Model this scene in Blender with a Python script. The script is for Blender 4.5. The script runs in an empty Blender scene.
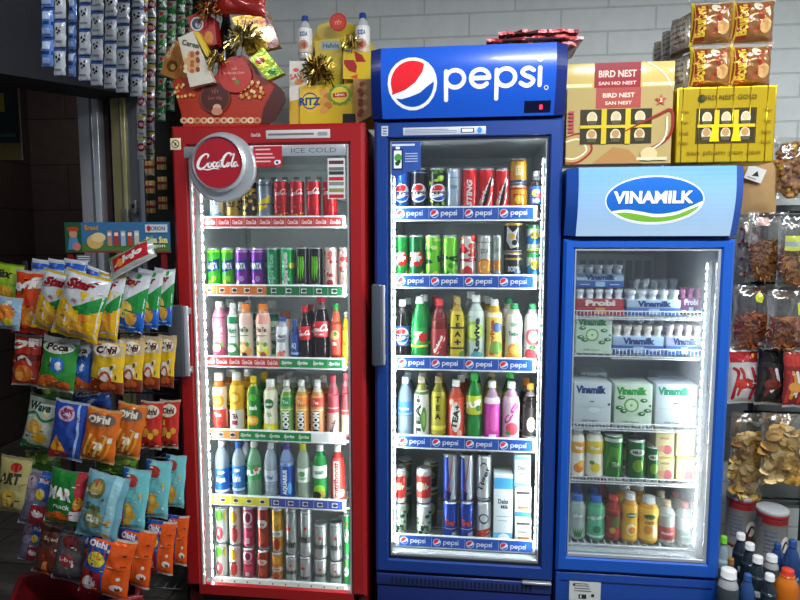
import bpy, bmesh, math, random
from mathutils import Vector, Matrix, noise, geometry
PI = math.pi
rnd = random.Random(7)
scene = bpy.context.scene
COL = scene.collection

# ------------------------------------------------------------------ camera
CAM_Z, PITCH, YAW, F = 1.45, math.radians(5.38), math.radians(6.31), 600.0
fwd = Vector((-math.sin(YAW)*math.cos(PITCH), math.cos(YAW)*math.cos(PITCH), -math.sin(PITCH)))
rgt = Vector((math.cos(YAW), math.sin(YAW), 0)); upv = rgt.cross(fwd)
def at(px, py, Y):
    """point of the plane y = Y seen at a pixel of the photograph"""
    d = rgt*((px-400)/F) + upv*((300-py)/F) + fwd
    return Vector((d.x*Y/d.y, Y, CAM_Z + d.z*Y/d.y))
cd = bpy.data.cameras.new('camera'); cam = bpy.data.objects.new('camera', cd); COL.objects.link(cam)
cd.sensor_width = 36; cd.lens = 36*F/800; cd.clip_start = .05
m3 = Matrix((rgt, upv, -fwd)).transposed()
cam.matrix_world = Matrix.Translation((0, 0, CAM_Z)) @ m3.to_4x4()
scene.camera = cam

# ------------------------------------------------------------------ colours and finishes
def lin(h):
    if not isinstance(h, str): return tuple(h)[:3]
    h = h.lstrip('#'); o = []
    for i in (0, 2, 4):
        c = int(h[i:i+2], 16)/255
        o.append(c/12.92 if c <= .04045 else ((c+.055)/1.055)**2.4)
    return tuple(o)
MATS = {}
def finish(name, rough=.4, metal=0., spec=.5, coat=0., bump=0., bscale=60., trans=0., alpha=1., ior=1.45, vary=.06, emit=0.):
    m = bpy.data.materials.new(name); m.use_nodes = True
    nt = m.node_tree; N = nt.nodes; L = nt.links; b = N['Principled BSDF']
    at_ = N.new('ShaderNodeAttribute'); at_.attribute_name = 'Col'
    tc = N.new('ShaderNodeTexCoord'); nz = N.new('ShaderNodeTexNoise'); nz.inputs['Scale'].default_value = bscale
    nz.inputs['Detail'].default_value = 3
    L.new(tc.outputs['Object'], nz.inputs['Vector'])
    mr = N.new('ShaderNodeMapRange'); mr.inputs['To Min'].default_value = 1-vary; mr.inputs['To Max'].default_value = 1+vary
    L.new(nz.outputs['Fac'], mr.inputs['Value'])
    mx = N.new('ShaderNodeVectorMath'); mx.operation = 'SCALE'
    L.new(at_.outputs['Color'], mx.inputs[0]); L.new(mr.outputs['Result'], mx.inputs['Scale'])
    L.new(mx.outputs['Vector'], b.inputs['Base Color'])
    b.inputs['Roughness'].default_value = rough; b.inputs['Metallic'].default_value = metal
    b.inputs['Specular IOR Level'].default_value = spec; b.inputs['Coat Weight'].default_value = coat
    b.inputs['Coat Roughness'].default_value = .08
    b.inputs['Transmission Weight'].default_value = trans; b.inputs['IOR'].default_value = ior
    b.inputs['Alpha'].default_value = alpha
    if bump:
        bp = N.new('ShaderNodeBump'); bp.inputs['Strength'].default_value = bump; bp.inputs['Distance'].default_value = .004
        L.new(nz.outputs['Fac'], bp.inputs['Height']); L.new(bp.outputs['Normal'], b.inputs['Normal'])
    if emit:
        L.new(at_.outputs['Color'], b.inputs['Emission Color']); b.inputs['Emission Strength'].default_value = emit
    MATS[name] = m
    return m
finish('matte', .75, vary=.1, bscale=40)
finish('print', .38)
finish('gloss', .22, coat=.35, vary=.03, bscale=9)
finish('paint', .33, coat=.15, vary=.04, bscale=6, bump=.03)
finish('metal', .3, metal=1., vary=.05)
finish('alu', .3, metal=.55, coat=.3, vary=.03)
finish('foil', .24, metal=.22, coat=.5, bump=.9, bscale=34)
finish('film', .3, bump=.6, bscale=25)
finish('liquid', .12, coat=.5, trans=.25, ior=1.34, vary=.04)
finish('water', .05, trans=.45, ior=1.3, vary=.02)
finish('food', .7, vary=.35, bscale=120, bump=.4)
finish('backlit', .25, coat=.3, emit=.12, vary=.02)
finish('led', .4, emit=130., vary=0.)
finish('tube', .4, emit=16., vary=0.)
finish('digit', .4, emit=3., vary=0.)

def clear_material(name, tint, fac, rough, haze=0., bump=0., bscale=30.):
    m = bpy.data.materials.new(name); m.use_nodes = True; nt = m.node_tree; N = nt.nodes; L = nt.links
    N.remove(N['Principled BSDF']); out = N['Material Output']
    tr = N.new('ShaderNodeBsdfTransparent'); tr.inputs['Color'].default_value = (*tint, 1)
    gl = N.new('ShaderNodeBsdfGlossy'); gl.inputs['Roughness'].default_value = rough; gl.inputs['Color'].default_value = (1, 1, 1, 1)
    lw = N.new('ShaderNodeLayerWeight'); lw.inputs['Blend'].default_value = .35
    mr = N.new('ShaderNodeMapRange'); mr.inputs['To Min'].default_value = fac; mr.inputs['To Max'].default_value = min(1, fac+.5)
    L.new(lw.outputs['Fresnel'], mr.inputs['Value'])
    mx = N.new('ShaderNodeMixShader'); L.new(mr.outputs['Result'], mx.inputs[0]); L.new(tr.outputs[0], mx.inputs[1]); L.new(gl.outputs[0], mx.inputs[2])
    last = mx
    tc = N.new('ShaderNodeTexCoord')
    if bump:
        nz = N.new('ShaderNodeTexNoise'); nz.inputs['Scale'].default_value = bscale; L.new(tc.outputs['Object'], nz.inputs['Vector'])
        bp = N.new('ShaderNodeBump'); bp.inputs['Strength'].default_value = bump; bp.inputs['Distance'].default_value = .01
        L.new(nz.outputs['Fac'], bp.inputs['Height']); L.new(bp.outputs['Normal'], gl.inputs['Normal'])
    if haze:
        # condensation: a droplet film that is thick along one side and low on the pane
        df = N.new('ShaderNodeBsdfTranslucent'); df.inputs['Color'].default_value = (.9, .93, .95, 1)
        d2 = N.new('ShaderNodeBsdfDiffuse'); d2.inputs['Color'].default_value = (.85, .88, .9, 1)
        dd = N.new('ShaderNodeMixShader'); dd.inputs[0].default_value = .3; L.new(df.outputs[0], dd.inputs[1]); L.new(d2.outputs[0], dd.inputs[2])
        sp = N.new('ShaderNodeSeparateXYZ'); L.new(tc.outputs['Generated'], sp.inputs[0])
        nz = N.new('ShaderNodeTexNoise'); nz.inputs['Scale'].default_value = 5; nz.inputs['Detail'].default_value = 5; L.new(tc.outputs['Object'], nz.inputs['Vector'])
        a1 = N.new('ShaderNodeMapRange'); a1.inputs['From Min'].default_value = .74; a1.inputs['From Max'].default_value = 1.2; L.new(sp.outputs['X'], a1.inputs['Value'])
        a2 = N.new('ShaderNodeMapRange'); a2.inputs['From Min'].default_value = 1.0; a2.inputs['From Max'].default_value = .2; a2.inputs['To Min'].default_value=.1; L.new(sp.outputs['Z'], a2.inputs['Value'])
        m1 = N.new('ShaderNodeMath'); m1.operation = 'MULTIPLY'; L.new(a1.outputs[0], m1.inputs[0]); L.new(a2.outputs[0], m1.inputs[1])
        m2 = N.new('ShaderNodeMath'); m2.operation = 'MULTIPLY'; L.new(m1.outputs[0], m2.inputs[0]); L.new(nz.outputs['Fac'], m2.inputs[1])
        m3_ = N.new('ShaderNodeMath'); m3_.operation = 'MULTIPLY_ADD'; m3_.use_clamp = True; m3_.inputs[1].default_value = haze; m3_.inputs[2].default_value = .012; L.new(m2.outputs[0], m3_.inputs[0])
        mz = N.new('ShaderNodeMixShader'); L.new(m3_.outputs[0], mz.inputs[0]); L.new(mx.outputs[0], mz.inputs[1]); L.new(dd.outputs[0], mz.inputs[2])
        last = mz
    L.new(last.outputs[0], out.inputs['Surface'])
    MATS[name] = m
clear_material('glass', (.97, .985, .98), .015, .02)
clear_material('misted_glass', (.96, .98, .98), .03, .04, haze=1.2)
clear_material('clear_film', (.95, .95, .95), .10, .16, bump=.9, bscale=22)

# ------------------------------------------------------------------ mesh accumulator
def clip(poly, ax, val, keep_hi):
    out = []; n = len(poly)
    for i in range(n):
        a, b = poly[i], poly[(i+1) % n]
        ia = (a[ax] >= val) if keep_hi else (a[ax] <= val); ib = (b[ax] >= val) if keep_hi else (b[ax] <= val)
        if ia: out.append(a)
        if ia != ib:
            t = (val-a[ax])/(b[ax]-a[ax]); out.append((a[0]+t*(b[0]-a[0]), a[1]+t*(b[1]-a[1])))
    return out
def dice(polys, du, dv):
    for ax, d in ((0, du), (1, dv)):
        if not d: continue
        out = []
        for p in polys:
            lo = min(q[ax] for q in p); hi = max(q[ax] for q in p)
            k0, k1 = math.floor(lo/d), math.ceil(hi/d)
            if k1-k0 <= 1: out.append(p); continue
            for k in range(k0, k1):
                q = clip(p, ax, k*d, True)
                if len(q) > 2: q = clip(q, ax, (k+1)*d, False)
                if len(q) > 2: out.append(q)
        polys = out
    return polys
def tess(pts):
    tr = geometry.tessellate_polygon([[Vector((p[0], p[1], 0)) for p in pts]])
    return [[pts[i] for i in t] for t in tr]
_tc = {}
def text_polys(s, bold=0.):
    """unit-height outlines of a word as flat triangles, centred"""
    k = (s, bold)
    if k not in _tc:
        cu = bpy.data.curves.new('t', 'FONT'); cu.body = s; cu.size = 1; cu.resolution_u = 2; cu.offset = bold; cu.fill_mode = 'FRONT'
        o = bpy.data.objects.new('t', cu); me = bpy.data.meshes.new_from_object(o)
        ps = [[(me.vertices[i].co.x, me.vertices[i].co.y) for i in p.vertices] for p in me.polygons]
        bpy.data.objects.remove(o); bpy.data.meshes.remove(me); bpy.data.curves.remove(cu)
        xs = [q[0] for p in ps for q in p]; ys = [q[1] for p in ps for q in p]
        x0, x1, y0, y1 = min(xs), max(xs), min(ys), max(ys); h = y1-y0
        _tc[k] = ([[((q[0]-(x0+x1)/2)/h, (q[1]-(y0+y1)/2)/h) for q in p] for p in ps], (x1-x0)/h)
    return _tc[k]
def smooth_line(pts, n=6):
    out = []
    P = [pts[0]]+list(pts)+[pts[-1]]
    for i in range(1, len(P)-2):
        for k in range(n):
            t = k/n
            out.append(tuple(.5*((2*P[i][j])+(-P[i-1][j]+P[i+1][j])*t+(2*P[i-1][j]-5*P[i][j]+4*P[i+1][j]-P[i+2][j])*t*t+(-P[i-1][j]+3*P[i][j]-3*P[i+1][j]+P[i+2][j])*t**3) for j in range(len(pts[0]))))
    out.append(tuple(pts[-1]))
    return out
def stroke_polys(pts, w):
    """ribbon with round ends along a 2-D line; a third number per point scales its width"""
    out = []; n = len(pts)
    L_, R_ = [], []
    for i, p in enumerate(pts):
        a = pts[max(0, i-1)]; b = pts[min(n-1, i+1)]
        dx, dy = b[0]-a[0], b[1]-a[1]; l = math.hypot(dx, dy) or 1
        h = w/2*(p[2] if len(p) > 2 else 1)
        L_.append((p[0]-dy/l*h, p[1]+dx/l*h)); R_.append((p[0]+dy/l*h, p[1]-dx/l*h))
    for i in range(n-1): out.append([L_[i], R_[i], R_[i+1], L_[i+1]])
    for p in (pts[0], pts[-1]):
        h = w/2*(p[2] if len(p) > 2 else 1)
        out.append([(p[0]+h*math.cos(k*PI/5), p[1]+h*math.sin(k*PI/5)) for k in range(10)])
    return out
def ellipse(u, v, ru, rv, n=28, a0=0, a1=2*PI):
    return [(u+ru*math.cos(a0+(a1-a0)*k/n), v+rv*math.sin(a0+(a1-a0)*k/n)) for k in range(n if a1-a0 > 6.2 else n+1)]

class MB:
    def __init__(s): s.v = []; s.f = []; s.c = []; s.m = []; s.s = []; s.mats = []
    def mi(s, m):
        if m not in s.mats: s.mats.append(m)
        return s.mats.index(m)
    def add(s, verts, faces, col, mat='print', smooth=False):
        n = len(s.v); s.v += [tuple(p) for p in verts]; i = s.mi(mat); c = None if callable(col) else lin(col)
        for k, f in enumerate(faces):
            s.f.append([n+q for q in f]); s.c.append(c if c else lin(col(k))); s.m.append(i); s.s.append(smooth)
        return s
    def box(s, x0, y0, z0, x1, y1, z1, col, mat='print', bev=0., seg=2):
        bm = bmesh.new(); bmesh.ops.create_cube(bm, size=1)
        sx, sy, sz = abs(x1-x0), abs(y1-y0), abs(z1-z0)
        for q in bm.verts: q.co = Vector(((x0+x1)/2+q.co.x*sx, (y0+y1)/2+q.co.y*sy, (z0+z1)/2+q.co.z*sz))
        if bev: bmesh.ops.bevel(bm, geom=bm.edges[:], offset=min(bev, .45*min(sx, sy, sz)), segments=seg, affect='EDGES', profile=.5)
        s.bm(bm, col, mat, bool(bev)); return s
    def bm(s, bm, col, mat='print', smooth=False, xf=None):
        bm.verts.index_update()
        s.add([(xf @ q.co) if xf else q.co for q in bm.verts], [[q.index for q in f.verts] for f in bm.faces], col, mat, smooth); bm.free()
    def tube(s, pts, r, col, mat='metal', n=8, closed=False):
        pts = [Vector(p) for p in pts]; m = len(pts); vs = []; fs = []
        for i, p in enumerate(pts):
            a = pts[(i-1) % m] if closed else pts[max(0, i-1)]; b = pts[(i+1) % m] if closed else pts[min(m-1, i+1)]
            t = (b-a).normalized(); e = Vector((0, 0, 1)) if abs(t.z) < .9 else Vector((1, 0, 0)); x = t.cross(e).normalized(); y = t.cross(x)
            rr = r[i] if isinstance(r, (list, tuple)) else r
            vs += [p+x*rr*math.cos(2*PI*k/n)+y*rr*math.sin(2*PI*k/n) for k in range(n)]
        for i in range(m if closed else m-1):
            for k in range(n):
                j = (i+1) % m; fs.append((i*n+k, i*n+(k+1) % n, j*n+(k+1) % n, j*n+k))
        if not closed: fs += [tuple(range(n))[::-1], tuple((m-1)*n+k for k in range(n))]
        s.add(vs, fs, col, mat, True); return s
    def lathe(s, prof, cols, mat='print', n=28, cap=True, cx=0, cy=0, sq=0.):
        """prof: (radius, z) list; cols: one colour or one per segment; sq squares the section off"""
        vs = []; fs = []; cc = []
        for r, z in prof:
            for k in range(n):
                a = 2*PI*k/n; q = 1
                if sq: q = 1/((abs(math.cos(a))**(2+sq*6)+abs(math.sin(a))**(2+sq*6))**(1/(2+sq*6)))
                vs.append((cx+r*q*math.cos(a), cy+r*q*math.sin(a), z))
        for i in range(len(prof)-1):
            for k in range(n):
                fs.append((i*n+k, i*n+(k+1) % n, (i+1)*n+(k+1) % n, (i+1)*n+k)); cc.append(cols[i] if isinstance(cols, list) else cols)
        if cap:
            fs += [tuple(range(n))[::-1], tuple((len(prof)-1)*n+k for k in range(n))]; cc += [cc[0], cc[-1]]
        s.add(vs, fs, lambda k: cc[k], mat, True); return s
    def grid(s, P, us, vs, col, mat='print', smooth=True):
        V = [P(u, v, 0) for v in vs for u in us]; n = len(us)
        F_ = []; C_ = []
        for j in range(len(vs)-1):
            for i in range(n-1):
                F_.append((j*n+i, j*n+i+1, (j+1)*n+i+1, (j+1)*n+i))
                C_.append(col((us[i]+us[i+1])/2, (vs[j]+vs[j+1])/2) if callable(col) else col)
        s.add(V, F_, lambda k: C_[k], mat, smooth); return s
    def build(s, name, parent=None, loc=None, rot=None):
        me = bpy.data.meshes.new(name); me.from_pydata(s.v, [], s.f)
        ca = me.color_attributes.new('Col', 'FLOAT_COLOR', 'CORNER')
        buf = []
        for f, c in zip(s.f, s.c): buf += [c[0], c[1], c[2], 1.]*len(f)
        ca.data.foreach_set('color', buf)
        me.polygons.foreach_set('material_index', s.m); me.polygons.foreach_set('use_smooth', s.s)
        for m in s.mats: me.materials.append(MATS[m])
        me.update()
        o = bpy.data.objects.new(name, me); COL.objects.link(o)
        if parent: o.parent = parent
        if loc is not None: o.location = loc
        if rot is not None: o.rotation_euler = rot
        return o
class Art:
    """draws flat print on a surface P(u, v, offset): u in half widths, v in heights from the bottom"""
    def __init__(s, mb, P, hw, H, du=0, dv=0, mat='print', off=.0004, step=.00015):
        s.mb = mb; s.P = P; s.hw = hw; s.H = H; s.du = du; s.dv = dv; s.mat = mat; s.o = off; s.st = step
    def polys(s, ps, col):
        ps = dice([[(p[0]*s.hw, p[1]*s.H) for p in q] for q in ps], s.du, s.dv)
        V = []; F_ = []
        for q in ps:
            n = len(V); V += [s.P(a, b, s.o) for a, b in q]; F_.append(list(range(n, n+len(q))))
        s.mb.add(V, F_, col, s.mat, False); s.o += s.st
    def p(s, pts, col): s.polys(tess(pts), col)
    def r(s, u0, v0, u1, v1, col): s.polys([[(u0, v0), (u1, v0), (u1, v1), (u0, v1)]], col)
    def e(s, u, v, ru, rv, col, n=22): s.polys([ellipse(u, v, ru, rv, n)], col)
    def c(s, u, v, R, col): s.e(u, v, R*s.H/s.hw, R, col)
    def t(s, txt, u, v, h, col, rot=0, sh=0., bold=.02, w=None):
        ps, asp = text_polys(txt, bold); k = h*(s.hw*1.7 if abs(rot) > 45 else s.H); kx = k
        if w: kx = w*(s.H if rot else s.hw)/asp
        c, n = math.cos(math.radians(rot)), math.sin(math.radians(rot)); out = []
        for q in ps:
            z = []
            for a, b in q:
                x = (a+b*sh)*kx; y = b*k
                z.append((u+(x*c-y*n)/s.hw, v+(x*n+y*c)/s.H))
            out.append(z)
        s.polys(out, col)
    def s(s_, pts, w, col, n=5):
        pts = [tuple(p)+(1.,) if len(p) < 3 else p for p in pts]
        q = smooth_line([(p[0]*s_.hw, p[1]*s_.H)+tuple(p[2:]) for p in pts], n) if n else [(p[0]*s_.hw, p[1]*s_.H)+tuple(p[2:]) for p in pts]
        s_.polys([[(a/s_.hw, b/s_.H) for a, b in f] for f in stroke_polys(q, w*s_.H)], col)

# ------------------------------------------------------------------ object helpers
def tag(o, label, cat, group=None, kind=None):
    if label: o['label'] = label
    if cat: o['category'] = cat
    if group: o['group'] = group
    if kind: o['kind'] = kind
    return o
def thing(name, label, cat, loc=(0, 0, 0), rot=(0, 0, 0), group=None):
    o = bpy.data.objects.new(name, None); COL.objects.link(o); o.location = loc; o.rotation_euler = rot; o.empty_display_size = .05
    return tag(o, label, cat, group)
KIDS = {}
def copy_tree(o, parent=None):
    c = o.copy(); COL.objects.link(c)
    if parent: c.parent = parent
    for ch in KIDS.get(o.name) or [q for q in o.children]: copy_tree(ch, c)
    return c
LIB = {}
def place(key, maker, name, label, cat, loc, rot=(0, 0, 0), group=None, scale=None):
    """first use builds the thing, later uses copy it with its parts"""
    if key not in LIB:
        r = thing(name, label, cat, loc, rot); maker(r); LIB[key] = r; r['used'] = 1; del r['used']
    else:
        r = copy_tree(LIB[key]); r.location = loc; r.rotation_euler = rot
    r.scale = scale or (1, 1, 1)
    if 'group' in r: del r['group']
    return tag(r, label, cat, group)
def struct(mb, name, **k):
    o = mb.build(name, **k); o['kind'] = 'structure'; return o
def flatP(x0, Y, z0):           # a flat sheet facing the camera side, u to the right, v up
    return lambda u, v, o: (x0+u, Y-o, z0+v)
# ================================================================== products
def cylP(r, zoff=0.):
    return lambda u, v, o: ((r+o)*math.sin(u/r), -(r+o)*math.cos(u/r), zoff+v)
def can_maker(h, d, base, art=None, lidcol='#c9cdd2', bodymat='alu', bands=()):
    r = d/2
    def mk(root):
        mb = MB(); z1 = h-.011
        zs = sorted({.008, z1} | {h*b[0] for b in bands} | {h*b[1] for b in bands}); prof = [(r*.72, 0), (r*.8, .001), (r*.97, .006), (r, .012)]
        zs = [z for z in zs if .012 < z < z1]+[z1]; cols = ['#b8bcc0', '#b8bcc0', base]
        last = .012
        for z in zs:
            c = base
            for b0, b1, bc in bands:
                if h*b0-1e-6 <= (last+z)/2 <= h*b1+1e-6: c = bc
            prof.append((r, z)); cols.append(c); last = z
        prof += [(r*.96, h-.006), (r*.87, h-.002)]; cols += [cols[-1], '#c8ccd0']
        mb.lathe(prof, cols, bodymat, n=30)
        if art:
            art(Art(mb, cylP(r), r, h, du=r*.22, mat=bodymat))
        mb.build('can_body', root)
        l = MB(); l.lathe([(r*.86, h-.002), (r*.89, h), (r*.87, h+.0015), (r*.84, h+.0012), (r*.82, h-.003), (r*.2, h-.003), (.001, h-.003)], lidcol, 'metal', n=26)
        l.box(-.006, -.014, h-.0025, .006, .006, h-.0012, '#dde0e3', 'metal'); l.build('lid', root)
    return mk
BPROF = {
 'pet': ([(.0, .0), (.7, .0), (.93, .02), (1, .06), (1, .28), (.93, .36), (.93, .40), (1, .46), (1, .60), (.93, .68), (.75, .77), (.5, .85), (.4, .89), (.4, .93)], .36, .62),
 'straight': ([(0, 0), (.8, 0), (.97, .02), (1, .05), (1, .12), (.97, .14), (1, .16), (1, .66), (.97, .70), (.8, .78), (.55, .85), (.42, .88), (.42, .93)], .17, .66),
 'square': ([(0, 0), (.8, 0), (.97, .02), (1, .05), (.97, .1), (1, .13), (1, .64), (.96, .70), (.74, .79), (.5, .85), (.42, .88), (.42, .93)], .14, .64),
 'water': ([(0, 0), (.8, 0), (.97, .02), (1, .05), (.94, .09), (1, .13), (.94, .17), (1, .21), (.95, .26), (.98, .30), (.98, .55), (1, .60), (1, .66), (.85, .76), (.55, .86), (.42, .89), (.42, .93)], .31, .54),
 'milk': ([(0, 0), (.85, 0), (1, .03), (1, .35), (.93, .42), (.93, .50), (1, .57), (1, .68), (.9, .78), (.66, .86), (.6, .88), (.6, .91)], .04, .80),
 'yogurt': ([(0, 0), (.85, 0), (1, .03), (1, .52), (.78, .60), (.78, .66), (.95, .72), (.95, .84), (.7, .92), (.62, .94)], .06, .50),
}
def bottle_maker(h, d, kind, liquid, capcol, labelcol=None, art=None, lab=None, mat='liquid', above=None, cap_r=.46, sq=0.):
    """a drink bottle: body with its liquid, a printed sleeve, a ribbed cap"""
    r = d/2*(.93 if sq else 1); prof, l0, l1 = BPROF[kind]
    if lab: l0, l1 = lab
    def rad(v):
        for (ra, va), (rb, vb) in zip(prof, prof[1:]):
            if va <= v <= vb and vb > va: return ra+(rb-ra)*(v-va)/(vb-va)
        return prof[-1][0]
    def mk(root):
        mb = MB(); ps = smooth_line([(a*r, b*h) for a, b in prof[1:]], 3)
        ps = [(.0005, 0)]+ps
        mb.lathe(ps, [above if above and (a[1]+b[1])/2 > h*.80 else liquid for a, b in zip(ps, ps[1:])], mat, n=24, sq=sq)
        mb.build('bottle_body', root)
        if labelcol:
            s = MB(); zs = [l0+(l1-l0)*k/14 for k in range(15)]
            s.lathe([(rad(z)*r+.0012, z*h) for z in zs], labelcol, 'print', n=30, cap=False, sq=sq)
            if art:
                def P(u, v, o):
                    q = rad(min(1, l0+v/h))*r+.0012+o
                    a = u/r
                    if sq:
                        e = 2+sq*6; q *= 1/((abs(math.cos(a))**e+abs(math.sin(a))**e)**(1/e))
                    return (q*math.sin(a), -q*math.cos(a), l0*h+v)
                art(Art(s, P, r, (l1-l0)*h, du=r*.25, dv=.012))
            s.build('label_sleeve', root)
        c = MB(); cr = cap_r*r; z0 = prof[-1][1]*h-.004; z1 = h
        c.lathe([(cr*1.08, z0-.004), (cr*1.08, z0), (cr, z0+.001), (cr, z1-.002), (cr*.9, z1), (.0005, z1)], capcol, 'print', n=20)
        for k in range(20):
            a = 2*PI*k/20; x, y = cr*math.cos(a), cr*math.sin(a)
            c.box(x-.0006, y-.0006, z0+.002, x+.0006, y+.0006, z1-.003, capcol)
        c.build('bottle_cap', root)
    return mk
def carton_maker(w, dpt, h, base, art=None, top=None, name='carton_body'):
    def mk(root):
        mb = MB(); mb.box(-w/2, -dpt/2, 0, w/2, dpt/2, h, base, 'print', .0015)
        if art: art(Art(mb, flatP(0, -dpt/2, 0), w/2, h))
        mb.build(name, root)
        if top:
            t = MB(); t.add([(-w/2, -dpt/2, h), (w/2, -dpt/2, h), (w/2, dpt/2, h), (-w/2, dpt/2, h), (-w/2, 0, h+top), (w/2, 0, h+top)], [(0, 1, 5, 4), (2, 3, 4, 5), (1, 2, 5), (3, 0, 4)], base)
            t.box(-w/2, -.001, h+top-.001, w/2, .001, h+top+.010, base); t.build('gable_top', root)
    return mk
# ---- wrapped bags
def bagP(w, h, t, seed, side=1, crimp=.05):
    def P(u, v, o):
        a = max(-1, min(1, u/(w/2))); b = max(-1, min(1, 2*v/h-1)); k = 1-crimp*1.6
        bb = min(1, abs(b)/k)
        f = (max(0, 1-abs(a)**2.4)**.62)*(max(0, 1-bb**2.6)**.6)
        wr = noise.noise(Vector((a*3.1+seed*7.3, b*3.3, seed*1.7)))*.22 + noise.noise(Vector((a*9+seed, b*2.2, seed)))*.16*bb
        edge = .0012*math.sin(a*w*900) if abs(b) > k else 0
        z = t/2*f*(1+wr)+.0008*(1-abs(a)**8)+edge*side
        x = (w/2)*a*(1-.055*(1-b*b)) + .004*noise.noise(Vector((b*2.5, seed*3.1, a)))
        zz = h/2*b + h*.018*noise.noise(Vector((a*2.2, seed*5.1, b))) - h*.02*(1-abs(a)**2)*(b if abs(b) > .85 else 0)
        return (x, -side*(z)-side*o, zz)
    return P
def bag_maker(w, h, t, col, art=None, seed=1, mat='foil', backcol='#b9bcc0', crimpcol=None, nu=18, nv=24):
    def mk(root):
        mb = MB(); us = [w*(k/nu-.5) for k in range(nu+1)]; vs = [h*k/nv for k in range(nv+1)]
        Pf, Pb = bagP(w, h, t, seed, 1), bagP(w, h, t, seed+.5, -1)
        cf = (lambda u, v: (crimpcol if crimpcol and (v < h*.06 or v > h*.94) else (col(u/(w/2), v/h) if callable(col) else col)))
        mb.grid(Pf, us, vs, cf, mat)
        mb.grid(lambda u, v, o: Pb(-u, v, o), us, vs, backcol, mat)
        if art: art(Art(mb, Pf, w/2, h, du=w/14, dv=h/16, mat=mat, off=.0006, step=.0002))
        mb.build('bag_body', root)
    return mk
def blob_bits(mb, n, region, cols, size, kind, seed, squash=.35):
    """loose pieces of food lying against each other inside a volume"""
    R = random.Random(seed)
    for k in range(n):
        x, y, z = region(R); c = R.choice(cols); s = size*R.uniform(.7, 1.25)
        rot = Matrix.Rotation(R.uniform(0, 6.3), 4, 'Y') @ Matrix.Rotation(R.uniform(-.7, .7), 4, 'X') @ Matrix.Rotation(R.uniform(-.5, .5), 4, 'Z')
        T = Matrix.Translation((x, y, z)) @ rot
        if kind == 'chip':
            V = [T @ Vector((0, -.15*s, 0))]; n_ = 9
            for i in range(n_): a = 2*PI*i/n_; V.append(T @ Vector((s*math.cos(a), s*.35*math.cos(2*a), s*.8*math.sin(a))))
            mb.add(V, [(0, 1+i, 1+(i+1) % n_) for i in range(n_)], c, 'food', True)
        elif kind == 'stick':
            mb.tube([T @ Vector((-s*1.6, 0, 0)), T @ Vector((0, 0, s*.5)), T @ Vector((s*1.6, 0, 0))], s*.28, c, 'food', 5)
        else:
            bm = bmesh.new(); bmesh.ops.create_icosphere(bm, subdivisions=1, radius=s)
            for q in bm.verts: q.co *= 1+.35*noise.noise(q.co*60+Vector((k, 0, 0))); q.co.z *= .8
            mb.bm(bm, c, 'food', True, T)
def clearbag_maker(w, h, t, cols, n, size, kind, seed, fill=.75, header=None, art=None, squash=.4):
    def mk(root):
        c = MB()
        def region(R):
            while True:
                a, b = R.uniform(-1, 1), R.uniform(-1, 1)
                if abs(a)**2.5+abs(b)**3 < .92: break
            z = -h/2+h*fill*(b+1)/2*.94+.03*h; f = (1-abs(a)**2.4)**.6*(1-abs(b)**4)**.5
            return a*w/2*.88, -R.uniform(.1, .8)*t/2*f, z
        blob_bits(c, n, region, cols, size, kind, seed)
        # the packed core that the outer pieces lie on
        bm = bmesh.new(); bmesh.ops.create_icosphere(bm, subdivisions=3, radius=1)
        for q in bm.verts:
            k = 1+.12*noise.noise(q.co*4+Vector((seed, 0, 0))); q.co = Vector((q.co.x*w*.42*k, q.co.y*t*.18, -h/2+h*fill*.5+q.co.z*h*fill*.46*k))
        c.bm(bm, cols[0], 'food', True); o = c.build('snack_pieces', root); o['kind'] = 'stuff'
        f = MB(); us = [w*(k/14-.5) for k in range(15)]; vs = [h*k/18 for k in range(19)]
        Pf, Pb = bagP(w, h, t*1.25, seed), bagP(w, h, t*.9, seed+.5, -1)
        f.grid(Pf, us, vs, '#ffffff', 'clear_film'); f.grid(lambda u, v, o: Pb(-u, v, o), us, vs, '#ffffff', 'clear_film'); f.build('clear_wrapper', root)
        if art:
            a_ = MB(); art(Art(a_, Pf, w/2, h, du=w/10, dv=h/12, mat='foil', off=.002)); a_.build('printed_label', root)
        if header:
            hd = MB(); hd.box(-w/2, -.004, h/2-.01, w/2, .004, h/2+.028, header, 'print', .001); hd.build('header_card', root)
    return mk
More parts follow.
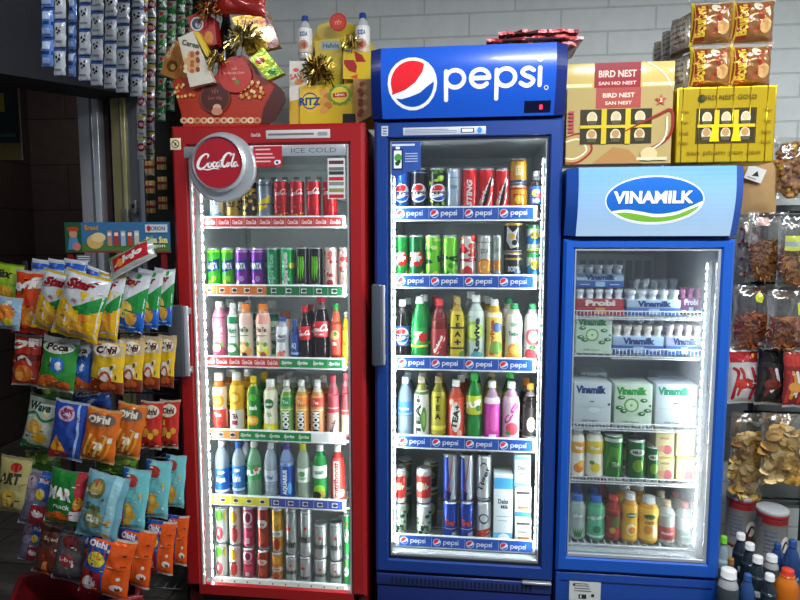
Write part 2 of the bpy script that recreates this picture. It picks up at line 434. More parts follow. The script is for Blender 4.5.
# ================================================================== the shop room
YB = 2.93            # back wall
Y0 = 2.12            # plane of the fridge doors
def wall_material(name, base, mortar, bw, bh, bump=.35, dirt=.12):
    m = bpy.data.materials.new(name); m.use_nodes = True; nt = m.node_tree; N = nt.nodes; L = nt.links; b = N['Principled BSDF']
    tc = N.new('ShaderNodeTexCoord'); mp = N.new('ShaderNodeMapping'); mp.inputs['Rotation'].default_value = (PI/2, 0, 0) if bh < 1 and name != 'floor_tiles' else (0, 0, 0)
    L.new(tc.outputs['Object'], mp.inputs[0])
    sp = N.new('ShaderNodeSeparateXYZ'); cb = N.new('ShaderNodeCombineXYZ'); L.new(tc.outputs['Object'], sp.inputs[0])
    L.new(sp.outputs['X'], cb.inputs['X']); L.new(sp.outputs['Y' if name == 'floor_tiles' else 'Z'], cb.inputs['Y'])
    br = N.new('ShaderNodeTexBrick'); br.inputs['Scale'].default_value = 1; br.inputs['Brick Width'].default_value = bw; br.inputs['Row Height'].default_value = bh
    br.inputs['Mortar Size'].default_value = .006; br.inputs['Mortar Smooth'].default_value = .6; br.inputs['Bias'].default_value = -.5
    br.inputs['Color1'].default_value = (*lin(base), 1); br.inputs['Color2'].default_value = (*[c*.9 for c in lin(base)], 1); br.inputs['Mortar'].default_value = (*lin(mortar), 1)
    L.new(cb.outputs[0], br.inputs['Vector'])
    nz = N.new('ShaderNodeTexNoise'); nz.inputs['Scale'].default_value = 14; nz.inputs['Detail'].default_value = 6; L.new(tc.outputs['Object'], nz.inputs['Vector'])
    mr = N.new('ShaderNodeMapRange'); mr.inputs['To Min'].default_value = 1-dirt; mr.inputs['To Max'].default_value = 1+dirt; L.new(nz.outputs['Fac'], mr.inputs['Value'])
    sc = N.new('ShaderNodeVectorMath'); sc.operation = 'SCALE'; L.new(br.outputs['Color'], sc.inputs[0]); L.new(mr.outputs[0], sc.inputs['Scale']); L.new(sc.outputs[0], b.inputs['Base Color'])
    ad = N.new('ShaderNodeMath'); ad.operation = 'MULTIPLY_ADD'; ad.inputs[1].default_value = -1.; L.new(br.outputs['Fac'], ad.inputs[0]); L.new(nz.outputs['Fac'], ad.inputs[2])
    bp = N.new('ShaderNodeBump'); bp.inputs['Strength'].default_value = bump; bp.inputs['Distance'].default_value = .01; L.new(ad.outputs[0], bp.inputs['Height']); L.new(bp.outputs[0], b.inputs['Normal'])
    b.inputs['Roughness'].default_value = .55
    MATS[name] = m
wall_material('painted_blocks', '#c2c7c5', '#abb0ae', .42, .105)
wall_material('floor_tiles', '#4f4d4a', '#2a2826', .30, .30, .3, .3)
wall_material('old_planks', '#3f3633', '#1a1615', 3.0, .34, .3, .3)

floor_bm = MB(); floor_bm.box(-3.4, -2.2, -.06, 2.9, 3.6, 0, '#888888', 'floor_tiles'); struct(floor_bm, 'floor')
xj = at(80, 150, YB).x          # the doorway is left of this jamb
w = MB(); w.box(xj, YB, 0, 2.8, YB+.12, 3.0, '#aaaaaa', 'painted_blocks'); struct(w, 'wall_back')
w = MB(); w.box(2.68, -2.2, 0, 2.8, YB, 3.0, '#aaaaaa', 'painted_blocks'); struct(w, 'wall_right')
w = MB(); w.box(-3.4, -2.2, 0, -3.3, 4.4, 3.0, '#1c1a1a', 'old_planks'); struct(w, 'wall_left')
w = MB(); w.box(-3.4, 4.3, 0, xj+.2, 4.4, 3.0, '#2b2626', 'old_planks'); struct(w, 'wall_beyond_doorway')
w = MB(); w.box(xj+.12, YB+.12, 0, xj+.2, 4.3, 3.0, '#141212', 'matte'); struct(w, 'wall_passage')
w = MB(); w.box(-3.4, 3.6, -.06, xj+.2, 4.4, 0, '#222222', 'floor_tiles'); struct(w, 'floor_beyond_doorway')
w = MB(); w.box(-3.4, -2.2, 2.9, 2.8, 4.4, 3.0, '#b8b6b0', 'matte'); struct(w, 'ceiling')

# jamb posts and dark panels left of the fridges
def post(px0, px1, Y, d, col, name, label, mat='alu', zt=2.9, extra=None):
    a, b = at(px0, 150, Y).x, at(px1, 150, Y).x
    m = MB(); m.box(a, Y, 0, b, Y+d, zt, col, mat, .004)
    # channel groove down its face
    m.box(a+(b-a)*.62, Y-.006, 0, a+(b-a)*.72, Y+.002, zt, '#8d9094' if mat == 'alu' else '#9a9468', mat)
    if extra: extra(m, a, b, Y)
    o = m.build(name); o['kind'] = 'structure'; return o
post(79, 99, YB-.07, .07, '#e2e6ec', 'door_1_jamb', '')
post(112, 126, YB-.06, .06, '#d8d090', 'trim_1', '')
post(126, 143, YB-.05, .05, '#9ea2a5', 'trim_2', '')
m = MB(); m.box(at(99, 150, YB).x, YB-.02, 0, at(112, 150, YB).x, YB-.001, 2.9, '#3a2628', 'matte'); struct(m, 'trim_3')
m = MB(); m.box(at(143, 150, YB).x, YB-.02, 0, at(215, 150, YB).x, YB-.001, 2.9, '#24261f', 'matte'); struct(m, 'trim_4')
# roller shutter box / lintel that runs towards the street side
p1, p0 = at(140, 92, YB-.12), at(-60, 58, 2.0)
m = MB(); zb = p1.z
a = Vector((p0.x, 1.75, 0)); b = Vector((p1.x, YB-.01, 0)); d = (b-a).normalized(); n_ = Vector((-d.y, d.x, 0))
q = [a, b, b+n_*.25, a+n_*.25]
za, zb_ = at(-60, 50, 1.75).z, zb
m.add([(*p.xy, z) for p, z in zip(q, (za, zb_, zb_, za))]+[(*p.xy, 2.9) for p in q], [(0, 3, 2, 1), (4, 5, 6, 7), (0, 1, 5, 4), (1, 2, 6, 5), (2, 3, 7, 6), (3, 0, 4, 7)], '#2a2c33', 'matte')
o = m.build('trim_5'); o['kind'] = 'structure'
LINT = (a, b, d, za, zb_)

# banner beyond the doorway
P_ = at(-2, 82, 3.0); Q_ = at(19, 160, 3.0)
m = MB(); m.box(P_.x-.12, 3.0, Q_.z, Q_.x, 3.012, P_.z, '#1d2b2a', 'matte')
A_ = Art(m, flatP((P_.x+Q_.x)/2-.06, 3.0, Q_.z), .12, P_.z-Q_.z)
A_.r(-1, 0, 1.1, .22, '#6d6334'); A_.r(-.5, .62, .35, .86, '#8a7b36'); A_.r(-.9, .3, .8, .34, '#3e5550'); A_.r(1.04, 0, 1.1, 1, '#8f9290')
tag(m.build('hanging_banner'), 'dark green and ochre banner hanging in the dark doorway at far left', 'banner')
m = MB(); g = at(138, 206, YB-.05)
m.box(g.x-.02, g.y-.035, g.z-.04, g.x+.012, g.y-.002, g.z+.03, '#9da3a6', 'alu', .004); m.box(g.x-.01, g.y-.045, g.z-.012, g.x+.002, g.y-.03, g.z+.008, '#2b2b2b', 'matte', .003)
tag(m.build('wall_socket'), 'small grey socket box on the dark panel beside the yellow post', 'socket')
m = MB(); g = at(127, 216, YB-.06)
m.box(g.x-.02, g.y-.022, g.z-.035, g.x+.02, g.y-.001, g.z+.035, '#aeb09c', 'alu', .003); m.lathe([(.009, 0), (.009, .006)], '#6d6a58', 'metal', cx=g.x, cy=g.y-.012); 
tag(m.build('latch_plate'), 'metal latch plate low on the yellow door post', 'latch')

# ceiling lamps: a fluorescent batten, and a second one added to brighten the wall
def batten(x, y, z, L, rz, label):
    t = thing('tube_lamp', label, 'lamp', (x, y, z), (0, 0, rz))
    m = MB(); m.box(-L/2, -.035, -.03, L/2, .035, .03, '#dcdcdc', 'print', .006); m.build('lamp_housing', t)
    m = MB(); m.tube([(-L/2+.03, 0, -.05), (L/2-.03, 0, -.05)], .014, '#f4f8ff', 'tube', 12); m.build('glass_tube', t)
    for s in (-1, 1): m = MB(); m.box(s*(L/2-.03)-.012, -.014, -.066, s*(L/2-.03)+.012, .014, -.025, '#cfcfcf', 'print', .002); m.build('tube_socket', t)
batten(.75, .75, 2.86, 1.25, 0, 'fluorescent batten lamp under the ceiling in front of the fridges')
batten(1.9, 1.2, 2.86, 1.25, PI/2, 'fluorescent batten lamp under the ceiling near the right wall')
def area(x, y, z, sx, sy, power, rot, col=(1, 1, 1)):
    l = bpy.data.lights.new('batten_or_fill_light', 'AREA'); l.shape = 'RECTANGLE'; l.size = sx; l.size_y = sy; l.energy = power; l.color = col
    o = bpy.data.objects.new('batten_or_fill_light', l); COL.objects.link(o); o.location = (x, y, z); o.rotation_euler = rot; return o
area(.75, .75, 2.78, 1.2, .06, 86, (0, 0, 0), (.95, .98, 1))
area(1.9, 1.2, 2.78, .06, 1.2, 24, (0, 0, 0), (.95, .98, 1))  # light of the added second batten
area(-1.25, .9, 2.72, .5, .06, 7, (.75, 0, .25), (.9, .93, 1))  # unseen fill light added to lift the doorway posts, no fixture there
area(-2.7, 3.3, 2.8, .5, .3, 5, (0, 0, 0), (1, .85, .8))  # unseen glow added to brighten the space beyond the doorway
wd = bpy.data.worlds.new('world'); scene.world = wd; wd.use_nodes = True
wd.node_tree.nodes['Background'].inputs[0].default_value = (.55, .62, .75, 1); wd.node_tree.nodes['Background'].inputs[1].default_value = .42
# ================================================================== drink fridges
GLOBE_RED = [(-.84, -.42)]+[(math.cos(a)*.87, math.sin(a)*.87) for a in [math.radians(200-k*9) for k in range(17)]]+[(.42, .42), (.12, .02), (-.3, -.25)]
GLOBE_BLUE = [(math.cos(a)*.87, math.sin(a)*.87) for a in [math.radians(-141+k*9) for k in range(17)]]+[(.62, -.12), (.30, -.36), (-.1, -.5), (-.45, -.58)]
def globe(A, u, v, R, simple=False):
    """red, white and blue ball; R in heights"""
    k = A.H/A.hw
    A.c(u, v, R, '#f4f6f8')
    for pts, c in ((GLOBE_RED, '#e2232f'), (GLOBE_BLUE, '#1450b4')): A.p([(u+x*R*k, v+y*R) for x, y in pts], c)
def pepsi_word(A, u, v, h, col, w=1.):
    """rounded lower-case lettering drawn with strokes; (u, v) = left end at mid x-height, h = x-height"""
    k = A.H/A.hw; r = h/2; sw = h*.225
    def arc(cx, a0, a1, n=16, ry=1.): return [(cx+r*.86*math.cos(math.radians(a0+(a1-a0)*i/n)), r*.86*ry*math.sin(math.radians(a0+(a1-a0)*i/n))) for i in range(n+1)]
    X = 0; strokes = []
    def letter_p(x): strokes.append([(x, .75*r), (x, -2.05*r)]); strokes.append(arc(x+.86*r, 0, 360, 20))
    letter_p(X); X += 2.35*r
    strokes.append([(X-.0+.0*r, 0), (X+1.70*r, 0)]); strokes.append([(X+.86*r+q[0]-0, q[1]) for q in [(a, b) for a, b in arc(0, 0, 318, 18)]]); X += 2.42*r
    letter_p(X); X += 2.25*r
    strokes.append([(X+1.15*r, .62*r), (X+.75*r, .86*r), (X+.3*r, .72*r), (X+.12*r, .42*r), (X+.4*r, .12*r), (X+.85*r, -.08*r), (X+1.15*r, -.38*r), (X+.95*r, -.74*r), (X+.5*r, -.88*r), (X, -.62*r)]); X += 1.75*r
    strokes.append([(X, .85*r), (X, -.85*r)])
    for q in strokes: A.s([(u+a*k*w, v+b) for a, b in q], sw, col, n=0 if len(q) < 3 or len(q) > 12 else 4)
    A.polys([[(u+(X+a)*k*w, v+1.75*r+b) for a, b in ellipse(0, 0, r*.3, r*.3, 14)]], col)
    return X*k*w
# flowing script, traced in units of its own box (x 0..206, y 0..78 downward)
SCRIPT = [
 ([(52, 22, .5), (58, 10, .9), (44, 4, .9), (22, 18, 1.3), (6, 44, 1.6), (4, 66, 1.5), (20, 74, 1.2), (40, 62, .8), (52, 46, .5)], 9),
 ([(62, 44, .9), (54, 54, 1.2), (58, 66, 1.2), (68, 62, 1.), (72, 48, 1.), (64, 42, .9), (76, 46, .6)], 7),
 ([(94, 46, .8), (86, 42, 1.), (78, 54, 1.3), (82, 66, 1.2), (94, 58, .6)], 7),
 ([(110, 44, 1.), (100, 46, 1.2), (96, 60, 1.2), (104, 66, 1.), (112, 52, .9), (112, 62, 1.1), (118, 64, .7)], 7),
 ([(116, 36, 1.), (130, 32, 1.)], 7),
 ([(166, 14, .5), (170, 4, .9), (154, 2, 1.), (138, 16, 1.3), (126, 40, 1.5), (126, 58, 1.4), (138, 64, 1.2), (152, 52, .8)], 9),
 ([(152, 46, .9), (146, 56, 1.1), (152, 64, 1.1), (160, 54, 1.), (156, 46, .9), (168, 48, .6)], 7),
 ([(176, 10, .8), (186, 4, 1.), (178, 30, 1.2), (170, 56, 1.2), (174, 64, 1.1), (182, 56, .7)], 7),
 ([(196, 44, 1.), (186, 46, 1.2), (182, 60, 1.2), (190, 64, 1.), (198, 50, .9), (198, 60, 1.1), (206, 60, .6)], 7),
 ([(26, 74, .8), (52, 78, 1.1), (84, 72, .9), (110, 76, .6)], 6),
]
def cola_script(A, u, v, wid, col, rot=0):
    """wid: width in half-widths (or in heights when it runs upwards)"""
    if not rot: k = wid*A.hw/206
    else: k = wid*A.H/206
    for pts, w in SCRIPT:
        q = []
        for x, y, s in pts:
            X, Y = (x-103)*k, (39-y)*k
            if rot: X, Y = -Y, X
            q.append((u+X/A.hw, v+Y/A.H, s))
        A.s(q, w*k/A.H, col, n=3)
RED, NAVY, BLUE = '#9c181b', '#143a84', '#1a4fb0'

def rect_frame(m, x0, z0, x1, z1, wl, wr, wb, wt, y0, y1, col, mat, bev=.006):
    """four mitred sides of a door frame"""
    o = [(x0, z0), (x1, z0), (x1, z1), (x0, z1)]; i = [(x0+wl, z0+wb), (x1-wr, z0+wb), (x1-wr, z1-wt), (x0+wl, z1-wt)]
    e = bev
    oo = [(x0+e, z0+e), (x1-e, z0+e), (x1-e, z1-e), (x0+e, z1-e)]
    ii = [(x0+wl-e, z0+wb-e), (x1-wr+e, z0+wb-e), (x1-wr+e, z1-wt+e), (x0+wl-e, z1-wt+e)]
    V = [(x, y1, z) for x, z in o]+[(x, y0+e, z) for x, z in o]+[(x, y0, z) for x, z in oo]+[(x, y0, z) for x, z in ii]+[(x, y0+e*1.5, z) for x, z in i]+[(x, y1, z) for x, z in i]
    F_ = []
    for r in range(5):
        for k in range(4): F_.append((r*4+k, r*4+(k+1) % 4, (r+1)*4+(k+1) % 4, (r+1)*4+k))
    for k in range(4): F_.append((20+k, 20+(k+1) % 4, (k+1) % 4, k))
    m.add(V, F_, col, mat)
def cabinet(root, x0, x1, zb, zt, yf, yb, ix0, ix1, iz0, iz1, col, liner, round_top=0.):
    m = MB(); t = .012
    # outer shell: side walls, roof, back, and the closed machine box below the chamber
    m.box(x0, yf, zb+.02, ix0-t, yb, zt, col, 'paint', .004+round_top); m.box(ix1+t, yf, zb+.02, x1, yb, zt, col, 'paint', .004+round_top)
    m.box(x0+.004, yf+.002, iz1+t, x1-.004, yb, zt-.0005, col, 'paint', .004); m.box(x0+.002, yb-.05, zb+.03, x1-.002, yb+.001, zt-.003, col, 'paint')
    m.box(x0+.003, yf+.003, zb+.02, x1-.003, yb-.002, iz0-t, col, 'paint', .004)
    m.build('cabinet_shell', root)
    m = MB(); c = liner
    m.box(ix0-t, yf+.001, iz0-t, ix0, yb-.05, iz1+t, c, 'print'); m.box(ix1, yf+.001, iz0-t, ix1+t, yb-.05, iz1+t, c, 'print')
    m.box(ix0, yf+.001, iz1, ix1, yb-.05, iz1+t, c, 'print'); m.box(ix0, yf+.001, iz0-t, ix1, yb-.05, iz0, c, 'print'); m.box(ix0, yb-.07, iz0, ix1, yb-.05, iz1, c, 'print')
    # evaporator cover high on the back wall with slots
    m.box(ix0+.05, yb-.10, iz1-.17, ix1-.05, yb-.068, iz1-.03, c, 'print', .008)
    for k in range(9): m.box(ix0+.08+k*(ix1-ix0-.18)/8, yb-.103, iz1-.14, ix0+.09+k*(ix1-ix0-.18)/8+.015, yb-.099, iz1-.06, '#8d9798', 'matte')
    m.build('inner_liner', root)
    for x in (x0+.05, x1-.05):
        for y in (yf+.06, yb-.06): f = MB(); f.lathe([(.018, 0), (.022, .006), (.022, .02), (.012, .024), (.012, zb+.03)], '#202020', 'matte', cx=x, cy=y).build('levelling_foot', root)
def led_strip(root, x, y, z0, z1, n, side, wid=.014):
    m = MB(); m.box(x-wid/2, y-.006, z0, x+wid/2, y+.006, z1, '#f2f6f4', 'print', .002); o = m.build('light_strip', root)
    e = MB()
    for k in range(n):
        z = z0+(z1-z0)*(k+.5)/n; e.box(x+side*wid/2-.001, y-.004, z-.010, x+side*wid/2+.0015, y+.004, z+.010, '#f2fbff', 'led')
    e.build('light_diodes', o)
def wire_shelf(root, x0, x1, yf, yb, z, col='#d9dcdc', fence=None, span=None):
    m = MB()
    for y in (yf, (yf*2+yb)/3, (yf+2*yb)/3, yb): m.tube([(x0, y, z-.006), (x1, y, z-.006)], .003, col, 'print', 6)
    n = int((x1-x0)/.024)
    for k in range(n+1):
        x = x0+.004+(x1-x0-.008)*k/n; m.tube([(x, yf, z-.0016), (x, yb, z-.0016)], .0015, col, 'print', 5)
    o = m.build('wire_shelf', root)
    if fence:
        f = MB(); zt = z+fence
        if span: x0, x1 = span
        f.tube([(x0, yf-.006, zt), (x1, yf-.006, zt)], .002, col, 'print', 6); f.tube([(x0, yf-.006, z-.012), (x1, yf-.006, z-.012)], .002, col, 'print', 6)
        n = int((x1-x0)/.0125)
        for k in range(n+1):
            x = x0+(x1-x0)*k/n; f.tube([(x, yf-.006, z-.012), (x, yf-.006, zt)], .0013, col, 'print', 5)
        f.build('shelf_fence', o)
    return o
def price_strip(shelf, x0, x1, y, z0, z1, col, art, back='#eef1f1'):
    m = MB(); m.box(x0-.012, y+.0005, z0-.006, x1+.012, y+.004, z1+.006, back, 'print', .001); m.build('strip_rail', shelf)
    s = MB(); s.box(x0, y-.001, z0, x1, y, z1, col, 'print'); art(Art(s, flatP((x0+x1)/2, y-.001, z0), (x1-x0)/2, z1-z0)); s.build('price_strip', shelf)
YF, YK = Y0+.045, Y0+.045+.60          # cabinet front and back
YS = Y0+.085                           # front edge of the shelves

# ------------------------------------------------------------------ the red cola fridge
def fx(px, py=300, Y=None): return at(px, py, Y or Y0).x
def fz(py, px=400, Y=None): return at(px, py, Y or Y0).z
cx0, cx1 = fx(171.5, 300)-.0, fx(364.6, 300)
cx0 = at(176, 300, Y0).x; cx1 = at(365, 300, Y0).x
cz1 = at(265, 124, Y0).z; cz0 = .05
gx0, gx1 = at(193, 300, Y0).x, at(348.5, 300, Y0).x; gz1, gz0 = at(265, 146, Y0).z, at(265, 595, Y0).z
coke = thing('drink_fridge', 'tall red glass-door drinks fridge with round cola sign', 'fridge', ((cx0+cx1)/2, Y0, 0))
class Local:
    """lets the parts of a fridge be laid out in world measures"""
    def __init__(s, root): s.root = root; s.objs = []
def rebase(root):
    off = Vector(root.location)
    def sub(o):
        for ch in [q for q in o.children]:
            sub(ch)
    for ch in [q for q in root.children]: ch.location = Vector(ch.location)-off
ix0, ix1 = gx0-.005, gx1+.01
cabinet(coke, cx0, cx1, .03, cz1-.004, YF, YK, ix0, ix1, gz0-.01, gz1+.01, RED, '#d9e0de', .008)
d = MB(); rect_frame(d, cx0, .12, cx1, cz1, gx0-cx0, cx1-gx1, gz0-.12, cz1-gz1, Y0, YF-.004, RED, 'paint', .012)
A = Art(d, flatP((cx0+cx1)/2, Y0, cz1-.12), (cx1-cx0)/2, .12)
door = d.build('door_frame', coke)
g = MB(); g.box(gx0-.004, Y0+.012, gz0-.004, gx1+.004, Y0+.017, gz1+.004, '#ffffff', 'glass'); g.build('door_glass', door)
g = MB(); rect_frame(g, gx0-.003, gz0-.003, gx1+.003, gz1+.003, .007, .007, .012, .007, Y0+.006, Y0+.02, '#c9cdcd', 'alu', .001); g.build('door_gasket', door)
# silver header band behind the glass edge with its lettering
def SP(px0, py0, px1, py1, Y=Y0-.001):
    a, b = at(px0, py1, Y), at(px1, py0, Y); return (a.x+b.x)/2, a.z, (b.x-a.x)/2, b.z-a.z
s = MB(); c_, z_, hw_, H_ = SP(184, 144, 345, 158); s.box(c_-hw_, Y0-.002, z_, c_+hw_, Y0+.004, z_+H_, '#b9bfc4', 'alu', .001)
A = Art(s, flatP(c_, Y0-.002, z_), hw_, H_); A.t('ICE COLD', .62, .5, .42, '#5f666e', w=.55, bold=0)
s.build('lettered_band', door)
s = MB(); c_, z_, hw_, H_ = SP(254, 146, 282, 167); s.box(c_-hw_, Y0-.0035, z_, c_+hw_, Y0-.0022, z_+H_, '#b3202c', 'print')
A = Art(s, flatP(c_, Y0-.0036, z_), hw_, H_)
for k, v in enumerate((.84, .62, .44, .26)): A.r(-.85, v-.035, .2+.15*(k % 3), v+.035, '#e9b9bb')
A.c(.62, .2, .12, '#f2f4f7'); A.c(.78, .22, .10, '#f2f4f7'); A.c(.66, .2, .07, '#2c3e63'); s.build('red_notice', door)
s = MB(); c_, z_, hw_, H_ = SP(328, 158, 345, 199, Y0+.01); s.box(c_-hw_, Y0+.009, z_, c_+hw_, Y0+.0115, z_+H_, '#d7d8d6', 'print')
A = Art(s, flatP(c_, Y0+.009, z_), hw_, H_)
for v, c in ((.9, '#5b3236'), (.74, '#6d6d6d'), (.64, '#343a38'), (.5, '#c3242f'), (.38, '#7d8b7c'), (.22, '#8e8a5a'), (.07, '#b8242c')): A.r(-.85, v-.045, .85, v+.04, c)
s.build('notice_sticker', door)
s = MB(); c_, z_, hw_, H_ = SP(266, 129, 330, 139); s.box(c_-hw_, Y0-.0015, z_, c_+hw_, Y0+.002, z_+H_, '#c8c4c4', 'print', .001)
A = Art(s, flatP(c_, Y0-.0015, z_), hw_, H_); A.r(-.93, .38, .5, .62, '#6b6f72'); A.r(.62, .28, .92, .7, '#8f9496'); A.t('Coca-Cola', -1.32, .5, .42, '#f0d8d8', w=.3, sh=.2)
s.build('energy_label', door)
s = MB(); c_, z_, hw_, H_ = SP(170.5, 138, 180.5, 150); s.box(c_-hw_, Y0-.0015, z_, c_+hw_, Y0+.002, z_+H_, '#e4d8b4', 'print', .001)
A = Art(s, flatP(c_, Y0-.0015, z_), hw_, H_); A.c(0, .5, .36, '#5a4636'); A.c(0, .5, .28, '#e4d8b4'); A.s([(-.5, .72), (.5, .28)], .08, '#5a4636', n=0); A.r(-.2, .35, .2, .62, '#5a4636')
s.build('warning_sticker', door)
# round sign: silver dish, red face, white script
cc = at(219, 163.5, Y0-.03)
def disc(m, r0, r1, y0, y1, col, mat='alu', n=48):
    V = []; 
    for r, y in ((r0, y0), (r1, y1)): V += [(cc.x+r*math.cos(2*PI*k/n), y, cc.z+r*math.sin(2*PI*k/n)) for k in range(n)]
    m.add(V, [(k, (k+1) % n, n+(k+1) % n, n+k) for k in range(n)], col, mat, True)
s = MB(); R1 = .102
disc(s, R1*.93, R1, Y0-.045, Y0-.038, '#d5d8db'); disc(s, R1, R1, Y0-.038, Y0-.012, '#c9ccd0'); disc(s, R1*.90, R1*.93, Y0-.047, Y0-.045, '#c2c6ca'); disc(s, R1*.86, R1*.90, Y0-.040, Y0-.047, '#8d9196'); disc(s, 0.0001, R1*.87, Y0-.0385, Y0-.0385, '#b02030', 'paint')
sg = s.build('round_sign', door)
s = MB(); A = Art(s, lambda u, v, o: (cc.x+u, Y0-.040-o, cc.z+v), R1, R1*2); A.c(0, 0, .43, '#a61a2b'); cola_script(A, -.0, .03, 1.5, '#f4f2f0'); s.build('sign_lettering', sg)
s = MB(); hc = at(222.2, 167.5, Y0-.015)
V = []; n = 40
for r, y in ((.119, Y0-.020), (.124, Y0-.015), (.124, Y0-.001)): V += [(hc.x+r*math.cos(2*PI*k/n), y, hc.z+r*math.sin(2*PI*k/n)) for k in range(n)]
s.add(V, [(i*n+k, i*n+(k+1) % n, (i+1)*n+(k+1) % n, (i+1)*n+k) for i in range(2) for k in range(n)]+[tuple(range(n))], '#c3c7ca', 'alu'); s.build('sign_backplate', door)
# handle
def handle(door, pxa, pxb, pya, pyb, col='#44484e'):
    a, b = at(pxa, pyb, Y0-.035), at(pxb, pya, Y0-.035); m = MB()
    w_ = b.x-a.x
    m.box(a.x, Y0-.045, a.z, b.x-w_*.2, Y0-.022, b.z, col, 'paint', .008, 3); m.box(b.x-w_*.22, Y0-.040, a.z+.004, b.x, Y0-.026, b.z-.004, '#c9ccd0', 'alu', .004)
    for z in (a.z+.025, b.z-.025): m.box(b.x-w_*.45, Y0-.03, z-.012, b.x-.002, Y0+.001, z+.012, '#aeb2b6', 'alu', .003)
    m.build('door_handle', door)
handle(door, 170, 187.5, 305, 377)
def strip_art(seq, n):
    """repeated small logos along a strip: seq = [(from, to, ground colour, kind)] in 0..1"""
    def art(A):
        for a, b, c, kind in seq:
            A.r(2*a-1, 0, 2*b-1, 1, c)
        for a, b, c, kind in seq:
            k_ = max(1, round((b-a)*n))
            for i in range(k_):
                u = 2*(a+(b-a)*(i+.5)/k_)-1
                if kind == 'pepsi':
                    w_ = .2; globe(A, u-.17, .5, .36); pepsi_word(A, u-.07, .5, .30, '#f2f6fa')
                elif kind == 'dot': A.r(u-.04, .25, u+.035, .75, '#f2f2f2'); A.e(u, .5, .035, .2, '#333a3c', 10)
                elif kind: A.t(kind, u, .5, .5, '#f7f5f3', sh=.25, w=1.5/n, bold=.03)
        for k in range(1, n): A.r(2*k/n-1-.002, .05, 2*k/n-1+.002, .95, '#dcdcdc')
    return art
C_STRIPS = [ # py of the strip's middle, art
 (222, [(0, 1, '#c92a2a', 'Coca-Cola')]), (290.5, [(0, .46, '#d8742c', 'dot'), (.46, 1, '#16703c', 'dot')]),
 (362.5, [(0, .55, '#cf2f2b', 'Coca-Cola'), (.55, 1, '#159048', 'Sprite')]), (436, [(0, .26, '#dd8a3a', 'dot'), (.26, .78, '#178c48', 'Sprite'), (.78, 1, '#dfe3e3', '')]),
 (502, [(0, .48, '#e6dc35', 'dot'), (.48, 1, '#3a4ea0', 'dot')])]
C_Z = []
for k, (py, seq) in enumerate(C_STRIPS):
    z = at(270, py, YS).z; x0, x1 = at(203, py, YS).x, at(343.5, py, YS).x
    sh = wire_shelf(coke, ix0+.004, ix1-.004, YS+.008, YK-.09, z-.008, '#e8ecec'); C_Z.append(z-.007)
    price_strip(sh, x0+.002, x1-.004, YS, z-.017, z+.017, '#ffffff', strip_art(seq, 10))
z = at(270, 583, YS).z; sh = wire_shelf(coke, ix0+.004, ix1-.004, YS+.008, YK-.09, z-.004, '#e8ecec'); C_Z.append(z-.003)
price_strip(sh, at(216, 583, YS).x, at(344, 583, YS).x, YS, z-.012, z+.008, '#d8dcd8', lambda A: [A.r(u-.01, .3, u+.01, .7, '#55605a') for u in [k*.2-.9 for k in range(10)]])
led_strip(coke, gx0+.006, YF+.016, gz0+.02, gz1-.05, 44, 1, .02); led_strip(coke, gx1-.004, YF+.014, gz0+.02, gz1-.05, 44, -1, .010)
m = MB(); m.box(cx0+.004, Y0+.02, .04, cx1-.004, YF, .115, '#5c0d13', 'paint', .004)
for k in range(5): m.box(cx0+.06, Y0+.017, .05+k*.012, cx1-.06, Y0+.021, .055+k*.012, '#200406', 'matte')
m.build('kick_grille', coke)
m = MB(); m.box(ix0+.01, YK-.08, gz0, ix0+.02, YK-.07, gz1-.2, '#b5bcbc', 'alu'); m.box(ix1-.02, YK-.08, gz0, ix1-.01, YK-.07, gz1-.2, '#b5bcbc', 'alu'); m.build('shelf_rail', coke)
rebase(coke)

# ------------------------------------------------------------------ the tall blue fridge in the middle
px0, px1 = at(374.5, 300, Y0).x, at(559.5, 300, Y0).x; pzt = at(465, 119, Y0).z; pzb = at(465, 577, Y0).z
qx0, qx1 = at(389.5, 300, Y0).x, at(545, 300, Y0).x; qz1, qz0 = at(465, 138.5, Y0).z, at(465, 562, Y0).z
pepsi = thing('drink_fridge', 'tall blue glass-door drinks fridge in the middle with cola ball header', 'fridge', ((px0+px1)/2, Y0, 0))
jx0, jx1 = qx0-.006, qx1+.008
cabinet(pepsi, px0, px1, .03, pzt+.01, YF, YK, jx0, jx1, qz0-.005, qz1+.01, NAVY, '#c3cccc')
d = MB(); rect_frame(d, px0, pzb, px1, pzt, qx0-px0, px1-qx1, qz0-pzb, pzt-qz1, Y0, YF-.004, NAVY, 'paint', .010)
door = d.build('door_frame', pepsi)
g = MB(); g.box(qx0-.004, Y0+.012, qz0-.004, qx1+.004, Y0+.017, qz1+.004, '#ffffff', 'glass'); g.build('door_glass', door)
g = MB(); rect_frame(g, qx0-.003, qz0-.003, qx1+.003, qz1+.003, .006, .006, .010, .006, Y0+.006, Y0+.02, '#1a2130', 'paint', .001); rect_frame(g, qx0+.003, qz0+.007, qx1-.003, qz1-.003, .003, .003, .008, .003, Y0+.009, Y0+.02, '#b9bdc0', 'alu', .0005); g.build('door_gasket', door)
handle(door, 372, 385, 284, 366, '#444a56')
s = MB(); c_, z_, hw_, H_ = SP(403, 126, 486, 135.5); s.box(c_-hw_, Y0-.0015, z_, c_+hw_, Y0+.002, z_+H_, '#bcc4cf', 'print', .001)
A = Art(s, flatP(c_, Y0-.0015, z_), hw_, H_); 
for v in (.3, .5, .7): A.r(-.95, v-.04, .3-.2*(v > .6), v+.04, '#7b8596')
A.r(.4, .2, .72, .8, '#404858'); A.r(.43, .3, .69, .7, '#dfe3ea'); A.e(.85, .5, .055, .38, '#2f86d8'); s.build('energy_label', door)
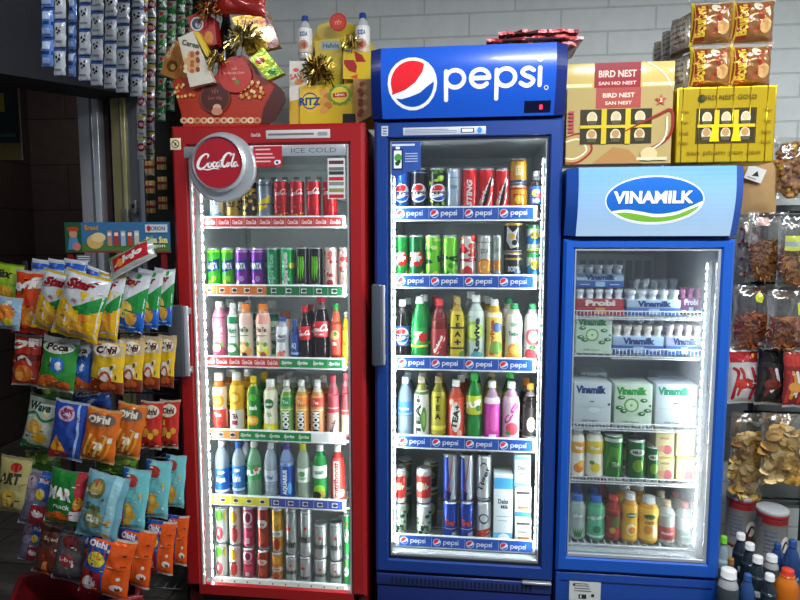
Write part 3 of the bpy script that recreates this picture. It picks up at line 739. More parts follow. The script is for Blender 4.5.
s = MB(); c_, z_, hw_, H_ = SP(381.5, 126, 388, 136); s.box(c_-hw_, Y0-.0015, z_, c_+hw_, Y0+.002, z_+H_, '#c3c9d4', 'print'); A = Art(s, flatP(c_, Y0-.0015, z_), hw_, H_); A.r(-.7, .15, .7, .25, '#39415a'); A.r(-.7, .72, .7, .82, '#39415a'); A.r(-.5, .4, .6, .55, '#6b7285'); s.build('small_sticker', door)
s = MB(); c_, z_, hw_, H_ = SP(389.5, 141, 421, 174, Y0+.01)
s.add([(c_-hw_, Y0+.0105, z_), (c_-hw_*.5, Y0+.0105, z_-.012), (c_-.0, Y0+.0105, z_+.006), (c_+hw_, Y0+.0105, z_+.012), (c_+hw_, Y0+.0105, z_+H_), (c_-hw_, Y0+.0105, z_+H_)], [(0, 1, 2, 3, 4, 5)], '#2c4f9c', 'print')
A = Art(s, flatP(c_, Y0+.0105, z_), hw_, H_); A.r(-.85, .86, .6, .92, '#c9d6ee'); A.r(-.8, .12, -.15, .78, '#11203c'); A.r(-.72, .17, -.23, .72, '#e8eef4'); A.r(-.6, .76, -.34, .84, '#e8eef4'); A.c(-.45, .5, .12, '#4d9a3e'); A.c(-.5, .32, .07, '#224a1e'); A.c(-.38, .38, .05, '#1c3a18')
for v in (.62, .54, .46, .38): A.r(.0, v-.015, .8, v+.015, '#aebfe2')
s.build('blue_notice', door)
# lit header with a bowed face
hx0, hx1 = at(370.5, 80, Y0-.05).x, at(567.5, 80, Y0-.05).x; hz1, hz0 = at(470, 47, Y0-.03).z, at(470, 116, Y0-.03).z
def header(root, x0, x1, z0, z1, endc, facec, xa, xb, bow, depth, gradient=None, lit='backlit'):
    H = z1-z0
    def prof(t): return Y0-.012-bow*math.sin(PI*min(1, max(0, t))*.5+.0)*(1-.25*max(0, t-.6)) - bow*.35*math.sin(PI*t)
    n = 18
    yb_ = Y0+depth
    def end(x_0, x_1, inset, nm):
        m = MB(); V = []
        sec = [(prof(k/n), z0+H*k/n) for k in range(n+1)]+[(yb_, z1), (yb_, z0)]
        cy = sum(q[0] for q in sec)/len(sec)
        for x, s_ in ((x_0, inset[0]), (x_1, inset[1])):
            for y, z in sec: V.append((x, y+s_*(1 if y < yb_ else 0), z if s_ == 0 else z0+H/2+(z-z0-H/2)*(1-s_*2)))
        k = len(sec)
        m.add(V, [(i, (i+1) % k, k+(i+1) % k, k+i) for i in range(k)]+[tuple(range(k))[::-1], tuple(range(k, 2*k))], endc, 'gloss'); m.build(nm, root)
    end(x0, xa, (.012, 0), 'header_end'); end(xb, x1, (0, .012), 'header_end')
    m = MB(); P = lambda u, v, o: ((xa+xb)/2+u, prof(v/H)-o, z0+v)
    m.grid(P, [xa-(xa+xb)/2, xb-(xa+xb)/2], [H*k/24 for k in range(25)], facec, lit)
    m.add([(xa, prof(1), z1), (xb, prof(1), z1), (xb, yb_, z1), (xa, yb_, z1)], [(0, 1, 2, 3)], endc, 'gloss'); m.add([(xa, prof(0), z0), (xb, prof(0), z0), (xb, yb_, z0), (xa, yb_, z0)], [(3, 2, 1, 0)], endc, 'gloss')
    m.add([(xa, yb_, z0), (xb, yb_, z0), (xb, yb_, z1), (xa, yb_, z1)], [(3, 2, 1, 0)], endc, 'gloss')
    face = m.build('header_face', root)
    return P, face, (xb-xa)/2, H, prof
BF = lambda u, v: '#1b53bd' if v > .12 else '#2365cf'
xa, xb = at(381, 80, Y0-.05).x, at(556, 80, Y0-.05).x
P, face, hw_, H_, prof_ = header(pepsi, hx0, hx1, hz0+.0, hz1, '#12266b', '#1a55c4', xa, xb, .040, .30)
s = MB(); A = Art(s, P, hw_, H_, dv=.01, mat='backlit')
def px2(px, py): # header pixel to its (u, v)
    a = at(px, py, Y0-.055); return ((a.x-(xa+xb)/2)/hw_, (a.z-hz0)/H_)
for k in range(1): pass
u, v = px2(412.2, 83); globe(A, u, v, .37)
u, v = px2(446, 79); pepsi_word(A, u, v, .275, '#f6f8fb', 1.13); u, v = px2(546.5, 87); A.c(u, v, .032, '#dfe6f4'); A.c(u, v, .02, '#1347b0'); 
s.build('header_logo', face)
s = MB(); u, v = px2(538, 105); A = Art(s, P, hw_, H_, dv=.01, mat='gloss'); A.r(u-.145, v-.075, u+.155, v+.085, '#0a1030'); A.mat = 'digit'; A.r(u+.03, v-.03, u+.042, v+.03, '#ff2a44'); A.r(u+.048, v-.03, u+.06, v+.03, '#ff2a44'); A.r(u+.03, v-.008, u+.06, v+.008, '#ff2a44'); s.build('temperature_display', face)
P_STRIPS = [213.5, 281.5, 364, 443.5, 543.5]; P_Z = []
for k, py in enumerate(P_STRIPS):
    z = at(465, py, YS).z; x0, x1 = at(395+k*1.0, py, YS).x, at(533.5-k*.3, py, YS).x
    sh = wire_shelf(pepsi, jx0+.004, jx1-.004, YS+.008, YK-.09, z-.014, '#c8cece'); P_Z.append(z-.013)
    price_strip(sh, x0, x1, YS, z-.021, z+.021, '#2c63b8', strip_art([(0, 1, '#1d50aa', 'pepsi')], 4))
led_strip(pepsi, qx0+.002, YF+.016, qz0+.03, qz1-.06, 46, 1, .018); led_strip(pepsi, qx1-.002, YF+.016, qz0+.03, qz1-.06, 46, -1, .016)
m = MB(); zb1 = pzb-.008; m.box(px0+.002, Y0+.006, zb1-.045, px1-.002, YF, zb1, '#1a3070', 'paint', .004)
for k in range(34):
    x = px0+.06+k*(px1-px0-.14)/33; m.box(x, Y0+.003, zb1-.036, x+.006, Y0+.007, zb1-.012, '#0a0f24', 'matte')
m.box(px0+.004, Y0+.012, .03, px1-.004, YF, zb1-.05, '#16296a', 'paint', .004); m.build('base_panel', pepsi)
m = MB(); a = at(535, 585, Y0-.004); m.box(a.x-.045, Y0-.008, pzb-.010, px1-.004, Y0+.02, pzb-.002, '#b8bcc2', 'alu', .002); m.build('hinge', pepsi)
rebase(pepsi)

# ------------------------------------------------------------------ the short blue dairy fridge
vx0, vx1 = at(562.5, 300, Y0).x, at(733.5, 300, Y0).x; vzt = at(650, 239, Y0).z; vzb = at(640, 576, Y0).z
rx0, rx1 = at(575, 300, Y0).x, at(719, 300, Y0).x; rz1, rz0 = at(650, 250, Y0).z, at(640, 560, Y0).z
VB = '#1753b2'
vina = thing('drink_fridge', 'shorter blue glass-door fridge at right with pale blue dairy header', 'fridge', ((vx0+vx1)/2, Y0, 0))
kx0, kx1 = rx0-.006, rx1+.008
cabinet(vina, vx0, vx1, .03, vzt+.01, YF, YK, kx0, kx1, rz0-.005, rz1+.01, '#174596', '#b4bcc2')
d = MB(); rect_frame(d, vx0, vzb, vx1, vzt, rx0-vx0, vx1-rx1, rz0-vzb, vzt-rz1, Y0, YF-.004, VB, 'paint', .010); door = d.build('door_frame', vina)
g = MB(); g.box(rx0-.004, Y0+.012, rz0-.004, rx1+.004, Y0+.017, rz1+.004, '#ffffff', 'misted_glass'); g.build('door_glass', door)
g = MB(); rect_frame(g, rx0-.003, rz0-.003, rx1+.003, rz1+.003, .005, .010, .012, .006, Y0+.006, Y0+.02, '#c3cacc', 'alu', .001); g.build('door_gasket', door)
hx0, hx1 = at(566.5, 200, Y0-.04).x, at(743.5, 200, Y0-.04).x; hz1, hz0 = at(650, 167, Y0-.03).z, at(650, 236, Y0-.03).z
xa, xb = at(578, 200, Y0-.04).x, at(735, 200, Y0-.04).x
P, face, hw_, H_, prof_ = header(vina, hx0, hx1, hz0, hz1, '#16408e', '#a9cfea', xa, xb, .03, .22)
s = MB(); A = Art(s, P, hw_, H_, dv=.01, mat='backlit')
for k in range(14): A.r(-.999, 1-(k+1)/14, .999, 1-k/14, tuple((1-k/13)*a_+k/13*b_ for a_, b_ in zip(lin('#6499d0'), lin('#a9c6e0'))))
def px3(px, py):
    a = at(px, py, Y0-.048); return ((a.x-(xa+xb)/2)/hw_, (a.z-hz0)/H_)
u, v = px3(654.5, 200); k = 1/hw_
A.e(u, v, .632, .355, '#dfeaf4', 48); A.e(u, v, .615, .33, '#1c62ba', 48)
low = [(u-.53, v-.155), (u-.35, v-.135), (u-.15, v-.165), (u+.05, v-.20), (u+.28, v-.17), (u+.45, v-.10), (u+.60, v-.02)]
arc_ = [(u+.615*math.cos(math.radians(a)), v+.33*math.sin(math.radians(a))) for a in range(-4, -150, -6)]
A.p(smooth_line(low, 4)+arc_, '#f4f8f4')
low2 = [(u-.50, v-.19), (u-.35, v-.175), (u-.15, v-.21), (u+.05, v-.245), (u+.28, v-.215), (u+.45, v-.14), (u+.585, v-.075)]
A.p(smooth_line(low2, 4)+[(u+.60*math.cos(math.radians(a)), v+.315*math.sin(math.radians(a))) for a in range(-14, -144, -6)], '#77b33c')
A.t('VINAMILK', u-.01, v+.03, .185, '#0f3f8c', bold=.045, w=1.03); A.t('VINAMILK', u-.015, v+.04, .18, '#ffffff', bold=.04, w=1.02)
s.build('header_logo', face)
s = MB(); u, v = px3(716, 226); A = Art(s, P, hw_, H_, dv=.01, mat='gloss'); A.r(u-.135, v-.085, u+.13, v+.07, '#080b14'); A.mat = 'digit'; A.c(u+.1, v+.04, .012, '#9fb6c8'); s.build('temperature_display', face)
V_W = [(313, .024, None), (352.5, .030, (612, 706)), (425, .020, None), (479, .018, None)]; V_Z = []
for k, (py, fen, span) in enumerate(V_W):
    z = at(640, py, YS).z; a, b = kx0+.004, kx1-.004
    wire_shelf(vina, a, b, YS+.008, YK-.09, z-.012, '#e2e6e8', fence=fen-.006, span=(at(span[0], py, YS).x, at(span[1], py, YS).x) if span else None); V_Z.append(z-.011)
sh = wire_shelf(vina, kx0+.004, kx1-.004, YS, YK-.09, rz0+.012, '#e2e6e8'); V_Z.append(rz0+.013)
led_strip(vina, rx1-.012, YF+.016, rz0+.03, rz1-.04, 30, -1, .016)
m = MB(); zb1 = vzb-.006; m.box(vx0+.002, Y0+.008, .03, vx1-.002, YF, zb1, '#174190', 'paint', .005); m.box(vx0+.02, Y0+.005, zb1-.03, vx1-.02, Y0+.01, zb1-.027, '#0d2a66', 'paint'); pb = m.build('base_panel', vina)
s = MB(); c_, z_, hw_, H_ = SP(569, 582, 601, 600, Y0+.004); s.box(c_-hw_, Y0+.005, z_, c_+hw_, Y0+.0078, z_+H_, '#c9ccca', 'print')
A = Art(s, flatP(c_, Y0+.005, z_), hw_, H_); A.r(-.4, .1, .1, .32, '#222824'); A.r(-.3, .14, -.2, .28, '#c9ccca')
for v in (.85, .75, .62, .5): A.r(-.7, v-.02, .7-(v*.6), v+.02, '#656b66')
A.c(.5, .3, .08, '#333'+'333'); A.c(-.7, .8, .06, '#333333'); s.build('rating_sticker', pb)
rebase(vina)
# ================================================================== what stands on the shelves
DES = {}
def can(name, base, art, bands=(), mat='alu', lidcol='#c9cdd2'): DES[name] = ('can', lambda h, d: can_maker(h, d, base, art, lidcol, mat, bands))
def bot(name, kind, liquid, cap, label=None, art=None, lab=None, mat='liquid', above=None, cap_r=.46, sq=0.):
    DES[name] = ('bottle', lambda h, d: bottle_maker(h, d, kind, liquid, cap, label, art, lab, mat, above, cap_r, sq))
def multi(*fs):
    def art(A):
        for f in fs: f(A)
    return art
def logo_ball(u, v, R, word, wc='#14307e'):
    def f(A):
        globe(A, u, v, R); A.r(u-1.3*R*A.H/A.hw*.72, v-R*.24, u+1.3*R*A.H/A.hw*.72, v+R*.24, '#f4f6f8'); A.t(word, u, v, R*.34, wc, bold=.05, w=R*1.75*A.H/A.hw)
    return f
def speckle(seed, n, cols, v0, v1, s=.03, ur=1.25):
    def f(A):
        R = random.Random(seed)
        for k in range(n): A.e(R.uniform(-ur, ur), R.uniform(v0, v1), s*R.uniform(.6, 1.5)*A.H/A.hw, s*R.uniform(.5, 1.2), R.choice(cols), 8)
    return f
# -- cans
can('milkblue', '#e9eef2', lambda A: (A.t('Sữa', 0, .5, .10, '#3d6fb0', w=.8), A.p([(-1.2, .28), (0, .36), (1.2, .26), (1.2, .02), (-1.2, .02)], '#7fb6dc'), A.c(.3, .3, .06, '#f6f8fa')))
can('pattern', '#c9a23a', lambda A: (speckle(3, 26, ['#2b2320', '#1c1a1c', '#5a4018'], .1, .9, .035)(A), A.r(-1.2, .72, 1.2, .80, '#2a2422'), A.t('GOLD', 0, .45, .12, '#2a2422', bold=.05, w=1.1)))
can('pattern_dark', '#3a2f28', lambda A: (speckle(5, 26, ['#d6ad3c', '#b98d2a', '#e4c66a'], .08, .92, .04)(A), A.r(-1.2, .74, 1.2, .82, '#caa03a')))
can('tonic', '#8b9aa6', lambda A: (A.p([(-1.1, .22), (1.1, .44), (1.1, .66), (-1.1, .44)], '#f0d21c'), A.t('Schweppes', 0, .44, .075, '#2b4a7c', rot=8, w=1.3, bold=.03), A.r(-1.2, .86, 1.2, .9, '#5d6d7a')))
can('cola_dark', '#b8161f', lambda A: (cola_script(A, -.05, .72, 2.3, '#e9c9c4'), speckle(8, 22, ['#e0603a', '#d9a53a', '#8a0d14'], .04, .42, .022)(A), A.r(-1.2, .44, 1.2, .455, '#7c0c12')))
can('cola_red', '#c8161f', lambda A: (cola_script(A, 0, .74, 2.5, '#f6f0ee'), A.t('ORIGINAL', 0, .18, .035, '#f0d6d4', w=.8), A.r(-1.2, .05, 1.2, .065, '#f0e4e2')))
def soda_word(word, dark, leaf):
    def f(A): A.p([(-1.2, .42), (1.2, .52), (1.2, .76), (-1.2, .66)], dark); A.t(word, 0, .59, .15, '#f4f6f6', bold=.06, w=1.7, sh=.1); A.e(.25, .3, .35, .07, leaf, 14); A.e(-.4, .22, .3, .06, leaf, 14); A.r(-1.2, .9, 1.2, .94, leaf)
    return f
can('fanta_green', '#3fc22a', soda_word('FANTA', '#1c3f93', '#b8ec3a'))
can('fanta_purple', '#7a2d9c', soda_word('FANTA', '#243b93', '#c79ae0'))
can('sprite_dark', '#0e7a48', lambda A: (A.t('Sprite', 0, .5, .62, '#8fd6b0', rot=90, bold=.05, w=.72), A.r(-1.2, .03, 1.2, .07, '#e0e6e2')))
can('sprite_bright', '#16a04e', lambda A: (A.t('Sprite', -.15, .5, .60, '#f2f8f4', rot=90, bold=.06, w=.80), A.c(.75, .6, .07, '#f2e84a'), A.r(-1.2, .03, 1.2, .07, '#e8eeea')))
def claw(A):
    for u in (-.32, .0, .32): A.s([(u, .78, 1.), (u+.04, .6, 1.3), (u-.05, .42, .9), (u+.02, .3-.05*(u == 0), .2)], .032, '#7ad02c', n=4)
    A.t('MONSTER', 0, .16, .06, '#e6e9ea', w=1.1, bold=.02); A.t('ENERGY', 0, .08, .03, '#7ad02c', w=.7)
can('energy_black', '#16181b', claw, lidcol='#9aa0a4')
can('peach', '#e9c2b4', lambda A: (speckle(12, 12, ['#d96a5c', '#f3e2dc', '#c9463e'], .45, .92, .05)(A), A.t('Fuze', 0, .4, .10, '#9c1f28', bold=.05, w=.9), A.r(-1.2, .05, 1.2, .22, '#d8a090'), A.c(0, .22, .07, '#a8323a')))
can('peach_red', '#d9b5ac', lambda A: (speckle(22, 14, ['#c43e40', '#f6e6e0', '#6b2a28'], .2, .95, .05)(A), A.t('TEA', .1, .4, .10, '#f4efe8', bold=.05, w=.7)))
can('pepsi_blue', '#1c4fae', lambda A: (logo_ball(0, .50, .19, 'PEPSI')(A), A.r(-1.2, .08, 1.2, .10, '#7fa6e2')))
can('pepsi_black', '#15171c', lambda A: (logo_ball(0, .50, .19, 'PEPSI', '#15171c')(A), A.t('ZERO', 0, .16, .045, '#e8eaee', w=.7), A.r(-1.2, .9, 1.2, .92, '#8ea4c8')))
can('pepsi_lime', '#1a1f18', lambda A: (speckle(31, 20, ['#9ad02c', '#4f9020', '#c4e66a'], .0, .95, .05)(A), A.c(0, .5, .2, '#1a1f18'), logo_ball(.1, .50, .18, 'PEPSI', '#15171c')(A), A.t('LIME', 0, .17, .05, '#e8f2dc', w=.8)))
can('soda_silver', '#a9bacb', lambda A: (A.t('SODA', 0, .62, .07, '#1e4b94', w=1.), A.p([(-1.2, .28), (0, .20), (1.2, .28), (1.2, .02), (-1.2, .02)], '#2f66b4'), A.c(0, .14, .04, '#e8eef6'), A.r(-.8, .8, .8, .815, '#6f8caa')))
can('sting_word', '#cf1f22', lambda A: (A.t('STING', 0, .5, .42, '#f8f2ee', rot=90, bold=.05, w=.52, sh=.2), A.r(-1.2, .04, 1.2, .07, '#f1c9b4'), A.s([(-.9, .1), (-.5, .5), (-.8, .9)], .02, '#8c1014')))
can('sting_art', '#c91c22', lambda A: (A.t('Sting', -.05, .52, .55, '#f8f2ee', rot=68, bold=.05, w=.62), A.s([(-.8, .12, .5), (-.2, .3, 1.4), (.3, .62, 1.2), (.8, .9, .4)], .05, '#1a1216'), A.s([(-.6, .08, .5), (.1, .2, 1.2), (.7, .5, .5)], .03, '#f2ece8')))
can('gold_blank', '#c79326', lambda A: (A.t('BEER', 0, .55, .4, '#e9dfc0', rot=90, w=.4, bold=.02), A.r(-1.2, .06, 1.2, .16, '#2c3d7a'), A.r(-1.2, .9, 1.2, .94, '#9a6c14')))
can('gold_red', '#d39420', lambda A: (A.p([(-.7, .72), (.7, .72), (.4, .35), (0, .22), (-.4, .35)], '#c23f1c'), A.c(0, .55, .14, '#f2c648'), A.r(-1.2, .86, 1.2, .92, '#a8320f')))
def sevenup(A): A.c(.25, .52, .15, '#d6261e'); A.t('7', -.22, .5, .30, '#f6f8f6', bold=.08, sh=.15); A.t('UP', .28, .52, .12, '#f6f8f6', bold=.06); A.p([(-1.2, .02), (1.2, .02), (1.2, .30), (-.2, .10), (-1.2, .34)], '#d4e83c')
can('seven_green', '#1f8f3c', sevenup); can('seven_dark', '#126a32', sevenup)
def mirinda(A): A.t('soda kem', 0, .5, .13, '#17402a', w=1.5, bold=.04, rot=8); speckle(41, 9, ['#e6f6a0', '#3f9a26'], .62, .95, .05)(A); A.c(.35, .2, .07, '#e2f04c'); A.r(-1.2, .02, 1.2, .05, '#e9f0ea')
can('cream_lime', '#74cf34', mirinda); can('cream_lime_b', '#82d840', lambda A: (A.t('soda', 0, .56, .16, '#154020', w=1.2, bold=.05, rot=-6), speckle(43, 9, ['#e6f6a0', '#3f9a26'], .1, .4, .05)(A)))
can('strawberry', '#eadfd8', lambda A: (speckle(51, 9, ['#d22c2c', '#e85444'], .6, .95, .07)(A), A.t('Tropi', 0, .5, .14, '#c61e26', w=1.4, bold=.05, rot=6), A.p([(-.6, .05), (.6, .05), (.7, .32), (0, .4), (-.7, .3)], '#d4302e'), A.r(-.2, .12, .25, .16, '#f8e9e0')))
can('orange_silver', '#c4c8c2', lambda A: (A.c(0, .36, .17, '#e0812a'), A.c(0, .36, .13, '#f0a84a'), A.c(0, .36, .03, '#f8e0b0'), A.t('SODA', 0, .68, .1, '#6b706c', w=1.1), A.r(-1.2, .84, 1.2, .87, '#8f9692')))
can('grey_can', '#9ca19c', lambda A: (A.r(-1.2, .3, 1.2, .5, '#c27e34'), A.t('JUICE', 0, .7, .08, '#545a56', w=1.)))
can('blackgold', '#1b1b1d', lambda A: (A.p([(-.7, .9), (-.1, .68), (.5, .85), (.2, .5), (.6, .2), (-.3, .12), (-.8, .4)], '#c3c7c8'), A.c(-.15, .55, .1, '#d2a02c'), A.r(-1.2, .92, 1.2, 1., '#c59a34'), A.e(.1, .33, .3, .1, '#1b1b1d', 12)), lidcol='#d2a843')
can('blackgold_b', '#22262c', lambda A: (A.r(-1.2, .78, 1.2, .84, '#c59a34'), A.t('BOSS', -.1, .5, .17, '#d8dde2', w=1., bold=.05), A.c(.5, .4, .12, '#5e86b4'), A.r(-.6, .1, .2, .25, '#c9cfd4')), lidcol='#d2a843')
can('tropic', '#d8e6dc', lambda A: (A.p([(-1.2, .55), (0, .68), (1.2, .5), (1.2, .3), (-1.2, .3)], '#2b7fc2'), A.e(.1, .62, .6, .14, '#f2c63a', 16), A.r(-1.2, .86, 1.2, .98, '#3fae5c'), A.t('FRUIT', 0, .62, .1, '#1a6a3c', w=1.), A.r(-1.2, .04, 1.2, .12, '#d6e04a')))
def beer_star(A): A.t('Heineken', 0, .40, .19, '#23302a', w=2.1, bold=.03); star(A, .1, .62, .07, '#d23a3a'); A.s([(-.9, .5), (-.2, .9), (.7, .84)], .012, '#dfe6e4'); A.r(-1.2, .93, 1.2, .945, '#6e7c78')
def star(A, u, v, R, col):
    k = A.H/A.hw
    A.p([(u+(R if i % 2 == 0 else R*.42)*k*math.sin(i*PI/5), v+(R if i % 2 == 0 else R*.42)*math.cos(i*PI/5)) for i in range(10)], col)
can('beer_silver', '#aab3b1', beer_star)
can('beer_silver_eki', '#a2adab', lambda A: (A.t('eken', .05, .24, .17, '#1f2a26', w=1.5, bold=.03), star(A, -.3, .58, .08, '#d23a3a'), A.r(-1.2, .93, 1.2, .945, '#6e7c78')))
can('beer_green', '#2a9a4e', lambda A: (A.e(0, .5, .9, .16, '#e9efe9'), A.t('Heineken', 0, .5, .1, '#1f4a2e', w=1.3), star(A, 0, .78, .06, '#d23a3a')))
can('apple_green', '#e6ebe4', lambda A: (A.e(-.1, .78, .62, .16, '#5db636', 18), A.e(-.1, .3, .6, .2, '#c9434e', 18), A.e(-.25, .32, .2, .1, '#efe2e0', 12), A.e(.9, .78, .3, .14, '#e6c84e', 14), A.s([(-.1, .9), (.1, 1.)], .02, '#4a3a1c', n=0)))
can('mango_white', '#e9e7da', lambda A: (A.e(0, .75, .6, .16, '#e6b43c', 18), A.e(.1, .3, .6, .2, '#d04a48', 18), A.t('nectar', 0, .52, .07, '#4a5a2c', w=1.2, bold=.03)))
can('berry_pink', '#b23457', lambda A: (A.e(0, .75, .8, .17, '#e8d3d6', 18), A.e(.1, .76, .45, .12, '#8e1f48', 16), A.t('VFRESH', 0, .54, .07, '#f6eef0', w=1.3, bold=.03), A.r(-.3, .12, .3, .26, '#e8d3d6'), A.e(0, .36, .8, .08, '#d84a6c', 14)))
can('brown_red', '#9c3c30', lambda A: (A.e(0, .62, .9, .1, '#e6d9cc', 16), A.t('Trà', 0, .62, .08, '#6b1c18', w=.7), A.e(0, .3, .5, .14, '#c8563a', 14)))
can('grape_gold', '#c08e2e', lambda A: (A.r(-1.2, .36, 1.2, .5, '#dfe1d8'), A.t('NECTAR', 0, .43, .06, '#3a332c', w=1.3), A.e(.0, .2, .55, .13, '#b23a2c', 14), A.e(0, .75, .6, .13, '#e2b64a', 14)))
can('tiger_blue', '#1f3f9c', lambda A: (A.p([(-.3, 1), (1.2, 1), (1.2, .05), (.1, .05)], '#b6bcc4'), A.s([(-.35, .05), (.35, .98)], .02, '#c9542a', n=0), A.p([(-1.2, .02), (-.1, .02), (.2, .2), (-1.2, .3)], '#13246a')))
can('tiger_word', '#2346a4', lambda A: (A.t('Tiger', 0, .5, .18, '#e2552e', w=1.5, bold=.04, sh=.1), A.r(-1.2, .36, 1.2, .375, '#c9d0da'), A.p([(-.1, .05), (1.2, .05), (1.2, .3), (.3, .28)], '#a9b1bc')))
can('tiger_crystal', '#d3d8da', lambda A: (A.t('Tiger', 0, .5, .5, '#2b3140', rot=70, w=.6, bold=.03), A.s([(-.5, .78, .4), (-.1, .86, 1.), (.4, .8, .5)], .03, '#2b3140'), A.r(-1.2, .06, 1.2, .09, '#7f8a96')))
can('tiger_crystal_b', '#dde1e2', lambda A: (A.t('Tiger', 0, .32, .2, '#d8442e', w=1.5, bold=.05, rot=15), A.c(-.05, .62, .12, '#5a6470'), A.c(-.02, .63, .08, '#dde1e2'), A.r(-1.2, .1, 1.2, .12, '#7f8a96')))
can('saigon_red', '#e2dad0', lambda A: (A.r(-1.2, .18, 1.2, .80, '#cc3a32'), A.t('BIA', .1, .52, .2, '#f4ece2', w=.9, bold=.05), A.e(.1, .5, .75, .05, '#e7c9a4', 14), A.c(-.6, .5, .12, '#f0e4d2')), mat='alu')
can('saigon_green', '#cfd6ca', lambda A: (speckle(61, 20, ['#2d6a3c', '#5b8a58', '#1d4a2c'], .1, .8, .05)(A), A.t('BIA', 0, .5, .16, '#f4ece2', w=.9, bold=.05)))
can('dark_green_can', '#2c4a34', lambda A: (A.e(0, .5, .7, .16, '#8c9a6c'), A.r(-1.2, .84, 1.2, .9, '#b8a04a')))
can('malt_green', '#1f6a34', lambda A: (A.e(0, .7, .8, .09, '#d9e6d4', 16), A.t('MILO', 0, .7, .07, '#4a2412', w=1., bold=.05), A.e(.1, .36, .6, .16, '#7fae3a', 16)))
can('leaf_green', '#2f8030', lambda A: (A.r(-1.2, .84, 1.2, .92, '#dfe3e0'), A.p([(-.8, .2), (0, .55), (.8, .25), (.5, .7), (-.4, .75)], '#57a83c'), A.t('TEA', .2, .34, .1, '#e9efdc', w=.8)))
# -- bottles
W_ = '#eef0ee'
def fruit(c1, c2, word, wc, leaf='#4f9a3c', seed=0):
    def f(A):
        A.c(-.15, .26, .13, c1); A.c(.35, .18, .11, c1); A.c(-.15, .26, .08, c2); A.e(.5, .34, .25, .05, leaf, 10); A.e(-.6, .36, .22, .045, leaf, 10)
        A.t(word, 0, .66, .11, wc, bold=.04, w=1.35); A.r(-.7, .52, .7, .535, wc); A.r(-1.3, .9, 1.3, .94, c1)
    return f
bot('milk_pink', 'milk', '#dd8ca6', W_, '#d8809c', multi(fruit('#b8405e', '#f2d9de', 'Nutri', '#f6eff0'), lambda A: A.c(0, .8, .06, '#f4e8ec')), cap_r=.62, sq=.35)
bot('milk_green', 'milk', '#dde6dc', W_, '#e3ebe2', multi(fruit('#54a06a', '#e2efe0', 'Nutri', '#1f7a4c'), lambda A: A.r(-1.3, .82, 1.3, .97, '#2a8a5a')), cap_r=.62, sq=.35)
bot('peach_tea_a', 'milk', '#e8c4a0', '#ee8a2a', '#eaddc8', multi(fruit('#f2a24a', '#f8dca0', 'Fuze Tea', '#3a4a2c'), lambda A: A.e(.1, .1, .35, .07, '#1c2440', 12), lambda A: A.r(-1.3, .76, 1.3, .98, '#f0c8b8')), cap_r=.6, lab=(.05, .84))
bot('peach_tea_b', 'milk', '#e8b8a8', '#ee8a2a', '#ecdcc8', multi(fruit('#e6d84a', '#f6f0b0', 'Fuze Tea', '#7a3020'), lambda A: A.c(.2, .12, .06, '#d2483a'), lambda A: A.r(-1.3, .78, 1.3, .98, '#eda898')), cap_r=.6, lab=(.05, .84))
bot('boost_white', 'milk', '#cfd6dc', '#2a5ab4', '#dfe3e6', lambda A: (A.t('Nutri', 0, .74, .11, '#23324c', w=1.2, bold=.04), A.t('BOOST', 0, .6, .1, '#2e3a44', w=1.3, bold=.05), A.s([(-.5, .06), (-.1, .25), (.1, .06), (.4, .3)], .06, '#d8452e'), A.e(-.1, .2, .6, .1, '#e88a7a', 14)), cap_r=.5, lab=(.05, .80))
bot('isotonic_blue', 'straight', '#2b4c8c', '#2a5ab4', '#1f3f86', lambda A: (A.t('AQ', 0, .5, .3, '#e6ecf4', w=1.), A.r(-1.3, .1, 1.3, .2, '#9cb8dc')))
bot('cola_small', 'pet', '#1d0f0d', '#c8202a', '#c01c24', lambda A: (cola_script(A, 0, .5, 2.3, '#f6f0ee'),), lab=(.42, .66), above='#3a2622')
bot('cola_large', 'pet', '#1a0d0c', '#c8202a', '#c81e26', lambda A: (cola_script(A, 0, .55, 2.4, '#f6f0ee'), A.t('XIN CHAO', 0, .18, .14, '#f6e6e4', w=1.2)), lab=(.40, .63), above='#6b5c58')
bot('tea_red', 'straight', '#d25a34', '#2a9a4a', '#d84a38', lambda A: (A.c(0, .66, .16, '#f2b27a'), A.t('TEA', 0, .36, .12, '#f8f0e6', w=.9, bold=.05), A.e(.2, .7, .3, .08, '#3d8a3a', 12)))
bot('juice_yellow', 'straight', '#eebb1c', '#f0f0ec', '#f2c21e', lambda A: A.t('CAM', 0, .5, .16, '#d84a1c', w=1., bold=.04))
bot('orange_tea', 'milk', '#dc7c34', W_, '#ecebe4', lambda A: (A.r(-1.3, 0, 1.3, .46, '#d2473a'), A.c(0, .66, .16, '#e8a02c'), A.c(0, .66, .1, '#f6d060'), A.t('Tea', 0, .34, .1, '#f6eee6', w=1., bold=.05), A.e(0, .14, .5, .06, '#b0281e', 12)), cap_r=.6, lab=(.10, .78))
bot('yellow_tea', 'milk', '#e2a626', W_, '#e8b838', lambda A: (A.r(-1.3, 0, 1.3, .44, '#dfdcd6'), A.c(0, .72, .15, '#d8941c'), A.c(0, .72, .09, '#f6dc6a'), A.t('TEA', 0, .3, .12, '#5a2430', w=1., bold=.06), A.r(-.4, .1, .4, .2, '#a03444')), cap_r=.6, lab=(.10, .80))
bot('passion_green', 'straight', '#d8c832', '#f0d51c', '#1f7a30', lambda A: (A.r(-1.4, 0, -.7, 1, '#e6d624'), A.c(.1, .22, .12, '#e8942a'), A.c(.1, .22, .07, '#f6d26a'), A.e(.2, .75, .5, .08, '#5ab03a', 14), A.t('chanh', .1, .52, .11, '#f4f6e6', w=1.1, bold=.05)), lab=(.10, .84))
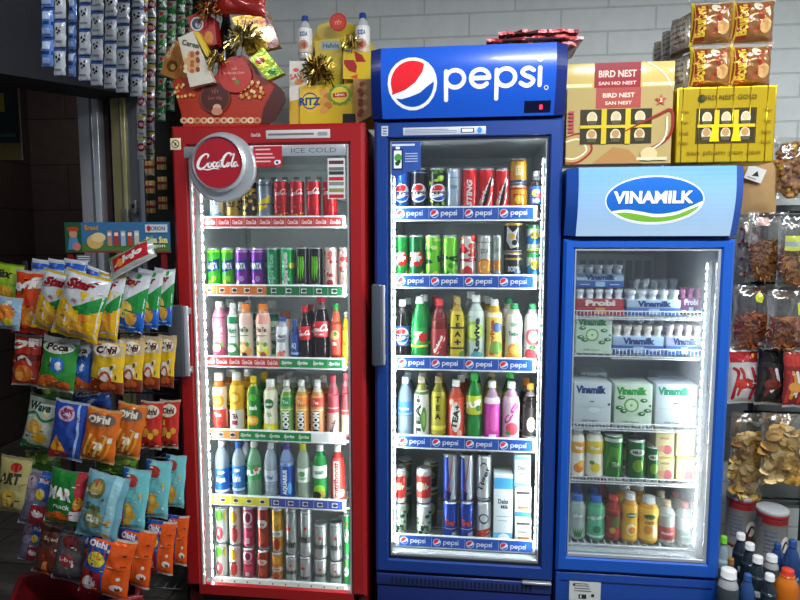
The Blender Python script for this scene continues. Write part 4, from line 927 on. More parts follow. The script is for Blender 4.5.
bot('lemon_white', 'milk', '#dfe0a8', W_, '#ecead0', lambda A: (A.r(-1.3, 0, 1.3, .2, '#e8dc30'), A.e(0, .68, .7, .12, '#2e7a44', 16), A.t('Lemon', 0, .68, .08, '#f0f6e6', w=1., bold=.04), A.t('TEA', 0, .42, .09, '#2e7a44', w=.8), A.c(0, .1, .05, '#f8f6d0')), cap_r=.6, lab=(.08, .82))
def boom(c, c2):
    return lambda A: (A.r(-1.3, .72, 1.3, .96, c), A.r(-1.3, .0, 1.3, .03, c), A.r(-.45, .04, .45, .64, '#17211c'), A.t('BOOM', 0, .34, .56, '#e9ece8', rot=90, bold=.06, w=.52), A.t('Tea', 0, .84, .09, '#f2f2ea', w=.8), A.r(-1.3, .62, 1.3, .66, c2))
bot('boom_green', 'straight', '#7fa24a', '#d9dcd8', '#7fa65a', boom('#2d8a4c', '#c9d96a'), lab=(.06, .74), above='#cfd6c4')
bot('boom_orange', 'straight', '#d2a24a', '#d9dcd8', '#e0a658', boom('#d8782e', '#f2d88a'), lab=(.06, .74), above='#d8d2c4')
bot('boom_red', 'straight', '#cf9a5a', '#d9dcd8', '#d99a6a', boom('#cc4a38', '#efc9a4'), lab=(.06, .74), above='#d8ccc4')
bot('berry_clear', 'straight', '#c65a62', '#e03848', '#d8b0a4', lambda A: (A.r(-1.3, .8, 1.3, .95, '#b8303c'), A.t('Soda', 0, .3, .3, '#2a2024', rot=75, w=.5, bold=.05)), lab=(.08, .5), above='#c06a78')
bot('cherry_clear', 'straight', '#b8545c', '#e85060', '#e2cfa8', lambda A: (A.r(-1.3, .8, 1.3, .95, '#c83c48'), A.t('ice', .1, .3, .3, '#f6f2ec', rot=70, w=.4, bold=.06)), lab=(.08, .45), above='#c88a92')
def wlab(c, word, c2='#f2f6fa', rot=0): return lambda A: (A.r(-1.4, .06, 1.4, .16, c2), A.t(word, 0, .55, .3 if not rot else .55, c2, bold=.06, w=1.3 if not rot else .8, rot=rot), A.e(.1, .85, .5, .07, c2, 12))
WT = '#c6d9e6'
bot('water_blue', 'water', WT, '#e6ebee', '#1f66b4', wlab('b', 'Aqua'), mat='water', lab=(.10, .54))
bot('water_bluecap', 'water', WT, '#2468c4', '#2a78c8', wlab('b', 'Lavie'), mat='water', lab=(.14, .60))
bot('lime_clear', 'pet', '#9ed8b0', W_, '#3f9a5a', lambda A: (A.t('7UP', 0, .5, .4, '#f2f6f0', w=1.3, bold=.06, rot=12), A.c(.5, .7, .12, '#d6402e')), mat='water')
bot('water_plain', 'water', WT, '#e6ebee', '#c3ced6', lambda A: (A.t('Vital', 0, .5, .3, '#2e5a94', w=1.1, bold=.04), A.r(-1.4, .05, 1.4, .14, '#5a86b4')), mat='water')
bot('isotonic_navy', 'straight', '#8ea6d6', '#6a54a8', '#1f4aa0', lambda A: (A.t('AQUARIUS', 0, .5, .4, '#eef2f8', rot=90, w=.8, bold=.05), A.e(.6, .3, .3, .2, '#59a2e0', 14)), lab=(.08, .62))
bot('water_yellowcap', 'water', '#b4c8b4', '#d4e034', '#cfdad0', lambda A: (A.e(0, .6, .5, .2, '#5aa05a', 14), A.t('Dasani', 0, .3, .16, '#3a6a4c', w=1.2)), mat='water', lab=(.36, .60))
bot('coconut_green', 'straight', '#1f8a44', W_, '#1f8a40', lambda A: (A.r(-1.3, .52, 1.3, .8, '#e6ede4'), A.t('cocoxim', 0, .66, .1, '#1f7a3c', w=1.3, bold=.04), A.c(.0, .24, .13, '#8cc63a'), A.c(.3, .14, .09, '#c9a23a'), A.c(-.35, .12, .1, '#26221c')), lab=(.06, .82))
bot('coffee_red', 'straight', '#c83a30', W_, '#cf4034', lambda A: (A.r(-.55, .06, .3, .94, '#ece2da'), A.t('nutriboost', -.12, .52, .45, '#c02a24', rot=90, w=.8, bold=.04), A.c(.55, .2, .1, '#f0d8c8')), lab=(.05, .80))
# middle fridge
bot('pepsi_pet', 'pet', '#1c1412', W_, '#1f4a9c', logo_ball(0, .5, .42, 'PEPSI'), lab=(.30, .60), above='#4a4442')
bot('seven_pet', 'pet', '#22a04a', W_, '#1f9644', lambda A: (A.t('7', -.3, .5, .6, '#f6f8f6', bold=.08, sh=.15), A.c(.45, .5, .24, '#d6261e'), A.r(-1.3, .04, 1.3, .14, '#d4e83c')), lab=(.26, .56))
bot('sting_pet', 'straight', '#7c1f22', '#c83034', '#8a2226', lambda A: (A.t('Sting', 0, .5, .5, '#eee2dc', rot=70, w=.6, bold=.05), A.s([(-.8, .1, .5), (0, .4, 1.5), (.7, .9, .5)], .05, '#c8322e')), lab=(.08, .56))
bot('tea_gold', 'straight', '#b89a30', '#b8a060', '#c2ac2c', lambda A: (A.r(-1.4, .66, 1.4, .7, '#3a3418'), A.r(-1.4, .26, 1.4, .3, '#3a3418'), [A.t(ch, 0, .88-.16*i, .11, '#2a2410', bold=.05) for i, ch in enumerate('TEA+')], A.e(.6, .15, .4, .08, '#5a7a24', 12)), lab=(.06, .80), sq=.4)
bot('revive_lime', 'straight', '#bccdc8', W_, '#b9cbbf', lambda A: (A.c(-.25, .6, .20, '#9cc23c'), A.c(-.25, .6, .14, '#d2e26a'), A.t('Revive', .15, .5, .4, '#26363c', rot=90, w=.75, bold=.05), A.e(.2, .12, .7, .08, '#5ba0a8', 14)), mat='liquid', lab=(.08, .78))
bot('lemon_amber', 'milk', '#dcae3e', W_, '#e6c85a', lambda A: (A.t('Revive', -.3, .5, .35, '#c0502c', rot=90, w=.7, bold=.05), A.c(.4, .7, .1, '#4f6a9c'), A.c(.3, .3, .13, '#6a9a3c'), A.r(-1.3, .9, 1.3, .98, '#f2ead0')), lab=(.07, .82))
bot('twister_orange', 'milk', '#e6dccb', '#1f8a50', '#e9e6dc', lambda A: (A.c(0, .3, .13, '#ef9a2c'), A.c(-.35, .14, .11, '#ef9a2c'), A.c(.4, .16, .1, '#f2b24c'), A.c(0, .3, .08, '#f8c86a'), A.t('Twister', 0, .62, .09, '#2a7a4c', w=1.3, bold=.04), A.t('cam', 0, .80, .07, '#5a8a4c', w=.8)), lab=(.04, .84))
bot('twister_pink', 'milk', '#e2d6d2', '#1f9a5a', '#e6e0da', lambda A: (A.c(.05, .56, .17, '#d8606a'), A.c(.05, .56, .11, '#f0c8c4'), A.c(-.35, .22, .11, '#c83c48'), A.c(.35, .14, .09, '#d04a54'), A.e(-.1, .36, .4, .05, '#3f7a44', 12)), lab=(.04, .84))
bot('aquafina', 'water', '#a8c0d8', '#cfdde8', '#3f7ac2', lambda A: (A.t('Aquafina', 0, .5, .26, '#eef4fa', w=1.4, bold=.05), A.r(-1.4, .1, 1.4, .2, '#8ab4e2')), mat='water', lab=(.42, .64))
bot('matcha_white', 'straight', '#9a9c54', '#cfc4ae', '#dfe0d4', lambda A: (A.t('TEA+', -.35, .5, .42, '#2a3424', rot=90, w=.8, bold=.05), A.e(.4, .42, .38, .26, '#4f8a34', 16), A.e(.4, .42, .2, .16, '#8cb85a', 14), A.r(-1.3, .92, 1.3, .98, '#5c7a3c')), lab=(.06, .80))
bot('tea_olive', 'straight', '#8a8430', '#b09a70', '#a9a032', lambda A: ([A.t(ch, 0, .84-.2*i, .13, '#2a2a12', bold=.05) for i, ch in enumerate('TEA')], A.r(-1.4, .12, 1.4, .22, '#d8cc4a')), lab=(.14, .78))
bot('lychee_red', 'straight', '#cf5a40', W_, '#e0503a', lambda A: (A.e(0, .55, .62, .36, '#ece4dc', 18), A.t('TEA+', 0, .56, .4, '#2c3a26', rot=80, w=.6, bold=.05), A.e(.5, .14, .35, .1, '#f2b8a0', 12), A.e(-.5, .9, .35, .07, '#f2b8a0', 12)), lab=(.08, .74))
bot('green_soda', 'pet', '#2a8a40', '#3cc04c', '#b9c234', lambda A: (A.t('7UP', -.2, .55, .35, '#f4f6ee', w=1., bold=.06, rot=15), A.e(.45, .35, .35, .16, '#2a7a3c', 14)), lab=(.44, .70))
bot('magenta', 'square', '#c8a0b8', W_, '#c63c9c', lambda A: (A.r(-1.4, .86, 1.4, 1, '#e6d6e0'), A.r(-.4, .04, .5, .14, '#f2e6ee'), A.e(.2, .5, .5, .3, '#d860ae', 16)), lab=(.10, .76))
bot('pinkfizz', 'straight', '#d8a8c4', W_, '#dcc4d2', lambda A: (A.t('C.C', -.1, .62, .4, '#c03a8c', rot=60, w=.5, bold=.06), A.c(.1, .3, .14, '#cf4c5a'), A.e(-.4, .2, .3, .05, '#4a8a4c', 10), A.e(.5, .8, .4, .08, '#c65aa4', 12)), lab=(.08, .78))
bot('coffee_black', 'straight', '#241d1a', '#e68a2c', '#2a2624', lambda A: (A.e(.1, .5, .6, .22, '#d8d4cc', 14), A.t('coffee', .1, .5, .12, '#2a2220', w=1.), A.r(-1.3, .1, 1.3, .16, '#a8a49c')), lab=(.1, .64), above='#8a8480')
bot('mirinda_blue', 'pet', '#3a2c2c', '#cfd4d4', '#2a5ab4', lambda A: (A.c(-.2, .62, .2, '#f0d048'), A.c(.25, .5, .2, '#d23c5a'), A.t('MIR', 0, .2, .2, '#f4f6f8', w=1.1, bold=.05), A.c(.1, .7, .1, '#f2f4f6')), lab=(.28, .66), above='#8a9498')
# dairy fridge
bot('yog_orange', 'milk', '#e2dccb', '#c9d2d4', '#e6e3d6', lambda A: (A.r(-1.3, .56, 1.3, .84, '#e2a03c'), A.c(.0, .2, .12, '#e8842c'), A.c(.4, .3, .09, '#f2b04a'), A.t('Vfresh', 0, .7, .09, '#f6f2e6', w=1.1, bold=.04)), lab=(.04, .84), cap_r=.6)
bot('yog_yellow', 'milk', '#e2ddc4', '#c9d2d4', '#e9e6d4', lambda A: (A.r(-1.3, .55, 1.3, .86, '#dcc434'), A.c(.1, .22, .12, '#e2cc3c'), A.e(-.3, .34, .3, .05, '#5a8a3c', 12), A.t('Vfresh', 0, .7, .09, '#f6f6e6', w=1.1, bold=.04)), lab=(.04, .84), cap_r=.6)
bot('aloe_grey', 'milk', '#a9bcb4', '#2c62b8', '#a4b4ac', lambda A: ([A.s([(u*.2, .06, 1.), (u*.45, .30, .2)], .07, '#3a7a3c', n=0) for u in (-1.4, -.7, 0, .7, 1.4)], A.t('aloe', 0, .7, .12, '#e9efea', w=1.1, bold=.04)), lab=(.05, .78), cap_r=.62)
bot('aloe_mint', 'milk', '#54ac80', '#2c62b8', '#5cb488', lambda A: (A.t('vita', 0, .66, .13, '#e6f2ea', w=1.1, bold=.05, rot=10), A.c(.1, .3, .12, '#2f7a58'), A.r(-1.3, .04, 1.3, .1, '#d6e8dc')), lab=(.05, .78), cap_r=.62)
bot('red_juice', 'straight', '#9c2a20', '#b02a24', '#8c3a28', lambda A: (A.e(.2, .6, .6, .2, '#4f6a2c', 14), A.e(-.3, .3, .4, .12, '#d29a4a', 12), A.c(.4, .24, .1, '#b83a2c'), A.r(-1.3, .84, 1.3, .96, '#6e1c18')), lab=(.08, .66), cap_r=.6)
bot('orange_juice', 'milk', '#e09c24', '#cfd2ce', '#e6b23c', lambda A: (A.e(.0, .72, .6, .08, '#3f6a2c', 14), A.t('juice', 0, .72, .07, '#eef2e2', w=.9), A.e(0, .3, .6, .17, '#f2dca0', 14), A.c(.1, .28, .1, '#e8912a')), lab=(.06, .78), cap_r=.62)
bot('orange_juice_b', 'milk', '#e3a42c', '#c3cac8', '#e8ba48', lambda A: (A.e(.0, .76, .6, .08, '#2f5a2c', 14), A.e(-.2, .34, .4, .14, '#d8862a', 14), A.r(.3, .1, .8, .5, '#f0e6c0'), A.t('cam', .0, .56, .09, '#7a4a1c', w=.9)), lab=(.06, .78), cap_r=.62)
bot('soda_clear_red', 'straight', '#b8bcb8', '#b8a48c', '#a8443c', lambda A: (A.t('PEACH', 0, .5, .2, '#e6cfc8', w=1.3, bold=.04), A.e(.3, .2, .5, .14, '#7c2a28', 12)), lab=(.10, .42), mat='liquid')
bot('soda_clear_green', 'straight', '#b4bcb8', '#a44a40', '#5c7a6c', lambda A: (A.e(.1, .5, .7, .3, '#3c5a4c', 14), A.t('mint', 0, .5, .2, '#cfdcd4', w=1.1)), lab=(.08, .36), mat='liquid')

XLIM = 9
def put(des, shelf_z, px, ytop, wpx, label, Yc=None, rz=0., name=None, cat=None, group=None, z0=None, pyref=None, gap=.014):
    kind, mk = DES[des]
    d = wpx/F*(YS+.05)/math.cos(0)*1.0
    Y = Yc if Yc else YS+gap+d/2
    d = wpx/F*Y*.97; zz = shelf_z if z0 is None else z0
    top = at(px, ytop, Y); h = top.z-zz
    k = ('stock', des)
    nm, ct = {'can': ('drink_can', 'drink can'), 'bottle': ('drink_bottle', 'bottle')}[kind]
    if k not in LIB: LIB[k+('dim',)] = (h, d)
    h0, d0 = LIB[k+('dim',)]
    o = place(k, mk(h0, d0), name or nm, label, cat or ct, (min(at(px, ytop, Y).x, XLIM-d/2), Y, zz), (0, 0, rz), group, (d/d0, d/d0, h/h0))
    return o, h, d, Y
REAR = []
def front_row(items, z, where):
    """items: design, px, top, width, look [, px of a second one behind, its top]"""
    pend = []; z0_f = 'c' if 'red fridge' in where else 'm' if 'middle' in where else 'd'
    for it in items:
        des, px, yt, w, look = it[:5]
        o, h, d, Y = put(des, z, px, yt, w, look+where, rz=rnd.uniform(-.12, .12)); it_d = (h, d, Y); pend.append((it, it_d)); REAR.append((o.location.x, Y, d, z))
    for it, (h, d, Y) in pend:
        des, px, yt, w, look = it[:5]
        for j, bk in enumerate(it[5:]):
            bx_, lab2 = bk[:2]; des2 = bk[2] if len(bk) > 2 else des; extra = bk[3] if len(bk) > 3 else 1.0
            Y2 = Y+d*1.12*(j+1)+.012
            k = ('stock', des2)
            if k not in LIB: LIB[k+('dim',)] = (h, d)
            h0, d0 = LIB[k+('dim',)]; kind, mk = DES[des2]; nm, ct = {'can': ('drink_can', 'drink can'), 'bottle': ('drink_bottle', 'bottle')}[kind]
            p = at(px, yt, Y); xx = p.x+bx_/270
            while any(abs(q[3]-z) < .01 and math.hypot(q[0]-xx, q[1]-Y2) < (q[2]+d)/2+.001 for q in REAR): Y2 += .006
            XM = ix1 if z0_f == 'c' else jx1 if z0_f == 'm' else kx1
            xx = min(xx, XM-d/2-.004)
            REAR.append((xx, Y2, d, z))
            place(k, mk(h0, d0), nm, lab2, ct, (xx, Y2, z), (0, 0, rnd.uniform(-.3, .3)), None, (d/d0, d/d0, h*extra/h0))
XLIM = ix1-.003
R1, R2, R3, R4, R5, R6 = [' on %s shelf of red fridge' % s for s in ('top', 'second', 'third', 'fourth', 'fifth', 'bottom')]
z = C_Z
front_row([
 ('milkblue', 216.5, 182, 14.6, 'white and pale blue can', (1, 'rear pale blue can behind the white and blue one, red fridge')),
 ('pattern', 233, 181.5, 15, 'yellow gold can with dark speckles', (0, 'rear speckled gold can behind the front gold one, red fridge')), ('pattern_dark', 249.3, 181, 15, 'dark brown can with gold patches'),
 ('tonic', 264.8, 180.5, 15, 'grey-blue can with yellow diagonal band', (0, 'rear grey-blue tonic can behind its front twin, red fridge')), ('cola_dark', 281, 180.5, 15.2, 'left of two red speckled cola cans', (.5, 'rear red speckled cola can behind the left one, red fridge')),
 ('cola_dark', 297, 180.5, 15.2, 'right of two red speckled cola cans'), ('cola_red', 313.5, 180.2, 15.2, 'plain red cola can with big white script, left one'), ('cola_red', 330, 180.2, 15.2, 'plain red cola can half behind sticker, right one')], z[0], R1)
front_row([
 ('fanta_green', 214, 248, 14.6, 'left of two bright green soda cans', (.5, 'rear bright green soda can behind the left green one')), ('fanta_green', 228, 248, 13.6, 'right of two bright green soda cans'),
 ('fanta_purple', 242.3, 248, 14.6, 'left of two purple soda cans', (.5, 'rear purple soda can behind the left purple one')), ('fanta_purple', 258, 248, 15, 'right of two purple soda cans', (.5, 'rear purple soda can behind the right purple one')),
 ('sprite_dark', 273, 247.6, 14, 'darker green can with vertical white word'), ('sprite_bright', 287.5, 247.6, 14.8, 'bright green can with vertical white word', (.5, 'rear green can behind the bright green one, red fridge')),
 ('energy_black', 302, 247, 14, 'left of two black energy cans with green claws'), ('energy_black', 316, 247, 13.8, 'right of two black energy cans with green claws'),
 ('peach', 330.6, 247.4, 14.4, 'pale peach and white can'), ('peach_red', 344, 247.6, 11.5, 'pink and red can at right edge')], z[1], R2)
front_row([
 ('milk_pink', 219.5, 301, 15, 'pink milk drink bottle with white cap', (3, 'second-row pink milk bottle behind the front pink one')), ('milk_green', 232.8, 303, 11.2, 'white and green milk drink bottle', (3, 'second-row green-labelled milk bottle with white cap, red fridge'), (6, 'third-row green-labelled milk bottle with white cap, red fridge')),
 ('peach_tea_a', 245.8, 303.5, 14.6, 'pale blossom bottle with orange cap, left one', (3, 'second-row white-capped bottle behind left orange cap', 'milk_green', 1.0)), ('peach_tea_b', 263, 303.5, 15.4, 'pale blossom bottle with orange cap, right one', (3, 'second-row white-capped bottle behind right orange cap', 'milk_green', 1.02)),
 ('boost_white', 282.5, 317, 14.6, 'white bottle with blue cap and red splash', (-2, 'second-row orange-capped bottle behind blue-capped white one', 'peach_tea_b', 1.08)), ('isotonic_blue', 294.5, 320, 8.8, 'narrow navy bottle beside the small cola'),
 ('cola_small', 304.5, 306, 13, 'small cola bottle with red cap', (2, 'second-row small cola bottle behind the front small one')), ('cola_large', 321, 295, 17.6, 'large cola bottle with red label'),
 ('tea_red', 335.8, 303.5, 11.2, 'red-orange tea bottle with green cap'), ('juice_yellow', 345.8, 312, 8.4, 'yellow juice bottle at right edge')], z[2], R3)
front_row([
 ('orange_tea', 219, 372.5, 15.6, 'orange and red tea bottle with white cap', (5, 'second-row orange tea bottle behind the front orange one')), ('yellow_tea', 236.6, 372, 15.6, 'yellow tea bottle with grey lower label', (5, 'second-row yellow tea bottle behind the front yellow one')),
 ('passion_green', 253.6, 376, 14.4, 'green labelled bottle with yellow cap', (5, 'second-row green bottle with yellow cap behind its twin')), ('lemon_white', 270.4, 379, 15, 'cream lemon bottle with white cap', (5, 'second-row lemon bottle with white cap'), (10, 'third-row lemon bottle with white cap')),
 ('boom_green', 286.4, 380, 14, 'green bottle with black vertical panel', (2, 'second-row bottle behind the green black-panelled one')), ('boom_orange', 301.6, 380, 14.4, 'orange bottle with black vertical panel', (2, 'second-row bottle behind the orange black-panelled one')),
 ('boom_red', 317.4, 380, 14.8, 'red-orange bottle with black vertical panel', (2, 'second-row bottle behind the red-orange black-panelled one')), ('berry_clear', 333, 375, 12.6, 'berry bottle with bright red cap, left one'), ('cherry_clear', 345.4, 373, 10, 'cherry bottle with pink-red cap at right edge')], z[3], R4)
front_row([
 ('water_blue', 221.6, 440, 16, 'water bottle with blue label and white cap', (3, 'second-row water bottle behind the white-capped one, red fridge')), ('water_bluecap', 238.2, 441.5, 14, 'water bottle with blue cap', (3, 'second-row water bottle behind the blue-capped one, red fridge')), ('lime_clear', 254, 440.5, 15.8, 'clear green-tinted lime soda bottle'),
 ('water_plain', 270.4, 442, 13.8, 'clear water bottle with pale label', (2, 'second-row clear water bottle behind the pale-labelled one')), ('isotonic_navy', 286.6, 442, 15.6, 'blue sports drink bottle with purple cap'), ('water_yellowcap', 303, 443, 14.6, 'clear bottle with yellow-green cap'),
 ('coconut_green', 319.8, 444.5, 15.8, 'green coconut drink bottle with white cap'), ('coffee_red', 337.4, 445, 15, 'red bottle with white vertical panel')], z[4], R5)
# the bottom: two tiers of cans
def tiers(cols, z, where, lower_top, gap=.014):
    for des_u, des_l, px, yt, w, lu, ll in cols:
        Y = YS+gap+w/F*YS/2; d_ = w/F*Y
        zl = at(px, lower_top(px), Y).z
        put(des_l, z, px, lower_top(px)+.15, w, ll+where, gap=gap)
        put(des_u, zl+.002, px, yt, w, lu+where, gap=gap)
tiers([
 ('apple_green', 'apple_green', 221.3, 505, 13.4, 'upper green and red apple can', 'lower green and red apple can'), ('mango_white', 'mango_white', 235, 505, 13.4, 'upper white mango nectar can', 'lower white mango nectar can'),
 ('berry_pink', 'berry_pink', 249, 505.5, 13.8, 'upper pink berry can', 'lower pink berry can'), ('brown_red', 'brown_red', 263.4, 505.5, 13.8, 'upper reddish brown can', 'lower reddish brown can'),
 ('grape_gold', 'grape_gold', 277.6, 506.5, 13.6, 'upper gold nectar can', 'lower gold nectar can'), ('beer_silver_eki', 'beer_silver', 291.6, 507.5, 13.6, 'upper silver beer can beside gold nectar', 'lower silver beer can beside gold nectar'),
 ('beer_silver', 'beer_silver_eki', 305.8, 508.5, 14, 'upper tall silver beer can, second silver column', 'lower silver beer can, second silver column'), ('beer_silver', 'beer_silver', 320.8, 522.5, 14.8, 'upper short silver beer can, third silver column', 'lower silver beer can, third silver column'),
 ('beer_silver', 'beer_silver', 336, 521.5, 14.4, 'upper short silver beer can, fourth silver column', 'lower silver beer can, fourth silver column')], z[5], R6, lambda px: 541.5+(px-221)*.155)
tiers([('beer_green', 'beer_green', 346.6, 513, 6.5, 'upper green beer can at right edge', 'lower green beer can at right edge')], z[5], R6, lambda px: 556)

# ---- middle fridge
XLIM = jx1-.003
M1, M2, M3, M4, M5 = [' on %s shelf of middle fridge' % s for s in ('top', 'second', 'third', 'fourth', 'bottom')]
z = P_Z
front_row([
 ('pepsi_blue', 402, 169.5, 15, 'blue cola can with ball emblem', (.3, 'rear blue cola can behind the front blue one')), ('pepsi_black', 419, 169, 16.6, 'black cola can with ball emblem', (.3, 'rear black cola can behind the front black one')), ('pepsi_lime', 437.2, 169, 16.4, 'black and lime cola can with ball emblem'),
 ('soda_silver', 453.6, 169, 14.8, 'silver soda can with blue foot', (.3, 'rear silver soda can behind the front silver one')), ('sting_word', 470, 169, 16, 'red energy can with upright white word'), ('sting_art', 487, 169, 16.4, 'red energy can with slanting script, left one'), ('sting_art', 502.4, 169.5, 13.4, 'red energy can with slanting script, right one')], z[0], M1)
tiers([('gold_blank', 'gold_red', 518.4, 159.5, 17.4, 'upper plain gold can', 'lower gold and red can')], z[0], M1, lambda px: 185.5)
put('mirinda_blue', z[0], 536.6, 171, 13.8, 'dark soda bottle with blue label, right end of top middle shelf')
front_row([
 ('seven_green', 401, 235.5, 14.4, 'green lemon soda can at left end', (.3, 'rear green lemon soda can behind the left end one')), ('seven_dark', 416.6, 235.2, 15.6, 'dark green lemon soda can', (.3, 'rear dark green can behind the front dark green one')), ('cream_lime', 433, 235.2, 15.8, 'lime green cream soda can, left one'), ('cream_lime_b', 450, 235.4, 15.6, 'lime green cream soda can, right one'),
 ('strawberry', 468, 235.8, 16, 'white can with red strawberries'), ('orange_silver', 484.8, 235.2, 15, 'silver can with orange slice'), ('grey_can', 497.2, 235.6, 8.6, 'narrow grey can beside black and gold stack')], z[1], M2)
tiers([('blackgold', 'blackgold_b', 513.2, 223.5, 18.8, 'upper black and gold can', 'lower black and gold can')], z[1], M2, lambda px: 252.5)
tiers([('tropic', 'tropic', 533.6, 225, 15.2, 'upper yellow, green and blue fruit can', 'lower yellow, green and blue fruit can')], z[1], M2, lambda px: 252.5, .03)
front_row([
 ('pepsi_pet', 402.4, 299.5, 14.8, 'cola bottle with round ball label', (4, 'second-row cola bottle behind the ball-labelled one')), ('seven_pet', 419.6, 296.5, 17.4, 'green lemon soda bottle with white cap', (3, 'second-row green soda bottle behind the white-capped one')), ('sting_pet', 439.4, 299, 17.2, 'dark red energy bottle with red cap', (-5, 'second-row red energy bottle behind the dark red one')),
 ('tea_gold', 457.4, 297, 15.4, 'square golden tea bottle', (-2, 'second-row golden tea bottle behind the square one')), ('revive_lime', 476.2, 295, 17.4, 'pale lime sports bottle', (-5, 'second-row pale sports bottle behind the lime one', 'revive_lime', 1.02)), ('lemon_amber', 494.6, 299.5, 16.2, 'amber lemon bottle with white cap', (-5, 'second-row amber bottle behind the amber lemon one'), (-8, 'third-row amber bottle behind the amber lemon one')),
 ('twister_orange', 514.2, 303.5, 17, 'white orange-juice bottle with green cap', (-4, 'second-row orange-juice bottle behind the green-capped one', 'twister_orange', 1.06)), ('twister_pink', 532.6, 303.5, 15.6, 'white bottle with pink fruit and green cap')], z[2], M3)
front_row([
 ('aquafina', 405.4, 376.5, 15.6, 'clear water bottle with blue label', (1, 'second-row clear water bottle behind the blue-labelled one')), ('matcha_white', 421.6, 376, 15.8, 'white and green tea bottle', (0, 'second-row tea bottle behind the white and green one')), ('tea_olive', 438.6, 376, 15.4, 'olive yellow tea bottle', (1, 'second-row olive tea bottle behind the olive front one')),
 ('lychee_red', 456, 379.5, 17, 'red and white tea bottle', (5, 'second-row white-capped tea bottle behind the red one'), (8, 'third-row white-capped tea bottle behind the red one')), ('green_soda', 474.4, 373, 16.8, 'green soda bottle with bright green cap', (1, 'second-row green soda bottle behind the bright green cap')),
 ('magenta', 492.2, 381, 16.6, 'square magenta drink bottle', (0, 'second-row bottle with tan cap behind the magenta one', 'tea_olive', 1.12)), ('pinkfizz', 511.4, 381.5, 17, 'pink and white drink bottle', (0, 'second-row bottle with green cap behind the pink one', 'green_soda', 1.1)), ('coffee_black', 530.4, 383, 14.8, 'black coffee bottle with orange cap', (-2, 'second-row coffee bottle behind the orange-capped one'))], z[3], M4)
lt = lambda px: 493+(px-400)*.0
tiers([('saigon_red', 'saigon_green', 399.8, 467, 14.2, 'upper red and cream beer can, left column', 'lower green and cream beer can, left column'), ('saigon_red', 'saigon_green', 424.0, 467, 15.6, 'upper red and cream beer can, second column', 'lower green and cream beer can, second column')], z[4], M5, lambda px: 502, .03)
tiers([('tiger_blue', 'tiger_word', 450.4, 453.5, 15.4, 'upper blue beer can, left of two', 'lower blue beer can, left of two'), ('tiger_blue', 'tiger_word', 466.6, 454, 15.4, 'upper blue beer can, right of two', 'lower blue beer can, right of two'), ('tiger_crystal', 'tiger_crystal_b', 484.0, 454, 15.4, 'upper white and silver beer can', 'lower white and silver beer can')], z[4], M5, lambda px: 499.5)
for k, (px_, yt) in enumerate(((405, 458), (431, 460))):
    Y = YS+.16; p = at(px_, yt, Y)
    nm_ = ('left', 'right')[k]
    put('dark_green_can', z[4], px_, 486, 14.5, 'lower dark green can at the back, %s of two, bottom of middle fridge' % nm_, Yc=Y)
    put('dark_green_can', at(px_, 486, Y).z+.002, px_, yt, 14.5, 'upper dark green can at the back, %s of two, bottom of middle fridge' % nm_, Yc=Y)
# cartons
def carton(key, px0, px1, pyt, zb, Y, dpt, base, art, label, name='milk_carton', cat='carton', top=None, pyb=None, rz=0):
    a, b = at(px0, pyt, Y), at(px1, pyt, Y); w = b.x-a.x; h = a.z-zb
    return place(key, carton_maker(w, dpt, h, base, art, top), name, label, cat, (min((a.x+b.x)/2, XLIM-w/2), Y+dpt/2, zb), (0, 0, rz))
def dalat(A): A.r(-1, .80, 1, .95, '#4fa6d8'); A.t('Dalat', 0, .63, .065, '#23303c', w=1.1, bold=.03); A.t('Milk', .15, .555, .05, '#23303c', w=.8, bold=.03); A.r(-1, .05, 1, .2, '#5fb2d6'); A.r(-.7, .42, .7, .43, '#8aa0ac'); A.r(-.5, .36, .5, .37, '#8aa0ac'); A.e(.1, .14, .6, .05, '#e8f0f2', 16)
Yc_ = YS+.014
carton('dalat', 494.2-.0, 513.4, 474, z[4], Yc_, .085, '#d9e2e2', dalat, 'tall white and blue milk carton on bottom shelf of middle fridge', top=.0)
def small_c(A): A.r(-1, .72, 1, .95, '#e8e6e0'); A.r(-.8, .78, .8, .86, '#3a3c40'); A.t('Dalat', 0, .55, .1, '#3a4450', w=1.1); A.r(-1, .05, 1, .2, '#3f86bc'); A.r(-.6, .3, .7, .38, '#b8742e')
def small_d(A): A.t('Dalat', 0, .6, .12, '#3a4450', w=1.1); A.t('milk', .1, .42, .08, '#3a4450', w=.8); A.r(-1, .86, 1, .96, '#74b2dc'); A.r(-1, .03, 1, .12, '#74b2dc')
x_ = 523.3
zc = z[4]; 
o = carton('small_c', 515, 531.6, 518, zc, Yc_, .07, '#d4d6d2', small_c, 'lower small milk carton stacked at right of middle fridge bottom')
z2 = at(515, 518, Yc_).z+.001
carton('small_c2', 515, 531.6, 487, z2, Yc_, .07, '#d9dad4', small_c, 'middle small milk carton stacked at right of middle fridge bottom')
z3 = at(515, 487, Yc_).z+.001
carton('small_d', 514.6, 531.0, 455, z3, Yc_+.002, .07, '#c3d3da', small_d, 'topmost pale blue milk carton stacked in middle fridge bottom')

